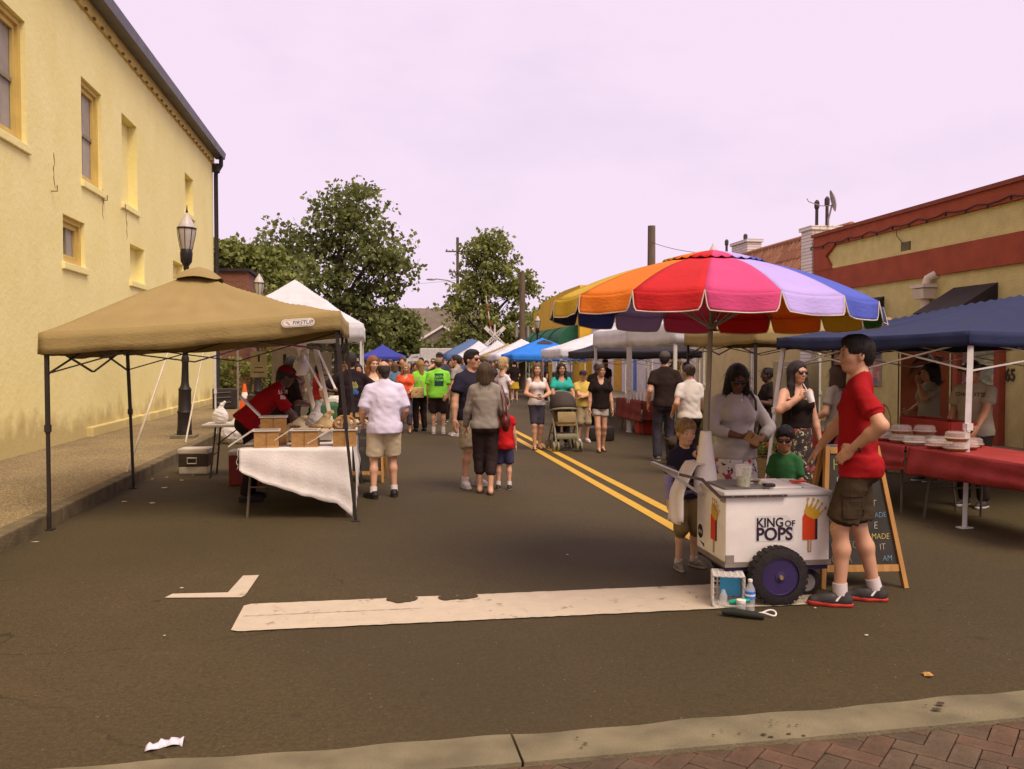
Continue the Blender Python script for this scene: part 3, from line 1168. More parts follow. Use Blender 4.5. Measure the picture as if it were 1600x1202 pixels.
def pebble_mat():
    m, n, l, p = mat_nodes('exposed_aggregate')
    tc = n.new('ShaderNodeTexCoord')
    v = n.new('ShaderNodeTexVoronoi')
    v.inputs['Scale'].default_value = 70
    l.new(tc.outputs['Object'], v.inputs['Vector'])
    cr = n.new('ShaderNodeValToRGB')
    e = cr.color_ramp.elements
    e[0].color = (0.13, 0.085, 0.032, 1)
    e[1].color = (0.42, 0.31, 0.14, 1)
    x = e.new(0.5)
    x.color = (0.23, 0.16, 0.062, 1)
    sp = n.new('ShaderNodeSeparateColor')
    l.new(v.outputs['Color'], sp.inputs['Color'])
    l.new(sp.outputs[0], cr.inputs['Fac'])
    nz = n.new('ShaderNodeTexNoise')
    nz.inputs['Scale'].default_value = 0.8
    nz.inputs['Detail'].default_value = 6
    l.new(tc.outputs['Object'], nz.inputs['Vector'])
    mx = n.new('ShaderNodeMix')
    mx.data_type = 'RGBA'
    mx.blend_type = 'MULTIPLY'
    mx.inputs['Factor'].default_value = 0.7
    l.new(cr.outputs['Color'], mx.inputs['A'])
    mr = n.new('ShaderNodeMapRange')
    mr.inputs['From Min'].default_value = 0.3
    mr.inputs['From Max'].default_value = 0.7
    mr.inputs['To Min'].default_value = 0.55
    l.new(nz.outputs['Fac'], mr.inputs['Value'])
    l.new(mr.outputs['Result'], mx.inputs['B'])
    l.new(mx.outputs['Result'], p.inputs['Base Color'])
    p.inputs['Roughness'].default_value = 0.9
    bp = n.new('ShaderNodeBump')
    bp.inputs['Strength'].default_value = 0.5
    bp.inputs['Distance'].default_value = 0.01
    bp.invert = True
    l.new(v.outputs['Distance'], bp.inputs['Height'])
    l.new(bp.outputs['Normal'], p.inputs['Normal'])
    return m


def brickwall_mat(name, c1, c2, mortar, scale=1.0, bw=0.22, bh=0.075, vec_xyz=(1, 2)):
    """wall far enough away that bricks are only pattern and fine relief; vec picks the two object axes"""
    m, n, l, p = mat_nodes(name)
    tc = n.new('ShaderNodeTexCoord')
    sx = n.new('ShaderNodeSeparateXYZ')
    cx = n.new('ShaderNodeCombineXYZ')
    l.new(tc.outputs['Object'], sx.inputs[0])
    l.new(sx.outputs[vec_xyz[0]], cx.inputs[0])
    l.new(sx.outputs[vec_xyz[1]], cx.inputs[1])
    b = n.new('ShaderNodeTexBrick')
    b.inputs['Scale'].default_value = 1.0
    b.inputs['Brick Width'].default_value = bw
    b.inputs['Row Height'].default_value = bh
    b.inputs['Mortar Size'].default_value = 0.008
    b.inputs['Color1'].default_value = (*c1, 1)
    b.inputs['Color2'].default_value = (*c2, 1)
    b.inputs['Mortar'].default_value = (*mortar, 1)
    l.new(cx.outputs[0], b.inputs['Vector'])
    nz = n.new('ShaderNodeTexNoise')
    nz.inputs['Scale'].default_value = 2.0
    nz.inputs['Detail'].default_value = 6
    l.new(tc.outputs['Object'], nz.inputs['Vector'])
    mx = n.new('ShaderNodeMix')
    mx.data_type = 'RGBA'
    mx.blend_type = 'MULTIPLY'
    mx.inputs['Factor'].default_value = 0.3
    l.new(b.outputs['Color'], mx.inputs['A'])
    l.new(nz.outputs['Fac'], mx.inputs['B'])
    l.new(mx.outputs['Result'], p.inputs['Base Color'])
    p.inputs['Roughness'].default_value = 0.9
    bp = n.new('ShaderNodeBump')
    bp.inputs['Strength'].default_value = 0.6
    bp.inputs['Distance'].default_value = 0.01
    bp.invert = True
    l.new(b.outputs['Fac'], bp.inputs['Height'])
    l.new(bp.outputs['Normal'], p.inputs['Normal'])
    return m


def struct(o, label=None):
    o['kind'] = 'structure'
    return o


asph = asphalt_mat()
grassy = M('verge_ground', (0.07, 0.062, 0.022), rough=0.95, var=0.4, scale=0.4, bump=0.3, bscale=8)
concrete = M('concrete_gutter', (0.170, 0.138, 0.074), rough=0.9, var=0.3, scale=3.5, bump=0.3, bscale=70, detail=9)
kerb_m = M('kerb_stone', (0.13, 0.094, 0.046), rough=0.9, var=0.35, scale=5, bump=0.4, bscale=45, detail=8)
def worn_paint(name, rgb, lo=0.64, hi=0.72, c1=(0.10, 0.075, 0.04), c2=(0.22, 0.165, 0.10), s1=7, s2=55, rough=0.7, bump=0.2):
    m = M(name, rgb, rough=rough, var=0.06, scale=9, bump=bump, bscale=120, detail=9)
    n, l = m.node_tree.nodes, m.node_tree.links
    p = n['Principled BSDF']
    src = p.inputs['Base Color'].links[0].from_socket
    tc = n.new('ShaderNodeTexCoord')
    cur = src
    for (sc, a, b, c) in ((s1, lo, hi, c1), (s2, 0.62, 0.70, c2)):
        z = n.new('ShaderNodeTexNoise')
        z.inputs['Scale'].default_value = sc
        z.inputs['Detail'].default_value = 10
        z.inputs['Roughness'].default_value = 0.72
        l.new(tc.outputs['Object'], z.inputs['Vector'])
        r = n.new('ShaderNodeMapRange')
        r.inputs['From Min'].default_value = a
        r.inputs['From Max'].default_value = b
        r.inputs['To Max'].default_value = 0.85
        l.new(z.outputs['Fac'], r.inputs['Value'])
        x = n.new('ShaderNodeMix')
        x.data_type = 'RGBA'
        x.inputs['B'].default_value = (*c, 1)
        l.new(r.outputs['Result'], x.inputs['Factor'])
        l.new(cur, x.inputs['A'])
        cur = x.outputs['Result']
    l.new(cur, p.inputs['Base Color'])
    return m


paint_white = worn_paint('road_paint_white', (0.52, 0.42, 0.29), 0.58, 0.68)
paint_seam = M('paint_seam', (0.34, 0.26, 0.17), rough=0.8, var=0.3, scale=30)
paint_yellow = worn_paint('road_paint_yellow', (0.56, 0.32, 0.028), 0.66, 0.76)

struct(mesh_obj('ground', [(-900, -300, -0.03), (900, -300, -0.03), (900, 1500, -0.03), (-900, 1500, -0.03)], [(0, 1, 2, 3)], grassy))
struct(mesh_obj('road', [(-3.2, 3.5, 0), (9.3, 3.5, 0), (9.3, 90, 0), (-3.2, 90, 0)], [(0, 1, 2, 3)], asph))
struct(mesh_obj('cross_street', [(-60, 56, 0.004), (60, 56, 0.004), (60, 63, 0.004), (-60, 63, 0.004)], [(0, 1, 2, 3)], asph))

# concrete gutter band at the crossing kerb (two slabs with an open joint and a ragged asphalt edge)
gut = struct(empty('gutter'))
gut.location = (0, 0, 0)


def gut_y(x):
    return 3.755 + 0.012 * (x - 0.6) + 0.028 * max(0, x - 0.3) ** 1.4 * 0.6 + 0.010 * math.sin(x * 5.1) + 0.007 * math.sin(x * 13.7 + 1)


def gut_y2(x):
    return 3.455 + 0.012 * (x - 0.6) + 0.022 * max(0, x - 0.3) ** 1.4 * 0.6


for (xa, xb) in ((-4.2, -1.9), (-1.89, 0.585), (0.597, 3.4), (3.41, 6.5)):
    N = 46
    top_, bot = [], []
    for i in range(N + 1):
        x = xa + (xb - xa) * i / N
        top_.append((x, gut_y(x)))
        bot.append((x, gut_y2(x)))
    vs = [(x, y, 0.006) for x, y in top_] + [(x, y, 0.022) for x, y in bot] + [(x, y, -0.05) for x, y in top_] + [(x, y, -0.05) for x, y in bot]
    n1 = N + 1
    fs = []
    for i in range(N):
        fs += [(i, n1 + i, n1 + i + 1, i + 1), (2 * n1 + i, i, i + 1, 2 * n1 + i + 1), (n1 + i, 3 * n1 + i, 3 * n1 + i + 1, n1 + i + 1)]
    fs += [(0, 2 * n1, 3 * n1, n1), (N, n1 + N, 3 * n1 + N, 2 * n1 + N)]
    mesh_obj('gutter_slab', vs, fs, concrete, gut)

stn = MB()
for (sx0, sy0, k_) in ((1.55, 3.60, 5), (1.75, 3.66, 4), (1.68, 3.53, 6), (0.95, 3.62, 3), (2.7, 3.72, 3)):
    for k in range(k_):
        cx_, cy_, r_ = sx0 + rng.gauss(0, 0.13), sy0 + rng.gauss(0, 0.045), rng.choice((0.005, 0.008, 0.012, 0.024))
        stn.add([(cx_ + r_ * rng.uniform(0.7, 1.2) * math.cos(t), cy_ + r_ * 0.7 * rng.uniform(0.7, 1.2) * math.sin(t), 0.0255) for t in np.linspace(0, 2 * math.pi, 12, endpoint=False)], [tuple(range(12))])
tag(stn.build('drip_stains', M('stain_dark', (0.055, 0.038, 0.018), rough=0.7, var=0.3, scale=30), gut), None, None, None, 'stuff')
# brick pavement in 45 degree herringbone, brick by brick
pav = struct(MB().box((1.2, 2.55, -0.055), (11, 1.9, 0.05)).build('brick_pavement', M('paving_sand', (0.085, 0.062, 0.034), rough=0.95, var=0.3, scale=30)))
bmats = [M('paver_%d' % i, c, rough=0.88, var=0.25, scale=16, bump=0.35, bscale=60) for i, c in enumerate(
    [(0.098, 0.054, 0.029), (0.090, 0.054, 0.029), (0.112, 0.062, 0.034), (0.082, 0.054, 0.030), (0.100, 0.066, 0.036)])]
brick_meshes = []
for m_ in bmats:
    t_ = MB().cbox((0, 0, 0), (0.212, 0.103, 0.06), 0.006).build('brick', m_)
    brick_meshes.append(t_.data)
    bpy.data.objects.remove(t_)
a_ = 0.108
c45 = math.cos(R(45))
for i in range(-60, 60):
    for j in range(-60, 60):
        if (i - j) % 4 not in (0, 3):
            continue
        if (i - j) % 4 == 0:                                   # along u, covers cells (i,j),(i+1,j)
            u, w, ro = (i + 1) * a_, (j + 0.5) * a_, 0
        else:                                                  # along w, covers cells (i,j),(i,j+1)
            u, w, ro = (i + 0.5) * a_, (j + 1) * a_, 90
        x, y = (u - w) * c45 + 1.5, (u + w) * c45 + 3.0
        if not (-0.9 < x < 4.3 and 2.72 + 0.13 * max(0, x - 1) < y < gut_y2(x) + 0.075):
            continue
        b = bpy.data.objects.new('brick', rng.choice(brick_meshes))
        link(b, pav)
        b.location = (x, y, -0.026 + rng.uniform(-0.002, 0.002))
        b.rotation_euler = (rng.uniform(-0.006, 0.006), rng.uniform(-0.006, 0.006), R(45 + ro) + rng.uniform(-0.008, 0.008))

# left footway with kerb stones
struct(mesh_obj('footway', [(-5.7, -3, 0.15), (-3.36, -3, 0.15), (-3.36, 47, 0.15), (-5.7, 47, 0.15)], [(0, 1, 2, 3)], pebble_mat()))
kb = struct(empty('kerb'))
y = 2.0
while y < 46:
    L = rng.uniform(1.7, 2.1)
    MB().cbox((-3.28 + rng.uniform(-0.006, 0.006), y + L / 2, 0.035), (0.17, L - 0.012, 0.24 + rng.uniform(-0.006, 0.004)), 0.018).build('kerb_stone', kerb_m, kb)
    y += L
struct(MB().box((10.6, 40, 0.06), (2.6, 78, 0.16)).build('far_footway', concrete))

# painted lines
def strip(name, pts, mat, z=0.006):
    return mesh_obj(name, [(x, y, z) for x, y in pts], [tuple(range(len(pts)))], mat)


def ragged(x0, x1, y0, y1, n=60, a=0.006, round_l=0.0):
    lo_, hi_ = [], []
    for i in range(n + 1):
        x = x0 + (x1 - x0) * i / n
        e = round_l * max(0, 1 - (x - x0) / 0.05) ** 2 if round_l else 0
        lo_.append((x, y0 + e + rng.uniform(-a, a)))
        hi_.append((x, y1 - e + rng.uniform(-a, a)))
    return lo_ + hi_[::-1]


tag(strip('stop_line', ragged(-0.89, 3.05, 5.46, 6.06, 90, 0.006, 0.035), paint_white, 0.008), None, None, None, 'structure')
strip('stop_line_seam', ragged(-0.86, 0.3, 5.768, 5.774, 40, 0.0025), paint_seam, 0.0115)['kind'] = 'structure'
strip('parking_mark', [(-1.47, 6.32), (-0.94, 6.25), (-0.92, 6.30), (-0.90, 6.875), (-1.02, 6.875), (-1.055, 6.395), (-1.44, 6.42)], paint_white)['kind'] = 'structure'
for x0 in (2.86, 3.13):
    o = mesh_obj('centre_line', [(x, y, 0.006) for y in np.linspace(7.35, 62, 70) for x in (x0 + rng.uniform(-.004, .004), x0 + 0.125 + rng.uniform(-.004, .004))],
                 [(2 * i, 2 * i + 1, 2 * i + 3, 2 * i + 2) for i in range(69)], paint_yellow)
    o['kind'] = 'structure'
# dark sealant blobs over the stop line
tar = M('tar', (0.030, 0.021, 0.012), rough=0.6, var=0.2, scale=30)
for (bx, by, lobes, lab) in ((0.17, 6.0, ((0, 0, 0.085), (0.05, 0.01, 0.06), (-0.05, 0.015, 0.05)), 'dark round tar blot on the white stop line, the left one'),
                             (0.55, 5.995, ((-0.05, 0, 0.07), (0.055, 0.0, 0.065), (0.10, 0.015, 0.05)), 'dark double tar blot on the white stop line, the right one')):
    pts = []
    for k in range(40):
        t = 2 * math.pi * k / 40
        r = 0.0
        for (lx, ly, lr) in lobes:
            d = lx * math.cos(t) + ly * math.sin(t)
            q = lr * lr - (lx * lx + ly * ly - d * d)
            if q > 0:
                r = max(r, d + math.sqrt(q))
        pts.append((bx + r * math.cos(t) * 1.05, by + r * math.sin(t) * 0.95 + 0.008 * math.sin(t * 5 + bx * 9) + rng.uniform(-0.004, 0.004)))
    tag(strip('tar_blot', pts, asph, 0.0135), lab, 'tar blot')


# ------------------------------------------------------------ walls with openings
def wall_panel(name, X, y0, y1, z0, z1, holes, depth, mat, parent, sgn):
    """wall in the plane x = X facing sgn*x, with recessed openings (ya, yb, za, zb)"""
    ys = sorted({y0, y1} | {h[0] for h in holes} | {h[1] for h in holes})
    zs = sorted({z0, z1} | {h[2] for h in holes} | {h[3] for h in holes})
    mb = MB()
    for i in range(len(ys) - 1):
        for j in range(len(zs) - 1):
            cy, cz = (ys[i] + ys[i + 1]) / 2, (zs[j] + zs[j + 1]) / 2
            if any(h[0] < cy < h[1] and h[2] < cz < h[3] for h in holes):
                continue
            mb.add([(X, ys[i], zs[j]), (X, ys[i + 1], zs[j]), (X, ys[i + 1], zs[j + 1]), (X, ys[i], zs[j + 1])], [(0, 1, 2, 3)])
    B = X - sgn * depth
    for (a, b, c, d) in holes:
        mb.add([(X, a, c), (X, b, c), (X, b, d), (X, a, d), (B, a, c), (B, b, c), (B, b, d), (B, a, d)],
               [(0, 1, 5, 4), (1, 2, 6, 5), (2, 3, 7, 6), (3, 0, 4, 7)])
    # ends, top and back so that the wall is a body
    K = X - sgn * 0.5
    mb.add([(X, y0, z0), (X, y1, z0), (X, y1, z1), (X, y0, z1), (K, y0, z0), (K, y1, z0), (K, y1, z1), (K, y0, z1)],
           [(0, 3, 7, 4), (1, 5, 6, 2), (3, 2, 6, 7), (4, 7, 6, 5)])
    return mb.build(name, mat, parent)


# ------------------------------------------------------------ yellow rendered building on the left
XW = -5.6
m, n, l, p = mat_nodes('yellow_render')
tc = n.new('ShaderNodeTexCoord')
nz = n.new('ShaderNodeTexNoise')
nz.inputs['Scale'].default_value = 0.7
nz.inputs['Detail'].default_value = 8
nz.inputs['Roughness'].default_value = 0.65
l.new(tc.outputs['Object'], nz.inputs['Vector'])
cr = n.new('ShaderNodeValToRGB')
cr.color_ramp.elements[0].position = 0.32
cr.color_ramp.elements[0].color = (0.82, 0.695, 0.275, 1)
cr.color_ramp.elements[1].position = 0.68
cr.color_ramp.elements[1].color = (0.88, 0.765, 0.34, 1)
l.new(nz.outputs['Fac'], cr.inputs['Fac'])
n2 = n.new('ShaderNodeTexNoise')
n2.inputs['Scale'].default_value = 4.0
n2.inputs['Detail'].default_value = 8
mp = n.new('ShaderNodeMapping')
mp.inputs['Scale'].default_value = (1, 0.5, 0.35)
l.new(tc.outputs['Object'], mp.inputs['Vector'])
l.new(mp.outputs['Vector'], n2.inputs['Vector'])
mr = n.new('ShaderNodeMapRange')
mr.inputs['From Min'].default_value = 0.56
mr.inputs['From Max'].default_value = 0.80
mr.inputs['To Max'].default_value = 0.4
l.new(n2.outputs['Fac'], mr.inputs['Value'])
mx = n.new('ShaderNodeMix')
mx.data_type = 'RGBA'
mx.inputs['B'].default_value = (0.76, 0.625, 0.23, 1)
l.new(mr.outputs['Result'], mx.inputs['Factor'])
l.new(cr.outputs['Color'], mx.inputs['A'])
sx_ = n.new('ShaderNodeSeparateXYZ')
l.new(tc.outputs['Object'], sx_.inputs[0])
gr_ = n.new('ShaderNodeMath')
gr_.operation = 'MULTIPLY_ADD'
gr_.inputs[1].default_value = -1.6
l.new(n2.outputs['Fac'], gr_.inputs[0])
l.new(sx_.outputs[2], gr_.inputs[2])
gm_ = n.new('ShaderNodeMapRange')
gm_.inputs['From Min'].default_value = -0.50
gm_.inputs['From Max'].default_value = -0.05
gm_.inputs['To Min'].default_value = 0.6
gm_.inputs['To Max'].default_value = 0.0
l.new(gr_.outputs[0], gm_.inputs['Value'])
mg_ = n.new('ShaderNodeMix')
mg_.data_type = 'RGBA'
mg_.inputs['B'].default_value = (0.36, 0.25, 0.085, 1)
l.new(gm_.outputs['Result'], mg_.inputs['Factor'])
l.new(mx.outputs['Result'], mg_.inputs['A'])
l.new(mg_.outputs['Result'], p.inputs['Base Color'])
p.inputs['Roughness'].default_value = 0.85
p.inputs['Specular IOR Level'].default_value = 0.2
bp = n.new('ShaderNodeBump')
bp.inputs['Strength'].default_value = 0.22
bp.inputs['Distance'].default_value = 0.05
n3 = n.new('ShaderNodeTexNoise')
n3.inputs['Scale'].default_value = 9
n3.inputs['Detail'].default_value = 8
n3.inputs['Roughness'].default_value = 0.6
l.new(tc.outputs['Object'], n3.inputs['Vector'])
l.new(n3.outputs['Fac'], bp.inputs['Height'])
l.new(bp.outputs['Normal'], p.inputs['Normal'])
yellow = m
trim_y = M('yellow_trim', (0.62, 0.44, 0.12), rough=0.7, var=0.1, scale=3, bump=0.1)
win_glass = M('window_glass', (0.62, 0.60, 0.62), rough=0.04, var=0.3, scale=0.5, bump=0, spec=0.8, metal=0.75)
dark_eave = M('dark_eaves', (0.030, 0.022, 0.020), rough=0.7, var=0.3, scale=3)
slate = M('grey_gutter_metal', (0.13, 0.12, 0.13), rough=0.45, var=0.2, scale=2, metal=0.3)

yb = empty('yellow_building', (XW, 15, 0), 0, 'tall yellow rendered building with dark eaves along the left footway', 'building')


def yy(o):                          # children are modelled in world space, then put under the root
    o.location = Vector(o.location) - Vector(o.parent.location)
    return o


holes = [(14.15, 15.25, 5.15, 7.15), (17.95, 19.2, 5.15, 7.15), (20.65, 21.9, 5.20, 7.20), (27.15, 28.35, 6.1, 7.25),
         (16.85, 18.05, 3.45, 4.32), (21.2, 22.45, 3.50, 4.35), (25.5, 26.85, 3.68, 4.45), (10.2, 11.4, 5.15, 7.15)]
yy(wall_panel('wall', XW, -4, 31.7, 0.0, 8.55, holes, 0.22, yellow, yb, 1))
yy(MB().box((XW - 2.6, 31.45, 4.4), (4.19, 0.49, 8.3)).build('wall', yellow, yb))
# frieze under the eaves: row of small brackets
frz = yy(MB().box((XW - 0.2, 13.85, 8.62), (0.52, 35.7, 0.30)).build('frieze', trim_y, yb))
crk_ = M('bracket_brown', (0.16, 0.11, 0.05), rough=0.8)  # brackets in a plain brown, darker than the trim
for k in range(44):
    yy(MB().box((XW + 0.10, 10 + k * 0.5, 8.45), (0.05, 0.07, 0.05)).build('bracket', crk_, yb))
rf = yy(MB().prism([(XW + 0.22, -4.3, 8.80), (XW + 0.22, -4.3, 8.92), (XW - 4.5, -4.3, 10.4), (XW - 4.5, -4.3, 10.26)], (0, 36.3, 0)).build('roof', dark_eave, yb))
yy(MB().prism([(XW + 0.05, -4.3, 8.73), (XW + 0.36, -4.3, 8.72), (XW + 0.40, -4.3, 8.93), (XW + 0.34, -4.3, 8.95), (XW + 0.30, -4.3, 8.80), (XW + 0.05, -4.3, 8.80)],
             (0, 36.32, 0)).build('eaves_gutter', slate, yb))
yy(MB().tube([(XW + 0.3, 31.62, 8.75), (XW + 0.28, 31.7, 8.45), (XW + 0.10, 31.72, 8.15), (XW + 0.10, 31.72, 0.3), (XW + 0.22, 31.7, 0.2)], 0.075, 8).build('downpipe', dark_eave, yb, True))
yy(MB().cbox((XW + 0.12, 31.68, 8.35), (0.22, 0.24, 0.3), 0.02).build('hopper', dark_eave, yb))
curtain = M('curtain_shade', (0.35, 0.30, 0.24), rough=0.9, var=0.2, scale=2)
for i, (a, b, c, d) in enumerate(holes):
    glazed = i in (0, 1, 4, 7)
    if glazed:
        w = yy(MB().box((XW - 0.20, (a + b) / 2, (c + d) / 2), (0.012, b - a, d - c)).build('window', win_glass, yb))
        fr = MB()
        t = 0.09
        for k in range(2):
            e = k * 0.09
            xx = XW - 0.10 - 0.05 * k
            fr.box((xx, a + t / 2 + e, (c + d) / 2), (0.05, t, d - c - 2 * e))
            fr.box((xx, b - t / 2 - e, (c + d) / 2), (0.05, t, d - c - 2 * e))
            fr.box((xx, (a + b) / 2, d - t / 2 - e), (0.05, b - a - 2 * t - 2 * e, t))
            fr.box((xx, (a + b) / 2, c + t / 2 + e), (0.05, b - a - 2 * t - 2 * e, t))
        fo = fr.build('frame', trim_y, w)
        w2 = MB()
        if d - c > 1.5:
            w2.box((XW - 0.165, (a + b) / 2, (c + d) / 2), (0.04, b - a - 0.36, 0.07))
        else:
            w2.box((XW - 0.165, (a + b) / 2, (c + d) / 2), (0.03, 0.05, d - c - 0.36))
        s_ = w2.build('sash_bar', M('sash_grey', (0.24, 0.20, 0.13), rough=0.6), w)
        # a drawn blind shows in half of the pane
        s_ = MB().box((XW - 0.185, (a + b) / 2 + (b - a) * 0.18, (c + d) / 2), (0.006, (b - a) * 0.36, d - c - 0.3)).build('blind', curtain, w)
    else:
        w = yy(MB().box((XW - 0.215, (a + b) / 2, (c + d) / 2), (0.02, b - a, d - c)).build('blind_recess', yellow, yb))
    yy(MB().cbox((XW + 0.005, (a + b) / 2, c - 0.07), (0.10, b - a + 0.16, 0.13), 0.015).build('sill', yellow, yb))
# base ledge of the render
for (a, b) in ((18.0, 22.0), (22.3, 31.0)):
    yy(MB().cbox((XW + 0.05, (a + b) / 2, 0.24), (0.12 + 0.02 * (a > 17), b - a, 0.2 if a > 17 else 0.05), 0.02).build('base_ledge', yellow, yb))
crk = M('crack_dark', (0.24, 0.155, 0.045), rough=0.9)
for (cy_, cz_) in ((16.45, 5.0), (19.2, 4.9), (20.95, 4.72)):
    pts = [(XW + 0.004, cy_ + rng.uniform(-0.05, 0.05), cz_ + 0.32 - 0.09 * k) for k in range(8)]
    yy(MB().tube(pts, [0.003, 0.009, 0.005, 0.010, 0.004, 0.008, 0.006, 0.002], 5).build('crack', crk, yb))
for (cy_, cz_) in ((16.3, 4.62), (19.18, 4.98), (20.5, 5.02)):
    yy(MB().tube([(XW, cy_, cz_), (XW + 0.1, cy_, cz_), (XW + 0.1, cy_, cz_ + 0.1)], 0.012, 6).build('wire_hook', crk, yb))

# ------------------------------------------------------------ red brick building behind it
rb = empty('brick_building', (-7, 36, 0), 0, 'red brick building with flat parapet behind the yellow building', 'building')
brick_red = brickwall_mat('red_brick_wall', (0.30, 0.095, 0.045), (0.22, 0.070, 0.036), (0.24, 0.155, 0.09), vec_xyz=(0, 2))
brick_red_y = brickwall_mat('red_brick_wall_y', (0.30, 0.095, 0.045), (0.22, 0.070, 0.036), (0.24, 0.155, 0.09), vec_xyz=(1, 2))
yy(MB().box((-8.1, 36.2, 2.5), (6.6, 4.0, 5.0)).build('wall', brick_red, rb))
yy(MB().box((-8.1, 36.2, 5.06), (6.8, 4.2, 0.12)).build('parapet_coping', dark_eave, rb))
yy(MB().cbox((-6.2, 34.17, 3.9), (0.75, 0.06, 0.45), 0.01).build('wall_sign', M('cream_sign', (0.65, 0.50, 0.20), rough=0.7), rb))
gb = empty('brick_gable_building', (-7, 44, 0), 0, 'lower red brick building with sloping gable roof beyond the lamp', 'building')
yy(MB().prism([(-11, 40, 0), (-3.6, 40, 0), (-3.6, 40, 4.05), (-5.6, 40, 5.2), (-11, 40, 5.2)], (0, 7, 0)).build('wall', brick_red, gb))
yy(MB().prism([(-3.35, 39.9, 3.98), (-5.6, 39.9, 5.28), (-11, 39.9, 5.28), (-11, 39.9, 5.42), (-5.6, 39.9, 5.42), (-3.3, 39.9, 4.1)], (0, 7.2, 0)).build('roof', dark_eave, gb))
gs = empty('mural_panel', (-4.15, 39.93, 0), 0, 'white banner with dark leaf shapes on the brick gable', 'banner')
MB().box((0, 0, 3.85), (0.95, 0.03, 0.7)).build('panel', M('panel_white', (0.62, 0.52, 0.40), rough=0.8), gs)
MB().box((-0.62, 0, 3.75), (0.22, 0.03, 0.6)).build('blue_panel', M('panel_blue', (0.10, 0.32, 0.42), rough=0.8), gs)
lf = MB()
for k, (dx, dz, rr, an) in enumerate(((-0.25, -0.05, 0.17, 0.5), (-0.08, 0.02, 0.2, 0.2), (0.1, 0.02, 0.2, -0.2), (0.25, -0.05, 0.17, -0.5))):
    lf.ell((dx, -0.022, 3.78 + dz), (0.085, 0.006, rr), 10, 6, Matrix.Rotation(an, 3, 'Y'))
lf.build('leaf_emblem', M('emblem_dark', (0.04, 0.03, 0.03), rough=0.8), gs)

# ------------------------------------------------------------ right side: tan stucco shop with red bands
stucco = M('tan_stucco', (0.57, 0.47, 0.19), rough=0.95, var=0.12, scale=4, bump=0.9, bscale=38)
red_band = M('red_stucco', (0.30, 0.062, 0.026), rough=0.85, var=0.16, scale=3, bump=0.5, bscale=45)
XR = 11.0
ts = empty('stucco_shop', (XR, 14, 0), 0, 'tan stucco shop with red parapet bands and black awnings on the right', 'building')
yy(MB().box((XR + 3, 11.9, 2.42), (6.0, 17.0, 4.64)).build('wall', stucco, ts))
P_ = 0.05


def xpoly(pts, x, t):
    return [(x, a, b) for a, b in pts], (-t, 0, 0)


yy(MB().prism(*xpoly([(3.3, 4.42), (20.42, 4.42), (20.42, 4.79), (3.3, 4.79)], XR, 0.09)).build('cornice_band', red_band, ts))
yy(MB().prism(*xpoly([(3.3, 4.72), (20.45, 4.72), (20.45, 4.80), (3.3, 4.80)], XR - 0.088, 0.05)).build('coping', M('coping_red', (0.22, 0.05, 0.026), rough=0.8), ts))
yy(MB().prism(*xpoly([(3.3, 3.33), (20.42, 3.33), (20.42, 3.87), (3.3, 3.87)], XR, 0.07)).build('middle_band', red_band, ts))
# solid red end of the frieze with the pointed panel left open
yy(MB().prism(*xpoly([(19.44, 4.42), (20.42, 4.42), (20.42, 3.87), (19.55, 3.87), (19.85, 4.20)], XR, 0.08)).build('pointed_end', red_band, ts))
yy(MB().prism(*xpoly([(3.3, 3.86), (19.55, 3.86), (19.62, 3.94), (3.3, 3.94)], XR, 0.04)).build('panel_moulding', stucco, ts))
yy(MB().box((XR - 0.012, 16.68, 4.03), (0.03, 0.30, 0.20)).build('vent', M('vent_dark', (0.12, 0.095, 0.045), rough=0.8), ts))
# string of lights
sl_ = MB()
pts = []
for k in range(60):
    y_ = 20.5 - k * 0.29
    pts.append((XR - 0.11, y_, 4.47 + 0.03 * math.cos(k * 2.1) + 0.004 * k % 0.02))
sl_.tube(pts, 0.012, 5)
for q in pts[::2]:
    sl_.ell((q[0], q[1], q[2] - 0.045), (0.02, 0.02, 0.035), 6, 5)
yy(sl_.build('light_string', M('wire_black', (0.03, 0.022, 0.018), rough=0.7), ts))
yy(MB().tube([(XR - 0.09, 16.9, 4.42), (XR - 0.05, 16.95, 4.3), (XR - 0.03, 16.75, 4.1)], 0.008, 5).build('wire', M('wire_black', (0, 0, 0)), ts))
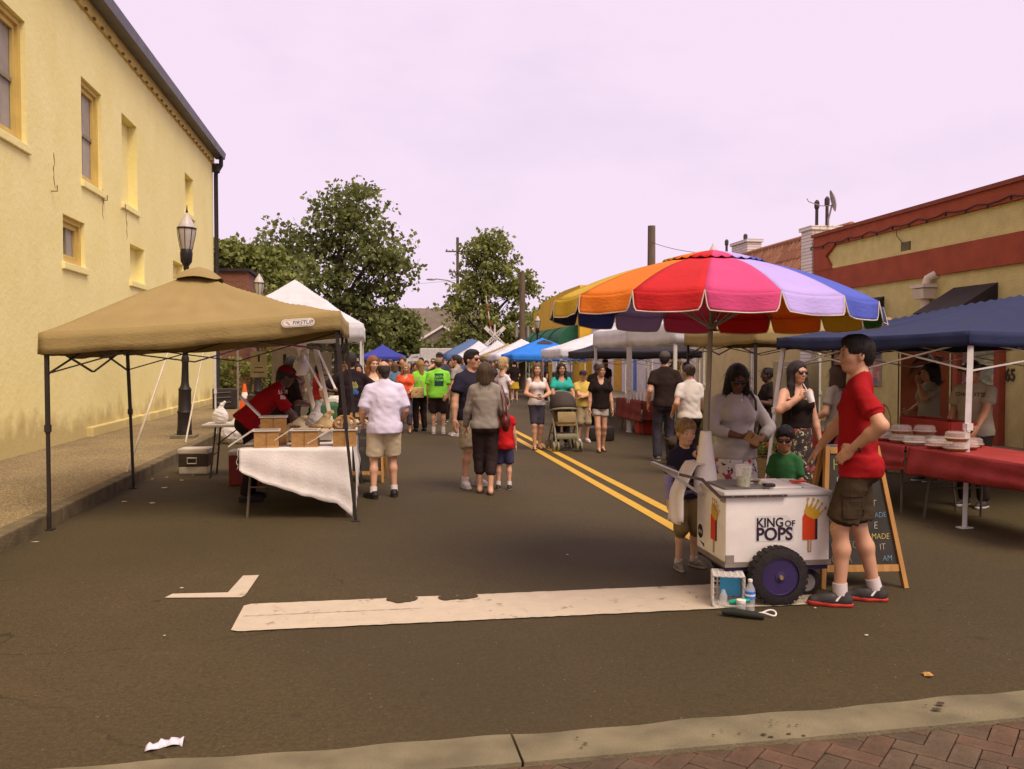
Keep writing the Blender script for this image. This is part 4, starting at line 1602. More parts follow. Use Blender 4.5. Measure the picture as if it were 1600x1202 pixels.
# rain hopper and pipe
pipe_m = M('downpipe_cream', (0.60, 0.50, 0.38), rough=0.6, var=0.1, scale=3)
yy(MB().tube([(XR - 0.12, 15.85, 0.3), (XR - 0.12, 15.85, 2.95)], 0.085, 12).build('downpipe', pipe_m, ts, True))
yy(MB().box((XR - 0.13, 15.85, 2.98), (0.26, 0.30, 0.20), None, 1.25).box((XR - 0.15, 15.85, 3.13), (0.34, 0.44, 0.07)).build('rain_hopper', pipe_m, ts))
yy(MB().tube([(XR + 0.1, 15.65, 3.32), (XR - 0.05, 15.68, 3.34), (XR - 0.13, 15.76, 3.28), (XR - 0.14, 15.8, 3.14)], 0.085, 10).build('spout', pipe_m, ts, True))
awn_m = M('awning_black', (0.026, 0.017, 0.014), rough=0.8, var=0.2, scale=3)
for (y0, y1) in ((13.95, 15.15), (17.45, 18.6)):
    a_ = empty('window_awning', (XR, (y0 + y1) / 2, 0), 0, 'black wedge awning on the stucco shop %s' % ('right of the white rain pipe' if y0 < 15 else 'half hidden behind the rainbow umbrella'), 'awning', 'awnings of the stucco shop')
    hw = (y1 - y0) / 2
    MB().add([(0, -hw, 3.05), (0, hw, 3.05), (-0.85, hw, 2.55), (-0.85, -hw, 2.55), (-0.85, hw, 2.40), (-0.85, -hw, 2.40), (0, -hw, 2.40), (0, hw, 2.40)],
             [(0, 1, 2, 3), (3, 2, 4, 5), (0, 3, 5, 6), (1, 7, 4, 2)]).build('canopy', awn_m, a_)
    MB().box((0.0, 0, 1.75), (0.06, 2 * hw - 0.1, 1.35)).build('window', win_glass, a_)
    fr = MB()
    fr.tube([(-0.02, -hw, 2.4), (-0.84, -hw, 2.4), (-0.84, hw, 2.4), (-0.02, hw, 2.4)], 0.012, 6)
    fr.build('awning_frame', awn_m, a_)
# doorway with red posts and number
dr = empty('shop_door', (XR, 14.35, 0), 0, 'dark glazed shop door with red painted frame behind the hat-wearing vendor', 'door')
MB().box((-0.02, 0, 1.2), (0.04, 0.95, 2.1)).build('glass', win_glass, dr)
for q in (-1, 1):
    MB().cbox((-0.07, q * 0.56, 1.25), (0.14, 0.14, 2.3), 0.01).build('post', red_band, dr)
MB().cbox((-0.07, 0, 2.46), (0.14, 1.3, 0.14), 0.01).build('lintel', red_band, dr)
for k in range(5):
    MB().box((-0.045, 0, 0.5 + 0.36 * k), (0.03, 0.9, 0.03)).build('glazing_bar', M('bar_white', (0.5, 0.42, 0.3), rough=0.6), dr)
t65 = text('number', '65', 0.30, M('number_dark', (0.075, 0.055, 0.03), rough=0.6), (XR - 0.012, 13.72, 1.30), (R(90), 0, R(-90)), None, 0.008, 'LEFT', 0.8, 0.02)
tag(t65, 'dark house number 65 on the tan stucco wall', 'number')
for (y0, z1) in ((19.2, 2.6), (12.9, 2.6)):
    o = empty('wall_pier', (XR, y0, 0), 0, 'red brick pier against the stucco wall behind the floral dress' if y0 > 15 else 'red painted pier at the right end of the stucco wall', 'pier')
    MB().box((-0.06, 0, z1 / 2), (0.14, 0.42, z1)).build('pier', brick_red_y if y0 > 15 else red_band, o)

# white brick chimney stub, tiled mansard building
wbrick = brickwall_mat('white_brick', (0.86, 0.76, 0.70), (0.78, 0.68, 0.62), (0.36, 0.27, 0.20), vec_xyz=(1, 2), bh=0.085)
wbrickx = brickwall_mat('white_brick_x', (0.86, 0.76, 0.70), (0.78, 0.68, 0.62), (0.36, 0.27, 0.20), vec_xyz=(0, 2), bh=0.085)
ch = empty('white_brick_chimney', (11.2, 20.75, 0), 0, 'white painted brick party wall stub between tan shop and tiled roof', 'chimney')
MB().box((0.9, 0, 2.5), (2.4, 0.55, 4.9)).build('stack', wbrickx, ch)
MB().box((0.9, 0, 5.0), (2.5, 0.65, 0.10)).build('cap', wbrickx, ch)
dish = empty('satellite_dish', (11.3, 20.4, 5.05), 0, 'grey satellite dish on the white brick wall stub', 'dish')
dm = M('dish_grey', (0.30, 0.25, 0.24), rough=0.5, metal=0.3)
MB().tube([(0, 0, -0.02), (0.0, 0, 0.14), (0.05, 0, 0.34), (0.1, 0.02, 0.52)], 0.022, 8).build('mast', dm, dish)
MB().lathe([(0.02, 0.06), (0.16, 0.045), (0.27, 0.0), (0.275, 0.0), (0.27, -0.012), (0.16, 0.03), (0.02, 0.045)], (0, 0, 0), 20).build('reflector', dm, dish, True)
rl = dish.children[-1]
rl.location = (0.12, 0.0, 0.62)
rl.rotation_euler = (R(20), R(75), 0)
rl.scale = (1, 0.9, 1)
MB().tube([(0.1, 0, 0.50), (-0.15, 0.1, 0.5), (-0.42, 0.22, 0.62), (-0.46, 0.24, 0.70)], 0.012, 6).build('feed_arm', dm, dish)

tl = empty('tiled_roof_shop', (11.4, 25, 0), 0, 'cream shop with steep terracotta tile roof beside the tan shop', 'building')
creamw = M('cream_wall', (0.55, 0.43, 0.20), rough=0.9, var=0.1, scale=3)
yy(MB().box((14.4, 25.4, 1.8), (6.0, 8.6, 3.5)).build('wall', creamw, tl))
tile_m = [M('roof_tile_%d' % i, c, rough=0.85, var=0.25, scale=8) for i, c in enumerate([(0.30, 0.125, 0.060), (0.25, 0.10, 0.05), (0.34, 0.150, 0.075)])]
yy(MB().prism([(11.2, 21.1, 3.55), (12.3, 21.1, 5.15), (13, 21.1, 5.15), (13, 21.1, 3.5)], (0, 8.6, 0)).build('roof', tile_m[1], tl))
tms = []
for tm in tile_m:
    mb = MB()
    vs = []
    for k in range(6):
        t = math.pi * k / 5
        for z_ in (0, 0.40):
            vs.append((0.105 * math.cos(t) * (1.0 if z_ == 0 else 0.88), 0.055 * math.sin(t) * (1.0 if z_ == 0 else 0.88), z_))
    mb.add(vs, [(2 * k, 2 * k + 1, 2 * k + 3, 2 * k + 2) for k in range(5)] + [(0, 2, 4, 6, 8, 10), (11, 9, 7, 5, 3, 1), (0, 10, 11, 1)])
    t_ = mb.build('roof_tile', tm)
    tms.append(t_.data)
    bpy.data.objects.remove(t_)
slope = Vector((1.1, 0, 1.6)).normalized()
nrm_ = Vector((-1.6, 0, 1.1)).normalized()
RM = Matrix((Vector((0, 1, 0)), nrm_, slope)).transposed().to_4x4()
for r_ in range(5):
    for c_ in range(36):
        o = bpy.data.objects.new('roof_tile', rng.choice(tms))
        link(o, tl)
        pt = Vector((11.2, 21.2 + c_ * 0.235, 3.55)) + slope * (r_ * 0.385) + nrm_ * (0.02 + 0.012 * (r_ % 2))
        o.matrix_local = Matrix.Translation(pt - Vector(tl.location)) @ RM @ Matrix.Rotation(rng.uniform(-0.02, 0.02), 4, 'Y')
yy(MB().tube([(12.3, 21.0, 5.18), (12.3, 29.8, 5.18)], 0.09, 8).build('ridge_cap', tile_m[0], tl, True))
wc = empty('white_parapet_stub', (12.6, 28.2, 0), 0, 'low white brick parapet stub above the tiled roof', 'chimney')
MB().box((0, 0, 5.3), (0.5, 1.3, 0.6)).box((0, 0, 5.66), (0.6, 1.4, 0.10)).build('stack', wbrick, wc)
pipe_d = M('vent_pipe_dark', (0.05, 0.035, 0.035), rough=0.6)
for i, (x_, y_, h_, lab) in enumerate(((12.6, 23.4, 1.25, 'near tall dark roof vent pipe beside its twin'), (12.75, 23.1, 1.3, 'second tall dark roof vent pipe nearest the dish'),
                                       (12.7, 28.5, 1.0, 'dark vent pipe standing on the low white parapet'), (12.9, 30.6, 1.1, 'dark vent pipe left of the white parapet'),
                                       (12.9, 29.7, 0.8, 'short dark vent pipe left of the white parapet'))):
    o = empty('vent_pipe', (x_, y_, 5.05), 0, lab, 'vent pipe', 'roof vent pipes')
    MB().tube([(0, 0, -0.2), (0, 0, h_ * 0.8)], 0.045, 8).build('stem', pipe_d, o)
    MB().lathe([(0.05, h_ * 0.76), (0.075, h_ * 0.8), (0.075, h_ * 0.92), (0.03, h_ * 0.97)], n=8).build('cowl', pipe_d, o)

# white plank building and yellow building with green awnings further on
wpb = empty('white_shop', (11.5, 38, 0), 0, 'long white painted shop beyond the tiled roof', 'building')
wp = M('white_boards', (0.68, 0.60, 0.56), rough=0.8, var=0.1, scale=3)
yy(MB().box((14.5, 37.5, 1.95), (6, 15.6, 3.9)).build('wall', wp, wpb))
for k in range(26):
    yy(MB().box((11.48, 30.2 + k * 0.6, 3.0), (0.05, 0.08, 1.7)).build('batten', wp, wpb))
bl_m = M('blue_panel', (0.10, 0.20, 0.50), rough=0.7)
or_m = M('ochre_panel', (0.60, 0.33, 0.03), rough=0.7)
for (y_, w_, mm) in ((32.0, 0.9, or_m), (33.6, 0.3, bl_m), (35.4, 0.7, win_glass), (37.4, 0.35, bl_m), (38.6, 0.35, bl_m), (40.2, 1.2, or_m), (42.5, 1.0, or_m)):
    yy(MB().box((11.48, y_, 1.25), (0.06, w_, 2.2)).build('door_panel', mm, wpb))
yg = empty('yellow_shop', (11.0, 52, 0), 0, 'bright yellow shop with stepped parapet and green awnings far down the street', 'building')
ylw = M('bright_yellow', (0.72, 0.42, 0.035), rough=0.85, var=0.1, scale=1.5)
yy(MB().prism([(11, 46, 0), (11, 60, 0), (11, 60, 4.9), (11, 57.4, 5.05), (11, 57.4, 5.4), (11, 50, 5.7), (11, 46, 5.7)], (7, 0, 0)).build('wall', ylw, yg))
for k in range(3):
    yy(MB().box((10.96, 48.5 + k * 3.6, 1.5), (0.06, 2.0, 2.2)).build('window', win_glass, yg))
grn = M('green_awning', (0.015, 0.10, 0.045), rough=0.7, var=0.2, scale=3)
for k in range(4):
    a_ = empty('barrel_awning', (11, 47.6 + k * 3.1, 2.5), 0, 'green barrel awning on the yellow shop, %s in the row' % ('nearest', 'second', 'third', 'farthest')[k], 'awning', 'green awnings of the yellow shop')
    vs, fs = [], []
    for i in range(9):
        t = math.pi / 2 * i / 8
        for y_ in (-1.15, 1.15):
            vs.append((-1.15 * math.sin(t), y_, 1.05 * math.cos(t)))
    fs = [(2 * i, 2 * i + 1, 2 * i + 3, 2 * i + 2) for i in range(8)]
    fs += [tuple([2 * i for i in range(9)] + [18]), tuple([2 * i + 1 for i in range(9)] + [19])]
    vs += [(0, -1.15, 0), (0, 1.15, 0)]
    mesh_obj('canopy', vs, fs, grn, a_)

# ------------------------------------------------------------ far end: house, fences, railway crossing
hs_ = empty('far_house', (6, 112, 0), 0, 'grey roofed brick house with white gable beyond the crossing', 'house')
roofg = M('grey_shingles', (0.155, 0.120, 0.085), rough=0.9, var=0.15, scale=1.5)
yy(MB().box((3, 112, 1.9), (22, 8, 3.8)).build('wall', M('far_brick', (0.10, 0.058, 0.034), rough=0.9), hs_))
yy(MB().prism([(-8.5, 107.5, 3.8), (-8.5, 112, 8.2), (-8.5, 116.5, 3.8)], (23, 0, 0)).build('roof', roofg, hs_))
yy(MB().prism([(4.8, 106.8, 3.5), (11.5, 106.8, 3.5), (8.2, 106.8, 5.6)], (0, 4, 0)).build('porch_gable', roofg, hs_))
yy(MB().tube([(4.6, 106.7, 3.5), (8.2, 106.7, 5.7), (11.7, 106.7, 3.5)], 0.16, 5).build('bargeboard', M('far_white', (0.7, 0.6, 0.5), rough=0.7), hs_))
fw = M('far_white', (0.7, 0.6, 0.5), rough=0.7)
for (x_, w_, lab) in ((-1.2, 4.4, 'white rail barrier across the street end, left one'), (4.0, 5.0, 'white rail barrier across the street end, right one')):
    o = empty('rail_barrier', (x_, 66, 0), 0, lab, 'barrier', 'white barriers at the crossing')
    for q in (-1, 1):
        MB().cbox((q * w_ / 2, 0, 0.9), (0.16, 0.16, 1.8), 0.02).build('post', fw, o)
    for z_ in (1.62, 1.1):
        MB().box((0, 0.1, z_), (w_ + 0.8, 0.05, 0.22)).build('rail', fw, o)
wv = empty('white_van', (4.9, 72, 0), 0, 'white box van parked beyond the crossing', 'van')
MB().cbox((0.6, 0, 1.55), (3.8, 1.9, 2.0), 0.06).build('cargo_box', M('van_white', (0.55, 0.50, 0.44), rough=0.4), wv)
MB().prism([(-1.3, -0.9, 0.5), (-1.3, -0.9, 2.1), (-2.0, -0.9, 2.05), (-2.5, -0.9, 1.35), (-3.0, -0.9, 1.2), (-3.0, -0.9, 0.5)], (0, 1.8, 0)).build('cab', M('van_white', (0, 0, 0)), wv)
MB().prism([(-1.45, -0.91, 1.35), (-1.45, -0.91, 1.95), (-1.95, -0.91, 1.92), (-2.35, -0.91, 1.35)], (0, -0.02, 0)).build('side_window', win_glass, wv)
tyre_m = M('tyre_black', (0.022, 0.016, 0.014), rough=0.85, var=0.3, scale=20, bump=0.3)
for q in (-2.1, 1.7):
    for s_ in (-0.85, 0.85):
        MB().lathe([(0.2, -0.1), (0.36, -0.1), (0.38, 0), (0.36, 0.1), (0.2, 0.1)], (q, s_, 0.38), 16, 'Y').build('wheel', tyre_m, wv, True)

wood_pole = M('pole_wood', (0.135, 0.090, 0.055), rough=0.9, var=0.3, scale=4, bump=0.4, bscale=18, stretch=(6, 6, 0.4))


def utility_pole(x, y, h, r, lab, arms=(), lamp=False, cans=0):
    o = empty('utility_pole', (x, y, 0), 0, lab, 'utility pole')
    MB().tube([(0, 0, 0), (0, 0, h)], [r, r * 0.8], 10).build('pole', wood_pole, o, True)
    for (z_, w_) in arms:
        MB().box((0, -r, z_), (w_, 0.12, 0.14)).build('crossarm', wood_pole, o)
        for q in (-0.45, -0.2, 0.2, 0.45):
            MB().lathe([(0.03, 0), (0.06, 0.06), (0.04, 0.16)], (q * w_, -r, z_ + 0.07), 6).build('insulator', dark_eave, o)
    if lamp:
        MB().tube([(0, 0, h * 0.66), (-1.0, 0, h * 0.69), (-2.2, 0, h * 0.70)], 0.05, 6).build('lamp_arm', dm, o)
        MB().ell((-2.6, 0, h * 0.695), (0.5, 0.16, 0.10), 10, 6).build('lamp_head', dm, o)
    for k in range(cans):
        MB().tube([((-1) ** k * (r + 0.12), 0, 2.9), ((-1) ** k * (r + 0.12), 0, 3.55)], 0.08, 8).build('meter_box', dm, o)
    return o


utility_pole(8.16, 48, 6.5, 0.20, 'brown wooden pole standing beside the railway tree', cans=2)
utility_pole(8.0, 85, 13.6, 0.17, 'tall thin pole with crossarms left of the railway tree', arms=((12.2, 2.4), (10.2, 1.8)), lamp=True)
utility_pole(13.4, 41, 8.2, 0.24, 'thick cut wooden pole behind the rainbow umbrella')
o = utility_pole(-7.0, 36.5, 6.0, 0.06, 'thin dark pipe on the red brick roof')
o['category'] = 'pipe'
# service wires
wire = M('wire_black', (0.03, 0.022, 0.018), rough=0.7)
for (a, b, sag, lab) in (((13.4, 41, 7.4), (12.5, 27, 5.2), 0.25, 'thin wire from the cut pole down to the roofs'), ((8.0, 85, 9.4), (-40, 90, 8.0), 0.8, 'thin wire crossing the sky left of the tall pole'),
                         ((9.0, 50, 3.3), (10.9, 46.3, 3.5), 0.5, 'sagging cable between far lamp and yellow shop')):
    A, B = Vector(a), Vector(b)
    pts = [A.lerp(B, k / 12) - Vector((0, 0, sag * 4 * (k / 12) * (1 - k / 12))) for k in range(13)]
    tag(MB().tube(pts, 0.014, 4).build('overhead_wire', wire), lab, 'wire')

# crossing gate raised, crossbuck
xg = empty('crossing_gate', (8.6, 62, 0), 0, 'raised red and white railway crossing gate arm', 'crossing gate')
MB().cbox((0, 0, 0.8), (0.35, 0.35, 1.6), 0.03).build('mast', dm, xg)
d0, d1 = Vector((0, -0.2, 1.2)), Vector((-0.75, -0.2, 6.2))
wr = M('gate_red', (0.48, 0.05, 0.02), rough=0.6)
for k in range(9):
    MB().bar(d0.lerp(d1, k / 9), d0.lerp(d1, (k + 1) / 9), 0.17, 0.05).build('stripe', fw if k % 2 == 0 else wr, xg)
xb = empty('crossbuck_sign', (8.25, 60, 0), 0, 'white crossbuck sign reading RAILROAD CROSSING', 'sign')
MB().tube([(0, 0.05, 0), (0, 0.05, 4.1)], 0.06, 8).build('post', fw, xb)
for sg, wd in ((1, 'RAIL ROAD'), (-1, 'CROSSING')):
    ax = Matrix.Rotation(sg * R(43), 3, 'Y')
    MB().box((0, -0.03 - 0.03 * (sg > 0), 3.25), (1.9, 0.025, 0.26), ax).build('blade', fw, xb)
    tx = text('lettering', wd, 0.22, M('sign_black', (0.02, 0.015, 0.015), rough=0.6, bump=0), (0, 0, 0), (0, 0, 0), xb, 0.002, 'CENTER')
    tx.matrix_local = Matrix.Translation((0, -0.052 - 0.03 * (sg > 0), 3.25)) @ ax.to_4x4() @ Matrix.Rotation(R(90), 4, 'X') @ Matrix.Translation((0, -0.075, 0))


# ------------------------------------------------------------ street lamps
def street_lamp(x, y, z0, lab, h=3.05, det=True):
    o = empty('street_lamp', (x, y, z0), 0, lab, 'street lamp', 'black acorn street lamps')
    o.scale = (0.72, 0.72, 1)
    o.rotation_euler = (0, R(1.2), 0)
    blk = M('lamp_black', (0.018, 0.012, 0.010), rough=0.5, var=0.2, scale=6, bump=0.1)
    MB().cbox((0, 0, 0.03), (0.62, 0.62, 0.06), 0.01).build('plinth', concrete, o)
    MB().lathe([(0.20, 0.06), (0.20, 0.12), (0.185, 0.16), (0.18, 0.46), (0.20, 0.50), (0.17, 0.54), (0.165, 0.90), (0.175, 0.94), (0.12, 1.0),
                (0.10, 1.08), (0.085, 1.45), (0.10, 1.48), (0.10, 1.55), (0.075, 1.60), (0.065, 1.9), (0.06, h), (0.075, h + 0.02), (0.075, h + 0.08)], n=14).build('column', blk, o, True)
    MB().lathe([(0.075, h + 0.08), (0.15, h + 0.16), (0.165, h + 0.32), (0.15, h + 0.38), (0.13, h + 0.40)], n=14).build('fitter', blk, o, True)
    gl = M('lamp_glass', (0.62, 0.55, 0.46), rough=0.25, var=0.1, scale=8, bump=0.3, bscale=30, trans=0.3)
    MB().lathe([(0.13, h + 0.40), (0.19, h + 0.58), (0.225, h + 0.76), (0.22, h + 0.80)], n=16).build('globe', gl, o, True)
    MB().lathe([(0.225, h + 0.795), (0.20, h + 0.86), (0.13, h + 0.97), (0.06, h + 1.04), (0.03, h + 1.10), (0.03, h + 1.10)], n=16).build('hood', M('lamp_hood', (0.50, 0.43, 0.37), rough=0.3, var=0.1, scale=8), o, True)
    MB().lathe([(0.02, h + 1.09), (0.035, h + 1.12), (0.02, h + 1.16), (0.008, h + 1.25)], n=8).build('finial', blk, o, True)
    cg = MB()
    for k in range(8):
        t = 2 * math.pi * k / 8
        cg.tube([(r_ * math.cos(t), r_ * math.sin(t), z_) for r_, z_ in ((0.15, h + 0.38), (0.205, h + 0.58), (0.24, h + 0.74), (0.25, h + 0.82), (0.235, h + 0.80))], 0.009, 5)
    ring = [(0.238 * math.cos(2 * math.pi * k / 16), 0.238 * math.sin(2 * math.pi * k / 16), h + 0.80) for k in range(16)]
    cg.tube(ring, 0.016, 6, closed=True)
    cg.build('cage', blk, o, True)
    return o


street_lamp(-3.68, 17.55, 0.15, 'black acorn street lamp rising behind the tan tent', 3.25)
street_lamp(-3.75, 28.6, 0.15, 'black acorn street lamp half hidden behind the tan tent roof', 3.15)
street_lamp(9.05, 48.5, 0.14, 'small far street lamp in front of the yellow shop', 2.9)

# ------------------------------------------------------------ trees and plants
def leaf_mat(name, c1, c2):
    m, n, l, p = mat_nodes(name)
    at = n.new('ShaderNodeAttribute')
    at.attribute_name = 'vary'
    mx = n.new('ShaderNodeMix')
    mx.data_type = 'RGBA'
    mx.inputs['A'].default_value = (*c1, 1)
    mx.inputs['B'].default_value = (*c2, 1)
    l.new(at.outputs['Fac'], mx.inputs['Factor'])
    l.new(mx.outputs['Result'], p.inputs['Base Color'])
    p.inputs['Roughness'].default_value = 0.6
    p.inputs['Specular IOR Level'].default_value = 0.25
    tr = n.new('ShaderNodeBsdfTranslucent')
    l.new(mx.outputs['Result'], tr.inputs['Color'])
    ms = n.new('ShaderNodeMixShader')
    ms.inputs['Fac'].default_value = 0.32
    l.new(p.outputs['BSDF'], ms.inputs[1])
    l.new(tr.outputs['BSDF'], ms.inputs[2])
    l.new(ms.outputs['Shader'], n['Material Output'].inputs['Surface'])
    return m


bark = M('bark', (0.055, 0.036, 0.022), rough=0.95, var=0.4, scale=3, bump=0.5, bscale=12, stretch=(3, 3, 0.5))
leafA = leaf_mat('leaf_dark', (0.085, 0.098, 0.022), (0.235, 0.255, 0.070))
leafB = leaf_mat('leaf_mid', (0.115, 0.128, 0.026), (0.325, 0.335, 0.085))
leafC = leaf_mat('leaf_far', (0.070, 0.070, 0.018), (0.130, 0.125, 0.042))


def leaves(name, centers, per, spread, size, mat, parent):
    """leaf-sized faces around clump centres (numpy), one mesh, per-leaf tone"""
    C = np.repeat(np.asarray(centers), per, axis=0)
    N = len(C)
    off = nrg.normal(0, 1, (N, 3))
    off /= np.linalg.norm(off, axis=1)[:, None] + 1e-6
    off *= (nrg.random((N, 1)) ** 0.5) * spread * np.array((1, 1, 0.75))
    P = C + off
    a = nrg.normal(0, 1, (N, 3))
    a[:, 2] -= 0.25
    a /= np.linalg.norm(a, axis=1)[:, None]
    b = np.cross(a, nrg.normal(0, 1, (N, 3)))
    b /= np.linalg.norm(b, axis=1)[:, None] + 1e-6
    nn = np.cross(a, b)
    L = size * nrg.uniform(0.6, 1.3, (N, 1))
    Wd = L * 0.42
    V = np.stack([P, P + a * L * 0.5 + b * Wd + nn * L * 0.08, P + a * L, P + a * L * 0.5 - b * Wd + nn * L * 0.08], 1).reshape(-1, 3)
    Q = np.arange(N * 4).reshape(N, 4)
    o = np_mesh(name, V, Q, mat, parent)
    o.data.polygons.foreach_set('use_smooth', np.zeros(N, bool))
    clump = np.repeat(nrg.random(len(centers)), per)
    tone = np.clip(clump * 0.55 + nrg.random(N) * 0.45, 0, 1).astype(np.float32)
    at = o.data.attributes.new('vary', 'FLOAT', 'FACE')
    at.data.foreach_set('value', tone)
    return o


def tree(name, lab, base, lobes, per, spread, size, mat, trunk_r=0.3, group='trees at the far end'):
    """lobes: (x, y, z, rx, ry, rz, clumps) relative to the base"""
    o = empty(name, base, 0, lab, 'tree', group)
    cs, mains = [], []
    for (lx, ly, lz, rx, ry, rz, n_) in lobes:
        k = 0
        while k < n_:
            d = nrg.normal(0, 1, 3)
            d /= np.linalg.norm(d)
            r = nrg.uniform(0.05, 1.12) ** 0.6
            q = np.array((lx, ly, lz)) + d * r * np.array((rx, ry, rz))
            if q[2] > 0.3:
                cs.append(q)
                k += 1
        mains.append((lx, ly, lz))
    top = max(c[2] for c in cs)
    mb = MB()
    zt = [0, top * 0.2, top * 0.45, top * 0.7, top * 0.9]
    wob = [(rng.uniform(-0.02, 0.02) * top * (k > 0), rng.uniform(-0.02, 0.02) * top * (k > 0)) for k in range(5)]
    mb.tube([(wx, wy, z_) for (wx, wy), z_ in zip(wob, zt)], [trunk_r, trunk_r * 0.8, trunk_r * 0.6, trunk_r * 0.35, trunk_r * 0.1], 8)
    for (lx, ly, lz) in mains:
        s0 = Vector((wob[1][0], wob[1][1], max(top * 0.15, min(lz * 0.55, top * 0.55))))
        e0 = Vector((lx, ly, lz))
        mid = s0.lerp(e0, 0.5) + Vector((rng.uniform(-.3, .3), rng.uniform(-.3, .3), 0.25))
        mb.tube([s0, mid, e0], [trunk_r * 0.42, trunk_r * 0.28, trunk_r * 0.12], 6)
        near = sorted(cs, key=lambda c: (c[0] - lx) ** 2 + (c[1] - ly) ** 2 + (c[2] - lz) ** 2)
        for c in near[::max(1, len(near) // 9)][:10]:
            if (Vector(c) - e0).length < 5:
                mb.tube([mid.lerp(e0, 0.7), Vector(c)], [trunk_r * 0.13, trunk_r * 0.04], 4)
    mb.build('trunk', bark, o, True)
    leaves('crown', cs, per, spread, size, mat, o)
    return o


def px(cx, cy, Y, rx, ry, n_, base, dy=0.0, depth=None):
    """lobe from its place on the facade of the tree: metres across and up at distance Y"""
    k = Y * 1.0035 / 1350
    return ((cx - 587) * Y * 1.025 / 1350 - base[0], dy, 1.68 + (561 - cy) * k - base[2], rx * k, (depth or (rx + ry) / 2) * k, ry * k, n_)


B = (-2.4, 60, 0)
tree('oak_tree', 'tall dark oak rising behind the white tent on the left', B,
     [px(548, 340, 60, 62, 55, 90, B), px(520, 395, 60, 70, 50, 70, B, 1), px(590, 400, 60, 50, 45, 50, B, -1), px(612, 425, 60, 36, 42, 44, B), px(450, 395, 60, 52, 44, 60, B, 1),
      px(400, 420, 60, 50, 28, 44, B), px(470, 450, 60, 90, 50, 90, B, -1), px(560, 470, 60, 60, 45, 60, B), px(500, 520, 60, 80, 45, 60, B, 1), px(585, 520, 60, 45, 45, 40, B)],
     21, 0.80, 0.33, leafA, 0.50)
B = (-8.5, 51, 0)
tree('elm_tree', 'lighter green tree above the red brick roof', B,
     [px(375, 405, 51, 36, 18, 40, B), px(420, 412, 51, 40, 28, 44, B, 1), px(360, 440, 51, 40, 40, 40, B), px(430, 450, 51, 45, 30, 40, B)], 30, 0.75, 0.32, leafB, 0.25)
B = (2.2, 74, 0)
tree('maple_tree', 'round low tree right of the dark oak', B, [px(622, 505, 74, 34, 30, 60, B), px(608, 540, 74, 40, 25, 50, B), px(640, 545, 74, 30, 24, 30, B)], 34, 0.95, 0.42, leafA, 0.25)
B = (9.8, 77, 0)
tree('sweetgum_tree', 'tall light green tree behind the railway crossing', B,
     [px(768, 380, 77, 34, 26, 36, B), px(738, 405, 77, 26, 34, 34, B), px(775, 425, 77, 40, 34, 44, B), px(745, 450, 77, 46, 38, 54, B), px(800, 455, 77, 30, 22, 26, B), px(818, 445, 77, 18, 24, 16, B),
      px(712, 480, 77, 34, 28, 34, B), px(765, 500, 77, 60, 34, 66, B), px(725, 525, 77, 42, 30, 44, B), px(800, 525, 77, 40, 34, 44, B)], 22, 0.72, 0.36, leafB, 0.32)
B = (17.5, 84, 0)
tree('pine_tree', 'spreading tree above the yellow shop roof', B, [px(862, 478, 84, 26, 18, 34, B), px(838, 505, 84, 30, 25, 40, B), px(880, 490, 84, 20, 16, 20, B)], 30, 0.85, 0.40, leafB, 0.25)
B = (12.8, 165, 0)
tree('far_tree', 'small far dome of a tree over the house roof', B, [px(672, 500, 165, 22, 10, 40, B)], 40, 1.6, 0.8, leafC, 0.3)
for i, (cx, Y, rx, ry, lab) in enumerate(((596, 92, 26, 26, 'dark shrub mass behind the left white barrier'), (640, 96, 28, 20, 'dark shrub mass below the grey house roof'),
                                          (690, 90, 26, 22, 'dark shrub mass beside the white van'), (560, 88, 34, 30, 'dark shrub mass behind the left white tent'),
                                          (745, 84, 34, 22, 'dark green shrub mass below the railway tree'), (800, 82, 30, 24, 'dark green shrub mass behind the wooden pole'))):
    B = ((cx - 587) * Y * 1.025 / 1350, Y, 0)
    o = empty('shrub', B, 0, lab, 'shrub', 'shrubs at the far end')
    cs = [np.array((nrg.normal(0, rx * Y / 1350 * 0.55), nrg.normal(0, 1.0), abs(nrg.normal(0, ry * Y / 1350 * 0.8)) + 0.4)) for _ in range(70)]
    leaves('foliage', cs, 30, 0.9, 0.5, leafA, o)
    MB().tube([(0, 0, 0), (0.1, 0, 1.0)], [0.15, 0.06], 6).build('stem', bark, o)
for (x_, y_, w_, lab) in ((-4.6, 32.9, 1.3, 'leafy shrub at the foot of the red brick wall'), (-6.2, 33.3, 0.9, 'leafy shrub between downpipe and brick wall'), (-4.0, 33.6, 0.9, 'climbing plant below the half hidden lamp')):
    o = empty('shrub', (x_, y_, 0.1), 0, lab, 'shrub', 'shrubs along the brick wall')
    cs = [np.array((nrg.uniform(-w_, w_), nrg.uniform(-0.4, 0.4), nrg.uniform(0.2, 1.5))) for _ in range(60)]
    if x_ == -4.0:
        cs = [np.array((nrg.uniform(-0.4, 0.4), 0.2, nrg.uniform(0.2, 4.3))) for _ in range(70)]
    leaves('foliage', cs, 26, 0.3, 0.14, leafB, o)
    MB().tube([(0, 0, 0), (0.1, 0, 1.0)], [0.06, 0.03], 6).build('stem', bark, o)
struct(mesh_obj('hills', [(-400, 420, -1), (400, 420, -1), (400, 480, 14), (-400, 480, 11)], [(0, 1, 2, 3)], M('far_woods', (0.06, 0.06, 0.03), rough=0.95, var=0.4, scale=0.06)))

# ------------------------------------------------------------ pop-up tents
def fabric(name, rgb, trans=0.14):
    return M('canopy_' + name, rgb, rough=0.8, var=0.06, scale=3, bump=0.25, bscale=26, trans=trans, spec=0.2, stretch=(1, 1, 2.2))


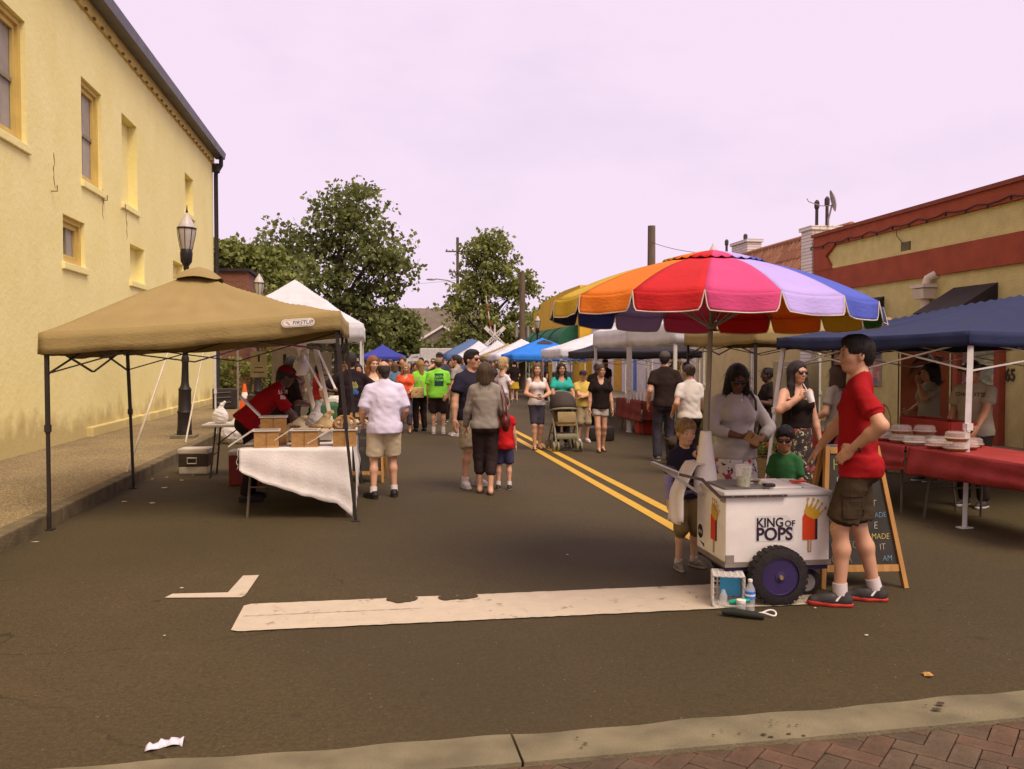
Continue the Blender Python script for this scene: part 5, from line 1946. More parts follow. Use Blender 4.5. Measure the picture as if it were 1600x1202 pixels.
TAN = fabric('tan', (0.335, 0.235, 0.088), 0.10)
WHITE = fabric('white', (0.90, 0.88, 0.88), 0.52)
NAVY = fabric('navy', (0.024, 0.031, 0.074), 0.05)
BLUE = fabric('blue', (0.035, 0.21, 0.66), 0.16)
BLACKC = fabric('black', (0.030, 0.024, 0.028), 0.03)
frame_dark = M('tent_frame_dark', (0.030, 0.021, 0.016), rough=0.5, var=0.2, scale=9)
frame_white = M('tent_frame_white', (0.62, 0.56, 0.50), rough=0.45, var=0.1, scale=9)


def tent(lab, cx, cy, rz, fab, frame, eave=2.12, val=0.28, peak=3.15, size=3.05, splay=0.0, sag=0.10, vent=False, curve=1.18, leg_r=0.018, near=True, group='pop-up tents', seed=1, tiltx=0.0, apex=(0, 0), lean=(0, 0, 0, 0)):
    """square pop-up canopy: roof, four valance flaps, four legs, scissor trusses, centre mast"""
    o = empty('pop_up_tent', (cx, cy, 0), R(rz), lab, 'tent', group)
    h = size / 2
    N = 26 if near else 12
    rr = np.random.default_rng(seed)
    g = np.linspace(-1, 1, 2 * N + 1)
    U, Vv = np.meshgrid(g, g, indexing='ij')
    m_ = np.maximum(np.abs(U), np.abs(Vv))
    k_ = np.minimum(np.abs(U), np.abs(Vv)) / np.maximum(m_, 1e-6)
    s_ = 1 - m_
    Z = eave + (peak - eave) * s_ ** curve
    Z -= sag * np.sin(np.pi * np.clip(s_, 0, 1)) * (1 - k_ ** 4) * 0.8
    Z -= 0.025 * (1 - k_ ** 2) * np.clip(1 - s_ * 4, 0, 1)                       # eaves dip between the legs
    Z += tiltx * U * np.clip(1 - s_, 0, 1)
    P3 = np.stack([U * h, Vv * h, Z], -1)
    Z += 0.018 * vnoise(P3 * np.array((1, 1, 0)), 4.5, seed) * np.clip(s_ * 4, 0, 1)
    ang = np.arctan2(U, Vv)
    Z += 0.012 * np.sin(ang * 22 + seed + 2 * vnoise(P3, 2.0, seed)) * np.clip(s_ * 3, 0, 1) * np.clip(1.2 - s_, 0, 1)
    n1 = 2 * N + 1
    V = np.stack([U * h + apex[0] * s_, Vv * h + apex[1] * s_, Z], -1).reshape(-1, 3)
    I = np.arange(n1 * n1).reshape(n1, n1)
    Q = np.stack([I[:-1, :-1], I[1:, :-1], I[1:, 1:], I[:-1, 1:]], -1).reshape(-1, 4)
    c = np_mesh('canopy', V, Q, fab, o)
    solid(c, 0.005)
    if vent:
        vs = []
        for a in range(4):
            t = R(45 + 90 * a)
            vs.append((0.40 * math.cos(t), 0.40 * math.sin(t), peak - 0.13))
            t = R(90 + 90 * a)
            vs.append((0.25 * math.cos(t), 0.25 * math.sin(t), peak - 0.03))
        vs.append((0, 0, peak + 0.15))
        vs = [(q[0] + apex[0], q[1] + apex[1], q[2]) for q in vs]
        vc = mesh_obj('vent_cap', vs, [(k, (k + 1) % 8, 8) for k in range(8)], fab, o)
        solid(vc, 0.006)
        md = vc.modifiers.new('s', 'SUBSURF')
        md.levels = md.render_levels = 2
    # valance: one flap on each side
    for sd in range(4):
        M_ = 40 if near else 14
        vs, fs = [], []
        t = np.linspace(-1, 1, M_ + 1)
        for i, tt in enumerate(t):
            ze = eave - 0.025 * (1 - tt * tt)
            w = 0.008 * math.sin(tt * 17 + sd * 2 + seed) + 0.006 * math.sin(tt * 41 + seed) + 0.004 * math.sin(tt * 83)
            for j in range(4):
                q = j / 3
                p = (tt * (h + 0.006), -(h + 0.004 + w * q), ze - val * q + 0.01 * math.sin(tt * 9 + sd) * q - 0.02 * q * (1 - tt * tt))
                a = R(90 * sd)
                wx_ = p[0] * math.cos(a) - p[1] * math.sin(a)
                vs.append((wx_, p[0] * math.sin(a) + p[1] * math.cos(a), p[2] + 0.002 + tiltx * wx_ / h))
        for i in range(M_):
            for j in range(3):
                fs.append((i * 4 + j, (i + 1) * 4 + j, (i + 1) * 4 + j + 1, i * 4 + j + 1))
        f = mesh_obj('valance', vs, fs, fab, o, True)
        solid(f, 0.004)
    # frame
    q_ = h - 0.05
    for k_leg, (sx, sy) in enumerate(((-1, -1), (1, -1), (1, 1), (-1, 1))):
        lb = MB()
        ln_ = lean[k_leg]
        lb.bar((sx * q_, sy * q_, eave - 0.02 + tiltx * sx), (sx * (q_ + splay * 0.55) + ln_ * 0.55, sy * (q_ + splay * 0.55), 0.95), leg_r * 2.2)
        lb.bar((sx * (q_ + splay * 0.5) + ln_ * 0.5, sy * (q_ + splay * 0.5), 1.02), (sx * (q_ + splay) + ln_, sy * (q_ + splay), 0.0), leg_r * 1.8)
        lb.box((sx * (q_ + splay) + ln_, sy * (q_ + splay), 0.006), (0.09, 0.09, 0.012))
        lb.box((sx * (q_ + splay * 0.5) + ln_ * 0.5, sy * (q_ + splay * 0.5), 1.0), (leg_r * 3, leg_r * 3, 0.07))
        lb.build('leg', frame, o)
    if near:
        z0, z1 = eave - 0.10, eave - 0.40
        for sd in range(4):
            a = R(90 * sd)
            tb = MB()
            for k in range(2):
                xa, xb = -q_ + k * q_, -q_ + (k + 1) * q_
                for (za, zb) in ((z0, z1), (z1, z0)):
                    tb.bar((xa, -q_, za), (xb, -q_ + 0.012 * (za > zb), zb), 0.022, 0.014)
            b = tb.build('truss', frame, o)
            b.rotation_euler = (0, 0, a)
            if tiltx:
                for v_ in b.data.vertices:
                    wx_ = v_.co.x * math.cos(a) - v_.co.y * math.sin(a)
                    v_.co.z += tiltx * wx_ / h
        for sx, sy in ((-1, -1), (1, -1), (1, 1), (-1, 1)):
            MB().bar((sx * q_, sy * q_, eave - 0.06 + tiltx * sx), (sx * 0.05 + apex[0], sy * 0.05 + apex[1], peak - 0.25), 0.022).build('rafter', frame, o)
        MB().tube([(apex[0], apex[1], eave - 0.15), (apex[0], apex[1], peak - 0.06)], 0.02, 6).build('centre_mast', frame, o)
    return o


tan_t = tent('tan pop-up tent with dark legs at the left kerb', -1.79, 10.42, 0, TAN, frame_dark, eave=2.05, val=0.20, peak=2.66, sag=0.05, vent=True, leg_r=0.017, seed=3, curve=1.12, tiltx=0.12, apex=(-0.2, -0.1), size=2.86, lean=(0.0, 0.20, 0.22, 0.06))
white_l = tent('white pop-up tent behind the tan tent on the left', -1.78, 19.95, 0, WHITE, frame_white, eave=2.42, val=0.32, peak=3.45, seed=5, sag=0.04, curve=1.05)
navy_t = tent('navy blue slant-leg tent nearest on the right', 7.82, 9.76, 11, NAVY, frame_white, eave=1.96, val=0.14, peak=2.50, splay=0.12, seed=7, sag=0.05, apex=(0.15, 0))
navy_t.scale = (1.5, 1, 1)
tan_r = tent('tan pop-up tent between the navy and white tents on the right', 7.2, 13.95, 0, TAN, frame_dark, eave=2.15, val=0.22, peak=3.0, seed=9, size=3.0)
tent('large white tent behind the man in black shirt and jeans', 7.25, 17.6, 0, WHITE, frame_white, eave=2.40, val=0.40, peak=3.35, seed=11, leg_r=0.028, size=3.1)
tent('white tent joined behind the large white one, mostly hidden by the umbrella', 7.25, 20.75, 0, WHITE, frame_white, eave=2.40, val=0.40, peak=3.35, seed=12, leg_r=0.028, size=3.1)
tent('low black tent between two white tents on the right', 7.3, 24.1, 0, BLACKC, frame_white, eave=1.90, val=0.18, peak=2.5, seed=13)
tent('white tent with printed valance beside the bright blue tent', 7.2, 27.9, 0, WHITE, frame_white, eave=2.0, val=0.27, peak=2.55, seed=15, sag=0.03, curve=1.05)
bt = tent('bright blue pop-up tent with dark vent slit', 7.25, 37.4, 0, BLUE, frame_white, eave=1.88, val=0.27, peak=2.62, seed=17, sag=0.03, curve=1.05, size=3.2)
MB().prism([(-0.35, -0.62, 2.34), (0.35, -0.62, 2.34), (0.0, -0.42, 2.47)], (0, 0.02, 0.05)).build('vent_slit', frame_dark, bt)
tent('white peaked tent just beyond the blue tent', 7.2, 42.6, 0, WHITE, frame_white, eave=1.88, val=0.27, peak=2.68, seed=19, sag=0.03, near=False, curve=1.05)
tent('small tan tent far down the right side', 7.2, 47.2, 0, TAN, frame_white, eave=1.85, val=0.25, peak=2.55, seed=20, near=False)
tent('far white tent beyond the small tan tent, nearer one', 7.2, 51.2, 0, WHITE, frame_white, eave=1.85, val=0.25, peak=2.8, seed=21, near=False)
tent('far white tent beyond the small tan tent, farther one', 6.5, 54.8, 0, WHITE, frame_white, eave=1.85, val=0.25, peak=2.85, seed=22, near=False)
tent('slate blue tent farthest down the right side', 6.6, 59.5, 0, fabric('slate', (0.10, 0.15, 0.27)), frame_white, eave=1.9, val=0.35, peak=3.1, size=4, seed=23, near=False, curve=0.8)
tent('royal blue tent at the far end on the left', 0.4, 50, 0, fabric('royal', (0.05, 0.06, 0.30)), frame_white, eave=1.85, val=0.25, peak=2.5, size=2.6, seed=24, near=False)

# printed badges on the canopies
badge = M('badge_white', (0.78, 0.70, 0.62), rough=0.5, bump=0)
ink = M('print_black', (0.02, 0.015, 0.012), rough=0.6, bump=0)


def pill(w, h, y, n=8):
    r = h / 2
    pts = []
    for s in (1, -1):
        for k in range(n + 1):
            t = -math.pi / 2 + math.pi * k / n
            pts.append((s * (w / 2 - r + r * math.cos(t)), y, s * r * math.sin(t)))
    return pts


b_ = MB().prism(pill(0.40, 0.10, 0), (0, -0.004, 0)).build('brand_badge', badge, tan_t)
b_.location = (1.02, -1.475, 2.045)
b_.rotation_euler = (0, R(-4), 0)
b_.scale = (0.82, 1, 0.82)
MB().prism(pill(0.375, 0.082, 0), (0, -0.002, 0)).build('badge_rim', M('badge_grey', (0.42, 0.36, 0.26), rough=0.5, bump=0), b_).location = (0, -0.004, 0)
MB().prism(pill(0.36, 0.07, 0), (0, -0.002, 0)).build('badge_face', badge, b_).location = (0, -0.006, 0)
text('lettering', 'FIRSTUP', 0.068, ink, (-0.07, -0.0085, -0.024), (R(90), 0, 0), b_, 0.001, 'LEFT', 1.0, 0.0, 0.25)
mk = MB().prism([(-0.145, 0, 0.02), (-0.13, 0, 0.02), (-0.09, 0, -0.02), (-0.105, 0, -0.025)], (0, -0.002, 0)).build('badge_mark', M('mark_gold', (0.5, 0.28, 0.03), bump=0), b_)
mk.location = (0, -0.008, 0)
for (par, x_, y_, z_, s_, rz_) in ((white_l, 1.15, -1.545, 2.26, 0.15, 0),):
    text('tent_print', 'ex', s_, ink, (x_, y_, z_), (R(90), 0, R(rz_)), par, 0.001, 'CENTER', 1.0)
t_ = text('tent_print', 'OPEN', 0.10, ink, (-1.572, 0.55, 2.0), (R(90), 0, R(-90)), tan_r, 0.001)
bpy.data.objects.remove(t_)

# white leaning signboards / poles seen under the tan tent and the outer awning pole
pole_w = M('pole_white', (0.58, 0.48, 0.33), rough=0.5)
for (a, b, lab) in (((-3.3, 12.2, 0.16), (-3.0, 13.4, 1.85), 'thin pale pole leaning from footway to tent, left one'), ((-3.42, 16.4, 0.16), (-3.25, 17.3, 1.9), 'thin brownish pole leaning beside the lamp base')):
    tag(MB().tube([a, b], 0.016, 6).build('leaning_pole', pole_w), lab, 'pole')
for (xa, xb, w_, lab) in ((-0.72, -1.02, 0.05, 'tall white menu board edge leaning over the food table, left one'), (-0.55, -0.80, 0.05, 'tall white menu board edge leaning over the food table, right one')):
    o = empty('menu_board', (xa, 11.45, 0.74), 0, lab, 'board')
    bo = MB()
    bo.bar((0, 0, 0.0), (xb - xa, 0.5, 1.08), 0.055, 0.02).build('edge', pole_w, o)
    MB().bar((0.03, 0.02, 0.55), (xb - xa + 0.03, 0.52, 1.05), 0.03, 0.012).build('paper', badge, o)


# ------------------------------------------------------------ tables
def drape(name, x0, x1, y0, y1, z, drops, mat, parent, seed=0, hang=None):
    """cloth over a table: drops = (front, right, back, left) lengths or callables of 0..1 along that side"""
    vs, fs = [], []
    nx, ny = 30, 30
    rs = random.Random(seed)
    ph = [rs.uniform(0, 6) for _ in range(8)]

    def grid(fn, nu, nv):
        o = len(vs)
        for i in range(nu + 1):
            for j in range(nv + 1):
                vs.append(fn(i / nu, j / nv))
        for i in range(nu):
            for j in range(nv):
                fs.append((o + i * (nv + 1) + j, o + (i + 1) * (nv + 1) + j, o + (i + 1) * (nv + 1) + j + 1, o + i * (nv + 1) + j + 1))
    grid(lambda u, v: (x0 + (x1 - x0) * u, y0 + (y1 - y0) * v, z + 0.0015 * math.sin(u * 9 + ph[0]) * math.sin(v * 11)), 10, 10)
    sides = [((x0, y0), (x1, y0), (0, -1)), ((x1, y0), (x1, y1), (1, 0)), ((x1, y1), (x0, y1), (0, 1)), ((x0, y1), (x0, y0), (-1, 0))]
    for k, (a, b, nn) in enumerate(sides):
        dr = drops[k]
        if not dr:
            continue
        f = dr if callable(dr) else (lambda t, d=dr: d)

        def fn(u, v, a=a, b=b, nn=nn, f=f, k=k):
            d = f(u) * v
            px_, py_ = a[0] + (b[0] - a[0]) * u, a[1] + (b[1] - a[1]) * u
            w = (0.016 * math.sin(u * 21 + ph[k] + v * 1.5) + 0.003 * math.sin(u * 47 + ph[k + 1]) + 0.016 * math.sin(9 * (v * (0.5 + u) - 0.9 * u) + ph[k])) * v + 0.014 + 0.03 * v
            return (px_ + nn[0] * w, py_ + nn[1] * w, z - d - 0.004 * math.sin(u * 37) * v)
        grid(fn, 44, 12)
    o = mesh_obj(name, vs, fs, mat, parent, True)
    solid(o, 0.004)
    return o


def folding_table(lab, cx, cy, rz, L, W, h=0.74, mat=None, leg_mat=None, group='folding tables'):
    o = empty('folding_table', (cx, cy, 0), R(rz), lab, 'table', group)
    leg_mat = leg_mat or M('table_leg_grey', (0.11, 0.085, 0.06), rough=0.5, var=0.2)
    MB().cbox((0, 0, h - 0.022), (L, W, 0.04), 0.012).build('tabletop', mat or M('table_plastic', (0.55, 0.48, 0.38), rough=0.5), o)
    for s in (-1, 1):
        x = s * (L / 2 - 0.16)
        for q in (-1, 1):
            MB().tube([(x - s * 0.02, q * (W / 2 - 0.10), h - 0.045), (x + s * 0.05, q * (W / 2 - 0.05), 0.0)], 0.014, 8).build('leg', leg_mat, o)
        MB().tube([(x + s * 0.02, -(W / 2 - 0.07), 0.32), (x + s * 0.02, W / 2 - 0.07, 0.32)], 0.010, 6).build('stretcher', leg_mat, o)
        MB().tube([(x, 0, 0.45), (x - s * 0.35, 0, h - 0.045)], 0.009, 6).build('brace', leg_mat, o)
    return o


wht_cloth = M('tablecloth_white', (0.74, 0.66, 0.58), rough=0.9, var=0.06, scale=4, bump=0.2, bscale=40)
folding_table('folding table under white cloth in the tan tent', -0.83, 10.25, 90, 1.9, 1.14)
folding_table('second folding table behind the white-clothed one', -0.83, 12.3, 90, 1.8, 1.10)


def front_drop(u):                                  # short at the left, sagging to long at the right
    return 0.22 + 0.36 * min(1, u * 1.25) ** 0.75 + 0.16 * max(0, (u - 0.86) / 0.14)


tag(drape('tablecloth', -1.40, -0.25, 9.28, 11.22, 0.748, (front_drop, lambda u: 0.66 - 0.18 * u, 0.12, lambda u: 0.12 + 0.1 * u), wht_cloth, None, 4),
    'white cloth sagging over the table in the tan tent', 'tablecloth')

# tilted wooden display bins with open white lids on that table
kraft = M('bin_wood', (0.40, 0.205, 0.062), rough=0.75, var=0.2, scale=5, bump=0.2, bscale=30, stretch=(3, 1, 8))
kraft_in = M('bin_inside', (0.22, 0.12, 0.045), rough=0.8)
card = M('lid_card', (0.60, 0.54, 0.44), rough=0.6, var=0.05)
bread = M('bread_brown', (0.33, 0.17, 0.055), rough=0.7, var=0.4, scale=25, bump=0.5, bscale=60)
flour = M('bread_pale', (0.58, 0.44, 0.26), rough=0.8, var=0.35, scale=22, bump=0.5, bscale=60)


def bin_(x, y, z, rz, w, lab, lidang=38, lside=-1):
    o = empty('display_bin', (x, y, z), R(rz), lab, 'bin', 'wooden bins on the white table')
    d, h = 0.24, 0.17
    MB().box((0, -d / 2 + 0.006, h / 2), (w, 0.012, h)).box((0, d / 2 - 0.006, h / 2), (w, 0.012, h)).box((-w / 2 + 0.006, 0, h / 2), (0.012, d - 0.026, h)) \
        .box((w / 2 - 0.006, 0, h / 2), (0.012, d - 0.026, h)).box((0, 0, 0.006), (w - 0.03, d - 0.03, 0.012)).build('box', kraft, o)
    MB().box((0, -d / 2 - 0.001, h * 0.5), (0.004, 0.014, h)).build('joint', kraft_in, o)
    rm = MB()
    rm.box((0, -d / 2 - 0.005, h + 0.006), (w + 0.03, 0.02, 0.012)).box((0, d / 2 + 0.005, h + 0.006), (w + 0.03, 0.02, 0.012))
    rm.box((-w / 2 - 0.005, 0, h + 0.006), (0.02, d - 0.01, 0.012)).box((w / 2 + 0.005, 0, h + 0.006), (0.02, d - 0.01, 0.012))
    rm.build('rim', card, o)
    ld = MB().cbox((lside * 0.15, 0, 0), (0.30, d + 0.01, 0.012), 0.004).build('lid', card, o)
    ld.location = (lside * (w / 2 + 0.008), 0, h + 0.014)
    ld.rotation_euler = (0, R(lidang), 0)
    return o


bin_(-1.14, 9.42, 0.752, 4, 0.25, 'wooden bin at the left end of the white table', -34)
bin_(-0.74, 9.42, 0.752, -2, 0.27, 'wooden bin in the middle of the white table front', -34)
bin_(-0.33, 9.42, 0.752, 0, 0.24, 'wooden bin at the right front corner of the white table', -30)
bin_(-1.11, 9.78, 0.872, 4, 0.27, 'raised wooden bin behind the left bin', 46)
MB().cbox((-1.11, 9.78, 0.808), (0.3, 0.28, 0.115), 0.01).build('riser_block', kraft)
tag(bpy.data.objects['riser_block'], 'low wooden riser under the raised bin', 'riser')
# aluminium trays, breads, plastic bags
alu = M('tray_aluminium', (0.42, 0.37, 0.30), rough=0.35, var=0.1, metal=0.7)


def tray(x, y, z, w, d, lab):
    o = empty('food_tray', (x, y, z), 0, lab, 'tray', 'foil trays on the white table')
    h = 0.09
    MB().add([(-w / 2 * .9, -d / 2 * .9, 0), (w / 2 * .9, -d / 2 * .9, 0), (w / 2 * .9, d / 2 * .9, 0), (-w / 2 * .9, d / 2 * .9, 0), (-w / 2, -d / 2, h), (w / 2, -d / 2, h), (w / 2, d / 2, h), (-w / 2, d / 2, h)],
             [(0, 1, 2, 3), (0, 1, 5, 4), (1, 2, 6, 5), (2, 3, 7, 6), (3, 0, 4, 7)]).build('pan', alu, o)
    MB().tube([(-w / 2, -d / 2, h), (w / 2, -d / 2, h), (w / 2, d / 2, h), (-w / 2, d / 2, h)], 0.008, 5, closed=True).build('rim', alu, o)
    return o


tray(-0.72, 10.05, 0.77, 0.52, 0.42, 'long foil tray of flat breads in mid table')
tray(-0.42, 10.95, 0.77, 0.50, 0.40, 'foil tray at the back right of the white table')
for k in range(9):
    o = MB().ell((0, 0, 0), (rng.uniform(0.07, 0.10), rng.uniform(0.05, 0.07), 0.022), 10, 6).build('flat_bread', flour if k % 2 else bread, None, True)
    o.location = (-0.72 + rng.uniform(-0.2, 0.2), 10.05 + rng.uniform(-0.14, 0.14), 0.868 + 0.006 * k)
    o.rotation_euler = (rng.uniform(-0.2, 0.2), rng.uniform(-0.2, 0.2), rng.uniform(0, 3))
    tag(o, 'flat bread heaped in the long foil tray', 'bread', 'flat breads in the tray')
for k, (x_, y_) in enumerate(((-0.36, 9.44), (-0.30, 9.48), (-0.38, 9.50))):
    ring = [(0.075 * math.cos(t), 0.0, 0.075 * math.sin(t)) for t in np.linspace(0, 2 * math.pi, 18, endpoint=False)]
    o = MB().tube(ring, 0.016, 8, closed=True).build('pretzel', bread, None, True)
    o.location = (x_, y_, 1.00 - 0.018 * k)
    o.rotation_euler = (R(-35 + 25 * k), 0, R(20 * k - 20))
    tag(o, 'brown ring pretzel in the right corner bin', 'pretzel', 'ring pretzels')
for k in range(3):
    ring = [(0.085 * math.cos(t), 0.055 * math.sin(t), 0.012 * math.sin(3 * t)) for t in np.linspace(0, 2 * math.pi, 18, endpoint=False)]
    o = MB().tube(ring, 0.02, 8, closed=True).build('bread_ring', flour, None, True)
    o.location = (-0.45 + 0.16 * k, 10.95 + 0.05 * (k % 2), 0.885)
    o.rotation_euler = (R(12), 0, R(40 * k))
    tag(o, 'pale bread ring in the back foil tray', 'bread', 'pale bread rings')


def bag(name, x, y, z, r, hgt, mat, lab, seed=0, cat='bag'):
    f = Field((-r * 1.4, -r * 1.4, -0.02), (r * 1.4, r * 1.4, hgt * 1.1), r / 11)
    f.ell((0, 0, hgt * 0.3), (r, r * 0.8, hgt * 0.36), 0)
    f.cone((0, 0, hgt * 0.5), (r * 0.15, 0, hgt * 0.92), r * 0.55, r * 0.12, 0.05)
    f.cone((r * 0.15, 0, hgt * 0.78), (r * 0.5, 0.0, hgt * 0.98), r * 0.16, r * 0.2, 0.03)
    f.wrinkle(r * 0.12, 6.5 / r, seed)
    f.half((0, 0, 0.0), (0, 0, -1))
    V, Q = f.surf()
    o = np_mesh(name, V, Q, mat)
    o.location = (x, y, z)
    return tag(o, lab, cat)


plastic_w = M('plastic_bag', (0.72, 0.64, 0.56), rough=0.35, var=0.1, scale=8, trans=0.3)
bag('plastic_bag', -0.72, 10.72, 0.752, 0.13, 0.42, plastic_w, 'white knotted plastic bag standing on the food table', 1)
bag('paper_bag', -0.60, 10.42, 0.752, 0.16, 0.30, M('paper_tan', (0.46, 0.32, 0.14), rough=0.85), 'crumpled tan paper bag beside the plastic bag', 2)
bag('bread_bag', -0.92, 10.45, 0.752, 0.17, 0.24, M('paper_cream', (0.60, 0.48, 0.28), rough=0.8), 'cream bag of loaves in front of the vendor', 3)

# small white table, coolers, bag of rubbish, amplifier case and cone at the left kerb
t2 = folding_table('small white folding table beside the cooler', -1.92, 12.9, 0, 1.0, 0.6, 0.76, leg_mat=M('leg_brown', (0.055, 0.036, 0.022), rough=0.6))
co_ = empty('cooler', (-2.62, 13.25, 0), R(-4), 'brown and cream picnic cooler near the kerb', 'cooler')
brn = M('cooler_brown', (0.055, 0.034, 0.020), rough=0.5)
crm = M('cooler_cream', (0.55, 0.46, 0.34), rough=0.5)
MB().cbox((0, 0, 0.06), (0.41, 0.30, 0.12), 0.02).build('base', crm, co_)
MB().cbox((0, 0, 0.205), (0.42, 0.31, 0.19), 0.015).build('body', brn, co_)
MB().cbox((0, 0, 0.335), (0.44, 0.33, 0.08), 0.02).build('lid', crm, co_)
MB().tube([(-0.075, -0.165, 0.24), (-0.075, -0.178, 0.24), (0.055, -0.178, 0.24), (0.055, -0.178, 0.16), (-0.075, -0.178, 0.16)], 0.011, 6, closed=True).build('handle', crm, co_)
rc = empty('red_cooler', (-1.72, 12.0, 0), 0, 'red chest cooler with white lid behind the vendor', 'cooler')
MB().cbox((0, 0, 0.2), (0.42, 0.34, 0.40), 0.02).build('body', M('cooler_red', (0.20, 0.018, 0.012), rough=0.5), rc)
MB().cbox((0, 0, 0.43), (0.44, 0.36, 0.06), 0.02).build('lid', crm, rc)
bag('rubbish_bag', -2.75, 17.8, 0.0, 0.30, 0.62, plastic_w, 'clear rubbish bag standing at the white tent leg', 4)
bag('paper_wrap', -2.2, 12.85, 0.762, 0.11, 0.30, badge, 'white paper cone standing on the small table', 6)
am = empty('speaker_case', (-4.55, 27.5, 0.15), 0, 'black equipment case at the foot of the yellow wall', 'case')
MB().cbox((0, 0, 0.32), (0.7, 0.5, 0.62), 0.05).build('case', frame_dark, am)
for k in range(3):
    MB().tube([(-0.2, -0.26, 0.2 + 0.15 * k), (0.2, -0.26, 0.22 + 0.15 * k)], 0.018, 6).build('strap', slate, am)
cn = empty('orange_flag_cone', (-3.55, 24.5, 0.15), R(20), 'orange traffic cone with white collar near the kerb', 'cone')
cone_m = M('cone_orange', (0.75, 0.11, 0.015), rough=0.5)
MB().cbox((0, 0, 0.02), (0.42, 0.42, 0.04), 0.01).build('base', cone_m, cn)
MB().lathe([(0.17, 0.04), (0.10, 0.45)], n=14).build('body', cone_m, cn, True)
MB().lathe([(0.105, 0.452), (0.072, 0.62)], n=14).build('collar', badge, cn, True)
MB().lathe([(0.072, 0.622), (0.035, 0.85)], n=14).build('tip', cone_m, cn, True)
st_ = empty('stand_box', (-3.5, 24.4, 0), 0, 'dark box the orange cone leans over', 'box')
MB().cbox((0.3, 0.1, 0.42), (0.5, 0.5, 0.55), 0.02).build('box', frame_dark, st_)
for i, (x0, y0, w, h, zc, lab) in enumerate(((-2.75, 21.3, 0.38, 0.62, 1.55, 'narrow printed paper poster hung in the white tent'), (-2.15, 21.3, 0.62, 1.0, 1.45, 'wide grey printed banner hung in the white tent'),
                                            (-1.3, 21.3, 0.5, 0.7, 1.5, 'dim printed poster at the back of the white tent'))):
    o = empty('poster', (x0, y0, 0), 0, lab, 'poster', 'posters in the white tent')
    MB().box((0, 0, zc), (w, 0.01, h)).build('sheet', M('poster_grey%d' % i, (0.30 + 0.08 * (i == 0), 0.25 + .06 * (i == 0), 0.16), rough=0.8), o)
    MB().box((0, -0.008, zc + h * 0.22), (w * 0.12, 0.004, h * 0.25)).box((0, -0.008, zc - h * 0.12), (w * 0.5, 0.004, h * 0.03)) \
        .box((0, -0.008, zc - h * 0.3), (w * 0.65, 0.004, h * 0.04)).build('print', ink, o)

# green display table and glass case in the white tent
gt = folding_table('green fronted serving table in the left white tent', -0.75, 16.6, 90, 1.8, 0.8, 0.86)
tag(drape('green_cover', -1.15, -0.36, 15.7, 17.5, 0.87, (0.5, 0.5, 0.2, 0.2), M('cloth_green', (0.045, 0.105, 0.05), rough=0.85), None, 8), 'dark green cover on the serving table', 'tablecloth')
for k in range(6):
    o = MB().cbox((-0.72 + rng.uniform(-0.3, 0.3), 15.9 + 0.28 * k, 0.915), (0.26, 0.2, 0.08), 0.015).build('goods_box', [kraft, badge, card][k % 3])
    tag(o, 'small carton on the green serving table, %s from the front' % ('first', 'second', 'third', 'fourth', 'fifth', 'sixth')[k], 'carton', 'cartons on the green table')

# A-frame chalkboards
wood_f = M('frame_pine', (0.42, 0.205, 0.050), rough=0.6, var=0.25, scale=4, bump=0.15, bscale=25, stretch=(5, 5, 0.6))
slate_b = M('blackboard', (0.040, 0.032, 0.024), rough=0.8, var=0.35, scale=4, bump=0.05)
chalk = {k: M('chalk_' + k, c, rough=0.95, var=0.3, scale=40, bump=0) for k, c in
         {'w': (0.42, 0.36, 0.27), 'y': (0.52, 0.42, 0.10), 'b': (0.16, 0.26, 0.30), 'dim': (0.19, 0.155, 0.11), 'g': (0.30, 0.32, 0.10)}.items()}


def sandwich_board(x, y, rz, w0, w1, h, lab, rows, tilt=13):
    o = empty('chalkboard', (x, y, 0), R(rz), lab, 'chalkboard', 'A-frame chalkboards')
    for side in (-1, 1):
        p = bpy.data.objects.new('panel_frame', None)
        link(p, o)
        p.location = (0, side * 0.03, h)
        p.rotation_euler = (R(side * tilt), 0, 0)
        L = h / math.cos(R(tilt))
        for s in (-1, 1):
            MB().bar((s * w0 / 2, 0, 0), (s * w1 / 2, 0, -L), 0.045, 0.032).build('stile', wood_f, p)
        for zz in (-0.03, -L * 0.86):
            ww = w0 + (w1 - w0) * (-zz / L)
            MB().box((0, 0, zz), (ww - 0.046, 0.026, 0.05)).build('rail', wood_f, p)
        zb = -L * 0.86 + 0.025
        wb = w0 + (w1 - w0) * (-zb / L) - 0.04
        MB().prism([(-w0 / 2 + 0.02, 0.006, -0.055), (w0 / 2 - 0.02, 0.006, -0.055), (wb / 2, 0.006, zb), (-wb / 2, 0.006, zb)], (0, -0.010, 0)).build('slate', slate_b, p)
        if side < 0:
            for (tx, px_, pz_, sz, ck) in rows:
                text('chalk_writing', tx, sz, chalk[ck], (px_, -0.0065, pz_), (R(90), R(rng.uniform(-5, 3)), 0), p, 0.0008, 'LEFT', 0.85, -0.012, 0.12)
    MB().tube([(-w0 / 2 - 0.01, 0, h), (w0 / 2 + 0.01, 0, h)], 0.012, 6).build('hinge', slate, o)
    return o


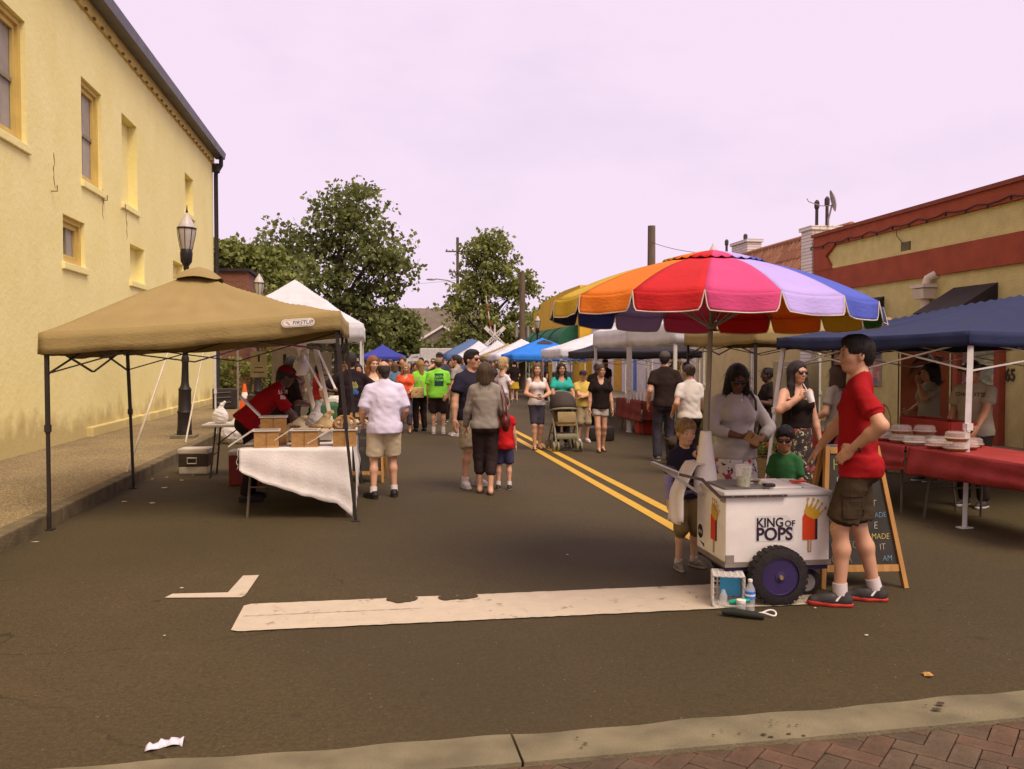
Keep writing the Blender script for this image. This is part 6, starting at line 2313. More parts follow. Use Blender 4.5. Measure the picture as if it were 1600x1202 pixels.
sandwich_board(3.55, 6.06, -6, 0.38, 0.62, 1.02, 'A-frame chalkboard menu behind the red shirted man',
               [('Han', -0.165, -0.18, 0.125, 'g'), ('me', -0.145, -0.275, 0.10, 'w'), ('SHRU', -0.22, -0.56, 0.07, 'dim'), ('LIVE', -0.22, -0.66, 0.085, 'dim'), ('COCO', -0.23, -0.76, 0.085, 'dim'), ('ORA', -0.235, -0.86, 0.09, 'dim'),
                ('T', 0.11, -0.45, 0.07, 'w'), ('ADE', 0.125, -0.535, 0.055, 'b'), ('E', 0.11, -0.615, 0.075, 'w'), ('MADE', 0.085, -0.69, 0.06, 'y'), ('IT', 0.14, -0.77, 0.065, 'w'), ('AM', 0.155, -0.85, 0.06, 'b')])
sandwich_board(-0.13, 12.1, -6, 0.40, 0.50, 0.93, 'A-frame chalkboard standing beside the bread table',
               [('fresh', -0.14, -0.22, 0.09, 'w'), ('bread', -0.15, -0.36, 0.09, 'dim'), ('pies', -0.14, -0.52, 0.09, 'dim')], 15)

# ------------------------------------------------------------ rainbow umbrella
umb = empty('rainbow_umbrella', (2.44, 6.12, 0), 0, 'big rainbow beach umbrella over the ice pop cart', 'umbrella')
uc = [('yellow', (0.62, 0.40, 0.035)), ('orange', (0.80, 0.20, 0.02)), ('red', (0.60, 0.022, 0.022)), ('pink', (0.68, 0.075, 0.20)), ('lavender', (0.52, 0.40, 0.72)),
      ('blue', (0.10, 0.13, 0.50)), ('navy', (0.04, 0.055, 0.16)), ('green', (0.03, 0.17, 0.055))]
um = [fabric('umb_' + a, b, 0.20) for a, b in uc]
piping = M('umbrella_piping', (0.62, 0.50, 0.38), rough=0.8)
tilt = Matrix.Rotation(R(1.8), 4, 'Y') @ Matrix.Rotation(R(-1.0), 4, 'X')
hub = Vector((0.035, 0, 2.435))
RU, ZR, NP = 1.18, -0.365, 16
tip_ = Matrix.Translation(hub) @ tilt


def rib(a, s):
    """point on the canopy at angle a, 0..1 from hub to rim"""
    return Vector((RU * s * math.cos(a), RU * s * math.sin(a), ZR * (0.30 * s + 0.70 * s ** 2.1)))


for i in range(NP):
    a0, a1 = [R(-181.5) + 2 * math.pi * (i + k) / NP for k in (0, 1)]
    col = um[i % 8]
    vs, fs = [], []
    ns, na = 14, 8
    for j in range(ns + 1):
        s = 0.10 + 0.90 * j / ns
        A, Bq = rib(a0, s), rib(a1, s)
        for k in range(na + 1):
            t = k / na
            q = A.lerp(Bq, t)
            b = 4 * t * (1 - t)
            q.z -= 0.016 * b * s
            vs.append(tip_ @ q)
    for j in range(ns):
        for k in range(na):
            fs.append((j * (na + 1) + k, (j + 1) * (na + 1) + k, (j + 1) * (na + 1) + k + 1, j * (na + 1) + k + 1))
    pn = mesh_obj('panel', vs, fs, col, umb, True)
    solid(pn, 0.003)
    vs, fs = [], []
    nv = 6
    A, Bq = rib(a0, 1.0), rib(a1, 1.0)
    edge = []
    out = Vector((math.cos((a0 + a1) / 2), math.sin((a0 + a1) / 2), 0))
    fl = rng.uniform(-0.012, 0.02)
    for j in range(nv + 1):
        v_ = j / nv
        ins = 0.045 * v_ + 0.03 * max(0, v_ - 0.72) ** 2 * 12
        for k in range(na * 2 + 1):
            t = k / (na * 2)
            tt = ins + (1 - 2 * ins) * t
            q = A.lerp(Bq, tt)
            b = 4 * tt * (1 - tt)
            q.z -= 0.016 * b + 0.122 * v_
            q += out * (0.022 * v_ + (0.010 * math.sin(t * 9 + i * 1.7) + fl) * v_)
            vs.append(tip_ @ q)
    w_ = na * 2 + 1
    for j in range(nv):
        for k in range(na * 2):
            fs.append((j * w_ + k, (j + 1) * w_ + k, (j + 1) * w_ + k + 1, j * w_ + k + 1))
    vf = mesh_obj('valance_flap', vs, fs, col, pn, True)
    solid(vf, 0.003)
    edge = [vs[j * w_] for j in range(nv + 1)] + [vs[nv * w_ + k] for k in range(1, w_)] + [vs[j * w_ + w_ - 1] for j in range(nv - 1, -1, -1)]
    MB().tube(edge, 0.0045, 5).build('piping', piping, pn)
    # vent cap segment over the hub
    vs, fs = [], []
    for j in range(5):
        s = 0.02 + 0.30 * j / 4
        A, Bq = rib(a0, s), rib(a1, s)
        for k in range(na + 1):
            t = k / na
            q = A.lerp(Bq, t)
            q.z += 0.05 - 0.03 * (j / 4) - (0.014 * abs(math.sin(t * math.pi * 2)) if j == 4 else 0)
            vs.append(tip_ @ q)
    for j in range(4):
        for k in range(na):
            fs.append((j * (na + 1) + k, (j + 1) * (na + 1) + k, (j + 1) * (na + 1) + k + 1, j * (na + 1) + k + 1))
    solid(mesh_obj('vent_cap', vs, fs, col, pn, True), 0.003)
    MB().tube([tip_ @ (rib(a0, s) + Vector((0, 0, -0.012))) for s in (0.05, 0.3, 0.55, 0.8, 1.0)], 0.006, 5).build('rib', M('rib_steel', (0.35, 0.30, 0.26), rough=0.4, metal=0.6), umb)
    MB().tube([tip_ @ Vector((0.02 * math.cos(a0), 0.02 * math.sin(a0), -0.52)), tip_ @ (rib(a0, 0.55) + Vector((0, 0, -0.015)))], 0.005, 5).build('strut', M('rib_steel', (0, 0, 0)), umb)
pole_g = M('pole_grey', (0.27, 0.225, 0.17), rough=0.4, metal=0.4, var=0.15)
MB().tube([(-0.015, 0, 0.80), tip_ @ Vector((0, 0, 0.0))], 0.019, 12).build('pole', pole_g, umb, True)
MB().tube([(-0.013, 0, 1.08), (-0.005, 0, 1.45)], 0.023, 12).build('pole_sleeve', pole_g, umb, True)
MB().lathe([(0.032, 0.03), (0.028, 0.055), (0.010, 0.085), (0.004, 0.10)], tip_ @ Vector((0, 0, 0)), 10).build('finial', M('finial_white', (0.7, 0.6, 0.55), rough=0.4, trans=0.2), umb, True)
MB().lathe([(0.05, -0.55), (0.03, -0.53), (0.03, -0.49), (0.045, -0.48)], tip_ @ Vector((0, 0, 0)), 10).build('runner', pole_g, umb)

# ------------------------------------------------------------ ice pop cart
cart = empty('ice_pop_cart', (2.75, 5.87, 0), R(-1.5), 'white ice pop push cart with black wheel under the umbrella', 'cart')
cw = worn_paint('cart_white', (0.84, 0.76, 0.66), 0.60, 0.78, (0.62, 0.53, 0.42), (0.70, 0.62, 0.52), 5, 26, 0.38, 0.03)
cw2 = M('cart_lid', (0.68, 0.63, 0.56), rough=0.4, var=0.06, scale=3)
X0, X1, Y0, Y1, Z0, Z1 = -0.38, 0.38, -0.29, 0.29, 0.255, 0.735
MB().cbox((0, 0, (Z0 + Z1) / 2), (X1 - X0, Y1 - Y0, Z1 - Z0), 0.022).build('body', cw, cart, True)
MB().cbox((0, 0, Z1 + 0.016), (X1 - X0 + 0.03, Y1 - Y0 + 0.03, 0.034), 0.014).build('lid', cw2, cart, True)
ld = cart.children[-1]
hatch_m = M('hatch_dark', (0.16, 0.135, 0.11), rough=0.35, var=0.1)
MB().cbox((-0.20, 0.02, Z1 + 0.040), (0.30, 0.42, 0.014), 0.006).build('hatch', hatch_m, ld)
MB().cbox((0.10, 0.02, Z1 + 0.040), (0.24, 0.42, 0.014), 0.006).build('hatch', cw, ld)
MB().cbox((0.265, 0.02, Z1 + 0.039), (0.06, 0.42, 0.012), 0.005).build('hinge_strip', cw2, ld)
trim = M('cart_trim_metal', (0.33, 0.28, 0.22), rough=0.4, metal=0.6)
for (c_, s_) in (((0, Y0 - 0.004, Z0 + 0.012), (0.77, 0.012, 0.035)), ((X0 - 0.004, 0, Z0 + 0.012), (0.012, 0.56, 0.035))):
    MB().box(c_, s_).build('bottom_trim', trim, cart)
MB().cbox((X0 + 0.03, Y0 - 0.006, Z0 + 0.05), (0.06, 0.012, 0.06), 0.004).build('corner_plate', trim, cart)
MB().cbox((X0 - 0.006, Y0 + 0.04, Z1 - 0.02), (0.012, 0.07, 0.04), 0.004).build('corner_plate', trim, cart)
purple = M('frame_purple', (0.036, 0.021, 0.072), rough=0.45, var=0.15)
fr = MB()
for y_ in (Y0 + 0.03, Y1 - 0.03):
    fr.box((0, y_, Z0 - 0.02), (0.74, 0.04, 0.04))
for x_ in (-0.34, 0.0, 0.34):
    fr.box((x_, 0, Z0 - 0.022), (0.04, 0.52, 0.035))
fr.build('chassis', purple, cart)
for q in (-0.05, 0.22):
    MB().bar((q, Y0 + 0.03, Z0 - 0.02), (0.02 + q * 0.2, Y0 + 0.03, 0.20), 0.03).build('fork', purple, cart)


def wheel(x, y, r, wdt, name, rimm, par):
    w = MB()
    prof = [(r * 0.66, -wdt / 2), (r * 0.86, -wdt / 2), (r * 0.96, -wdt * 0.42), (r, -wdt * 0.22), (r, wdt * 0.22), (r * 0.96, wdt * 0.42), (r * 0.86, wdt / 2), (r * 0.66, wdt / 2)]
    w.lathe(prof, (0, 0, 0), 36, 'Y', False)
    o = w.build(name, tyre_m, par, True)
    o.location = (x, y, r)
    bl = MB()
    for k in range(28):
        t = 2 * math.pi * k / 28
        bl.box((r * 0.985 * math.cos(t), 0, r * 0.985 * math.sin(t)), (0.012, wdt * 0.8, r * 0.14), Matrix.Rotation(-t, 3, 'Y'))
    bl.build('tread', tyre_m, o)
    MB().lathe([(r * 0.665, -wdt * 0.40), (r * 0.60, -wdt * 0.42), (r * 0.52, -wdt * 0.25), (r * 0.20, -wdt * 0.20), (r * 0.18, -wdt * 0.45), (r * 0.09, -wdt * 0.48), (r * 0.09, wdt * 0.4), (r * 0.66, wdt * 0.4)], (0, 0, 0), 28, 'Y').build('rim', rimm, o, True)
    MB().lathe([(r * 0.07, -wdt * 0.62), (r * 0.085, -wdt * 0.5), (r * 0.085, -wdt * 0.4)], (0, 0, 0), 10, 'Y').build('hub_nut', M('nut_brass', (0.40, 0.30, 0.12), rough=0.4, metal=0.7), o, True)
    return o


wheel(-0.035, Y0 - 0.075, 0.200, 0.105, 'wheel', purple, cart)
wheel(-0.035, Y1 + 0.075, 0.200, 0.105, 'wheel', purple, cart)
wheel(0.27, Y0 + 0.13, 0.095, 0.05, 'caster', M('caster_grey', (0.40, 0.36, 0.30), rough=0.4, metal=0.4), cart)
MB().bar((0.27, Y0 + 0.13, Z0 - 0.03), (0.27, Y0 + 0.165, 0.10), 0.03).build('caster_fork', purple, cart)
hd = M('handle_brown', (0.085, 0.055, 0.040), rough=0.4, metal=0.3)
for y_ in (Y0 - 0.02, Y1 + 0.02):
    MB().bar((0.05, y_, Z1 + 0.005), (-0.43, y_, Z1 + 0.005), 0.022, 0.014).bar((-0.425, y_, Z1), (-0.56, y_, Z1 + 0.13), 0.020).bar((-0.553, y_, Z1 + 0.125), (-0.72, y_, Z1 + 0.165), 0.020).build('handle_arm', hd, cart)
    for k in range(5):
        MB().ell((0.02 - 0.09 * k, y_ - 0.009 * (1 if y_ < 0 else -1), Z1 + 0.005), (0.006, 0.004, 0.006), 8, 5).build('bolt', trim, cart)
MB().bar((-0.715, Y0 - 0.03, Z1 + 0.165), (-0.715, Y1 + 0.03, Z1 + 0.165), 0.024).build('push_bar', M('bar_steel', (0.40, 0.36, 0.31), rough=0.35, metal=0.6), cart)
MB().bar((-0.70, 0.10, Z1 + 0.15), (-0.40, 0.10, Z1 - 0.05), 0.020).build('handle_brace', M('bar_steel', (0, 0, 0)), cart)
# socket cone that carries the umbrella
MB().lathe([(0.085, 0.70), (0.085, 0.80), (0.055, 1.00), (0.040, 1.14), (0.030, 1.145)], (-0.33, 0.24, 0), 18).build('umbrella_socket', cw, cart, True)
# towel over the handle
vs, fs = [], []
for i in range(15):
    for j in range(13):
        u, v_ = i / 14, j / 12
        y_ = Y1 - 0.12 + 0.24 * u - 0.10 * v_
        x_ = -0.36 - 0.20 * min(1, v_ * 1.6) ** 0.8 + (0.02 * math.sin(u * 13 + v_ * 3) - 0.03 * u) * v_
        z_ = Z1 + 0.17 - 0.02 * v_ - 0.50 * max(0, v_ - 0.18) ** 1.05 + 0.02 * math.sin(u * 9 + 1) * v_
        vs.append((x_, y_, z_))
for i in range(14):
    for j in range(12):
        fs.append((i * 13 + j, (i + 1) * 13 + j, (i + 1) * 13 + j + 1, i * 13 + j + 1))
tw = mesh_obj('towel', vs, fs, wht_cloth, cart, True)
solid(tw, 0.012)

# lettering and popsicle emblem
FY = Y0 - 0.0012
MB().prism([(-0.165, FY, 0.42), (0.115, FY, 0.42), (0.115, FY, 0.545), (0.06, FY, 0.60), (-0.165, FY, 0.60)], (0, -0.001, 0)).build('sticker', M('sticker_white', (0.72, 0.67, 0.60), rough=0.3, bump=0), cart)
lett = M('lettering_plum', (0.035, 0.018, 0.032), rough=0.5, bump=0)
text('lettering', 'KING', 0.090, lett, (-0.160, FY - 0.003, 0.522), (R(90), 0, 0), cart, 0.0012, 'LEFT', 0.92, 0.018, 0, 0.98)
text('lettering', 'OF', 0.060, lett, (0.046, FY - 0.003, 0.522), (R(90), 0, 0), cart, 0.0012, 'LEFT', 1.0, 0.012, 0, 0.98)
text('lettering', 'POPS', 0.125, lett, (-0.163, FY - 0.003, 0.430), (R(90), 0, 0), cart, 0.0012, 'LEFT', 0.96, 0.024, 0, 0.96)
pop_red = M('pop_red', (0.66, 0.055, 0.012), rough=0.4, bump=0)
gold = M('crown_gold', (0.62, 0.36, 0.035), rough=0.4, bump=0, var=0.12)
stick_m = M('stick_wood', (0.55, 0.36, 0.16), rough=0.6, bump=0)


def rrect(x0, x1, z0, z1, r_top, r_bot, n=6):
    pts = []
    for (cx, cz, a0, r) in ((x1 - r_bot, z0 + r_bot, -90, r_bot), (x1 - r_top, z1 - r_top, 0, r_top), (x0 + r_top, z1 - r_top, 90, r_top), (x0 + r_bot, z0 + r_bot, 180, r_bot)):
        for k in range(n + 1):
            t = R(a0 + 90 * k / n)
            pts.append((cx + r * math.cos(t), cz + r * math.sin(t)))
    return pts


def emblem(par, M4, s=1.0):
    """ice pop wearing a tilted crown; M4 places its local x-z plane on the cart"""
    def flat(name, pts, y, mat):
        o = MB().prism([(a * s, -y, b * s) for a, b in pts], (0, -0.0012, 0)).build(name, mat, par)
        o.matrix_local = M4
        return o
    flat('pop_shadow', rrect(-0.030, 0.066, 0.0, 0.205, 0.040, 0.008), 0.000, lett)
    flat('pop_body', rrect(-0.052, 0.045, 0.0, 0.205, 0.040, 0.008), 0.0014, pop_red)
    flat('pop_stick', rrect(-0.006, 0.014, -0.090, 0.0, 0.001, 0.009), 0.0010, stick_m)
    flat('stick_edge', rrect(-0.010, 0.018, -0.094, 0.0, 0.001, 0.011), 0.0004, lett)
    ca, sa = math.cos(R(-27)), math.sin(R(-27))

    def tr(p):
        return (p[0] * ca - p[1] * sa + 0.012, p[0] * sa + p[1] * ca + 0.185)
    crown = [(-0.058, 0.0), (-0.075, 0.092), (-0.047, 0.040), (-0.036, 0.108), (-0.015, 0.045), (0.0, 0.114), (0.015, 0.045), (0.036, 0.108), (0.047, 0.040), (0.075, 0.092), (0.058, 0.0), (0.03, -0.018), (-0.03, -0.018)]
    flat('crown', [tr(p) for p in crown], 0.0030, gold)
    for p in ((-0.077, 0.098), (-0.037, 0.115), (0, 0.121), (0.037, 0.115), (0.077, 0.098)):
        c = tr(p)
        flat('crown_ball', [(c[0] + 0.0105 * math.cos(t), c[1] + 0.0105 * math.sin(t)) for t in np.linspace(0, 2 * math.pi, 12, endpoint=False)], 0.0042, gold)


emblem(cart, Matrix.Translation((0.225, FY - 0.001, 0.425)), 0.93)
emblem(cart, Matrix.Translation((X0 - 0.0022, Y0 + 0.22, 0.395)) @ Matrix.Rotation(R(-90), 4, 'Z'), 0.95)
dk = MB().prism([(X0 - 0.0005, Y1 - 0.09 + 0.052 * math.cos(t), 0.405 + 0.052 * math.sin(t)) for t in np.linspace(0, 2 * math.pi, 20, endpoint=False)], (-0.0015, 0, 0)).build('round_sticker', ink, cart)
text('sticker_print', 'LOCAL', 0.034, badge, (X0 - 0.0035, Y1 - 0.045, 0.393), (R(90), 0, R(-90)), cart, 0.0006, 'LEFT', 0.8)
MB().prism([(X0 - 0.0005, Y1 - 0.03, 0.30), (X0 - 0.0005, Y1 - 0.18, 0.275), (X0 - 0.0005, Y1 - 0.18, 0.33), (X0 - 0.0005, Y1 - 0.03, 0.35)], (-0.0015, 0, 0)).build('square_sticker', badge, cart)
MB().prism([(X0 - 0.002, Y1 - 0.08, 0.335), (X0 - 0.002, Y1 - 0.175, 0.30), (X0 - 0.002, Y1 - 0.175, 0.328)], (-0.001, 0, 0)).build('sticker_swoosh', M('sticker_navy', (0.04, 0.05, 0.14), bump=0), cart)

# things standing on the cart
clear = glass_mat('clear_plastic', (0.85, 0.80, 0.72), 0.08, 0.30)
bill = M('banknote', (0.30, 0.30, 0.15), rough=0.8, var=0.5, scale=60)
tj = empty('tip_jar', (2.55, 5.72, 0.783), 0, 'clear plastic tip cup with dollar bills on the cart', 'cup')
MB().lathe([(0.044, 0.0), (0.046, 0.003), (0.060, 0.150), (0.062, 0.150), (0.060, 0.146)], n=20).build('cup', clear, tj, True)
MB().box((0.0, -0.035, 0.095), (0.05, 0.004, 0.085), Matrix.Rotation(0.1, 3, 'X')).build('bill', bill, tj)
MB().lathe([(0.042, 0.004), (0.050, 0.070), (0.02, 0.074)], n=14).build('bills_inside', bill, tj)
wl_ = MB().cbox((0, 0, 0), (0.075, 0.055, 0.022), 0.006).build('wallet', frame_dark)
wl_.location = (2.72, 5.68, 0.796)
tag(wl_, 'small black wallet lying on the cart lid', 'wallet')
gl_ = empty('drinking_glass', (2.74, 5.78, 0.785), 0, 'small clear dish holding coins on the cart', 'dish')
MB().lathe([(0.03, 0), (0.04, 0.035), (0.038, 0.035), (0.028, 0.005)], n=14).build('dish', clear, gl_, True)
MB().lathe([(0.025, 0.004), (0.025, 0.012)], n=10).build('coins', trim, gl_)
pk = MB().cbox((0, 0, 0), (0.11, 0.06, 0.014), 0.004).build('red_packet', pop_red)
pk.location = (3.02, 5.84, 0.795)
tag(pk, 'flat red packet on the right of the cart lid', 'packet')
for k in range(3):
    o = MB().box((0, 0, 0), (0.07, 0.05, 0.006)).build('flyer_card', [badge, ink, kraft][k])
    o.location = (2.64 + 0.05 * k, 5.86 + 0.03 * k, 0.789 + 0.003 * k)
    o.rotation_euler = (0, 0, 0.5 * k)
    tag(o, ('white', 'black', 'brown')[k] + ' small card lying on the cart hatch', 'card', 'cards on the cart')

# milk crate with bits beside the wheel
mc = empty('milk_crate', (2.37, 5.56, 0.012), R(-18), 'small white plastic crate lying on its side beside the wheel', 'crate')
mcw = M('crate_white', (0.66, 0.60, 0.52), rough=0.5, var=0.06)
s = 0.205
hb = s / 2


def lattice(axis, sign):
    mb = MB()
    n_ = 5
    for k in range(n_ + 1):
        t = -hb + s * k / n_
        thick = 0.010 if 0 < k < n_ else 0.014
        tt = max(-hb + thick / 2, min(hb - thick / 2, t))
        if axis == 'x':
            mb.box((sign * hb, tt, hb), (0.008, thick, s))
            mb.box((sign * hb + 0.0007 * sign, 0, hb + tt), (0.008, s, thick))
        elif axis == 'z':
            mb.box((tt, 0, hb + sign * hb), (thick, s, 0.008))
            mb.box((0, tt, hb + sign * hb + 0.0007 * sign), (s, thick, 0.008))
        else:
            mb.box((tt, sign * hb, hb), (thick, 0.008, s))
            mb.box((0, sign * hb + 0.0007 * sign, hb + tt), (s, 0.008, thick))
    return mb


for ax_, sg_, nm in (('x', -1, 'side'), ('x', 1, 'side'), ('z', 1, 'side'), ('z', -1, 'side'), ('y', 1, 'bottom')):
    lattice(ax_, sg_).build(nm, mcw, mc)
o = MB().prism([(-0.05, 0.04, 0.04), (0.085, 0.0, 0.05), (0.085, 0.0, 0.165), (-0.05, 0.04, 0.16)], (0.005, 0.03, 0)).build('blue_sheet', M('sheet_blue', (0.05, 0.28, 0.50), rough=0.5))
o.location = (2.37, 5.56, 0.012)
o.rotation_euler = (0, 0, R(-18))
tag(o, 'blue folded sheet inside the white crate', 'sheet')
o = MB().lathe([(0.014, 0), (0.02, 0.02), (0.022, 0.10), (0.012, 0.12), (0.012, 0.14)], n=12).build('green_bottle', M('bottle_teal', (0.03, 0.36, 0.24), rough=0.3), None, True)
o.location = (2.33, 5.44, 0.05)
o.rotation_euler = (0, R(78), R(-30))
tag(o, 'small teal bottle poking out of the crate', 'bottle')
o = MB().lathe([(0.024, 0), (0.026, 0.01), (0.026, 0.06), (0.015, 0.085), (0.010, 0.10)], n=12).build('clear_flask', clear, None, True)
o.location = (2.31, 5.49, 0.026)
tag(o, 'tiny clear bottle at the left of the crate', 'bottle')
wb = empty('water_bottle', (2.46, 5.40, 0.006), 0, 'clear water bottle with blue label beside the wheel', 'bottle')
MB().lathe([(0.030, 0), (0.032, 0.006), (0.030, 0.03), (0.032, 0.06), (0.032, 0.13), (0.030, 0.145), (0.014, 0.178), (0.013, 0.19)], n=18).build('bottle', clear, wb, True)
MB().lathe([(0.0335, 0.078), (0.0335, 0.128)], n=18).build('label', M('label_blue', (0.05, 0.18, 0.52), rough=0.4, var=0.3, scale=40), wb, True)
MB().lathe([(0.0338, 0.098), (0.0338, 0.110)], n=18).build('label_band', badge, wb, True)
MB().lathe([(0.015, 0.19), (0.015, 0.205), (0.013, 0.207)], n=12).build('cap', badge, wb, True)
jr = empty('jar', (2.385, 5.375, 0.006), 0, 'squat clear jar with white lid beside the water bottle', 'jar')
MB().lathe([(0.028, 0), (0.031, 0.006), (0.031, 0.055), (0.027, 0.06)], n=16).build('jar_body', clear, jr, True)
MB().lathe([(0.031, 0.06), (0.031, 0.078), (0.029, 0.080)], n=16).build('lid', badge, jr, True)
pr = empty('parasol_bag', (2.33, 5.25, 0.0), 0, 'dark folded parasol sleeve lying on the asphalt', 'bag')
MB().tube([(-0.10, 0.07, 0.028), (-0.02, 0.03, 0.030), (0.08, -0.03, 0.026), (0.13, -0.06, 0.022)], [0.020, 0.027, 0.025, 0.018], 10).build('sleeve', M('sleeve_dark', (0.020, 0.022, 0.013), rough=0.8), pr, True)
wr_ = [(2.52 + 0.062 * math.cos(t), 5.275 + 0.034 * math.sin(t), 0.018 + 0.012 * math.sin(2 * t)) for t in np.linspace(0, 2 * math.pi, 22, endpoint=False)]
tag(MB().tube(wr_, 0.006, 6, closed=True).build('cord_loop', badge, None, True), 'white cord loop lying beside the folded sleeve', 'cord')

# ------------------------------------------------------------ right stall under the navy tent
red_cloth = M('tablecloth_red', (0.30, 0.030, 0.022), rough=0.8, var=0.15, scale=5, bump=0.25, bscale=40)
folding_table('long table under red cloth in the navy tent', 5.98, 9.4, 90, 1.83, 0.76)
tag(drape('red_tablecloth', 5.58, 6.38, 8.42, 10.35, 0.748, (0.18, 0.22, 0.2, lambda u: 0.20 + 0.10 * math.sin(u * 2.6)), red_cloth, None, 12), 'red cloth sagging over the long pie table', 'tablecloth')
folding_table('near table under red cloth at the right edge', 6.02, 7.45, 90, 1.83, 0.76)
tag(drape('red_tablecloth', 5.62, 6.42, 6.5, 8.41, 0.750, (0.2, 0.25, 0.16, lambda u: 0.30 - 0.08 * u), red_cloth, None, 14), 'red cloth on the near table at the right edge', 'tablecloth')
clam = glass_mat('clamshell', (0.80, 0.72, 0.60), 0.15, 0.28)
pie = M('pie_crust', (0.36, 0.16, 0.05), rough=0.7, var=0.4, scale=30, bump=0.4)
pie2 = M('pie_red', (0.34, 0.07, 0.03), rough=0.6, var=0.4, scale=30, bump=0.3)
pie3 = M('pie_cream', (0.55, 0.44, 0.30), rough=0.6, var=0.2, scale=20, bump=0.3)
pi_ = 0
rows = [(5.74, 7.85), (5.72, 8.12), (5.72, 8.50), (5.73, 8.76), (5.72, 9.02), (5.74, 9.30), (5.74, 9.56), (5.98, 8.0), (5.97, 8.38), (5.98, 8.66), (5.99, 9.12), (6.0, 9.42), (5.74, 9.84), (6.2, 8.2), (5.74, 10.1)]
ords = ['first', 'second', 'third', 'fourth', 'fifth', 'sixth', 'seventh', 'eighth']
for (x_, y_) in rows:
    for lv in range(2 if (pi_ % 3 == 0) else 1):
        o = empty('pie_box', (x_ + rng.uniform(-.02, .02), y_, 0.756 + 0.10 * lv), rng.uniform(0, 1), 'clear domed pie box on the red cloth table', 'pie box', 'pies in clear boxes')
        MB().lathe([(0.09, 0.0), (0.112, 0.03), (0.118, 0.032)], n=18).build('pie', [pie, pie2, pie3][pi_ % 3], o, True)
        MB().lathe([(0.122, 0.028), (0.122, 0.036), (0.112, 0.042), (0.105, 0.085), (0.085, 0.098), (0.01, 0.100)], n=18).build('lid', clam, o, True)
    pi_ += 1
bk = empty('gift_basket', (6.15, 9.75, 0.752), 0, 'wicker basket with tall hoop handle on the red table', 'basket')
wick = M('wicker', (0.36, 0.20, 0.07), rough=0.8, var=0.35, scale=40, bump=0.6, bscale=60)
MB().lathe([(0.13, 0.0), (0.15, 0.04), (0.17, 0.11), (0.175, 0.12), (0.16, 0.11), (0.12, 0.02)], n=20).build('bowl', wick, bk, True)
MB().tube([(0, 0.17 * math.cos(t), 0.10 + 0.27 * math.sin(t)) for t in np.linspace(0, math.pi, 14)], 0.008, 6).build('hoop', wick, bk, True)
MB().lathe([(0.008, 0.36), (0.018, 0.33), (0.018, 0.27), (0.006, 0.24)], n=8).build('ornament', M('ornament_blue', (0.10, 0.12, 0.5), rough=0.2, coat=0.5), bk, True)
for k, (x_, y_, lab) in enumerate(((6.32, 8.75, 'red plastic bread crate standing behind the pies'), (6.36, 9.25, 'second red plastic bread crate behind the pies'))):
    o = empty('bread_crate', (x_, y_, 0.752), R(90), lab, 'crate', 'red crates behind the pies')
    rcm = M('crate_red', (0.28, 0.022, 0.014), rough=0.5)
    for (c_, s_) in (((0, -0.16, 0.12), (0.46, 0.015, 0.24)), ((0, 0.16, 0.12), (0.46, 0.015, 0.24)), ((-0.23, 0, 0.12), (0.015, 0.30, 0.24)), ((0.23, 0, 0.12), (0.015, 0.30, 0.24))):
        MB().cbox(c_, s_, 0.004).build('side', rcm, o)
    MB().box((0, 0, 0.008), (0.44, 0.30, 0.012)).build('bottom', rcm, o)
    for q in (-0.12, 0.12):
        MB().box((q, -0.170, 0.17), (0.12, 0.004, 0.03)).build('slot', frame_dark, o)
fbx = MB().cbox((0, 0, 0.08), (0.28, 0.3, 0.15), 0.02).build('foam_box', crm)
fbx.location = (5.85, 10.12, 0.752)
tag(fbx, 'pale foam box at the far end of the red table', 'box')
bn = empty('orange_banner', (9.0, 13.1, 0), R(-60), 'dark orange banner hanging behind the curly haired vendor', 'banner')
MB().box((0, 0, 1.05), (0.80, 0.012, 1.75)).build('sheet', M('banner_orange', (0.17, 0.040, 0.012), rough=0.8, var=0.2, scale=2), bn)
for k in range(7):
    t = R(30 + 40 * k)
    MB().tube([(0.1 + 0.16 * math.cos(t), -0.012, 1.5 + 0.16 * math.sin(t)), (0.1 + 0.3 * math.cos(t + 0.4), -0.012, 1.5 + 0.26 * math.sin(t + 0.4)), (0.1 + 0.33 * math.cos(t + 0.8), -0.012, 1.5 + 0.24 * math.sin(t + 0.8))], [0.02, 0.03, 0.01], 5).build('vine_print', frame_dark, bn)
MB().tube([(-0.5, 0, 1.94), (0.5, 0, 1.94)], 0.015, 6).build('rod', frame_dark, bn)
for q in (-0.44, 0.44):
    MB().tube([(q, 0, 0.0), (q, 0, 1.94)], 0.012, 6).build('stand', frame_dark, bn)
gsb = empty('grey_sign_board', (5.9, 11.5, 0), R(-25), 'grey display board behind the woman in the floral dress', 'board')
MB().cbox((0, 0, 1.0), (0.62, 0.03, 1.3), 0.01).build('board', M('board_grey', (0.21, 0.165, 0.095), rough=0.85), gsb)
for q in (-0.28, 0.28):
    MB().tube([(q, 0.02, 0), (q, 0.02, 1.6)], 0.014, 6).build('stand', frame_dark, gsb)
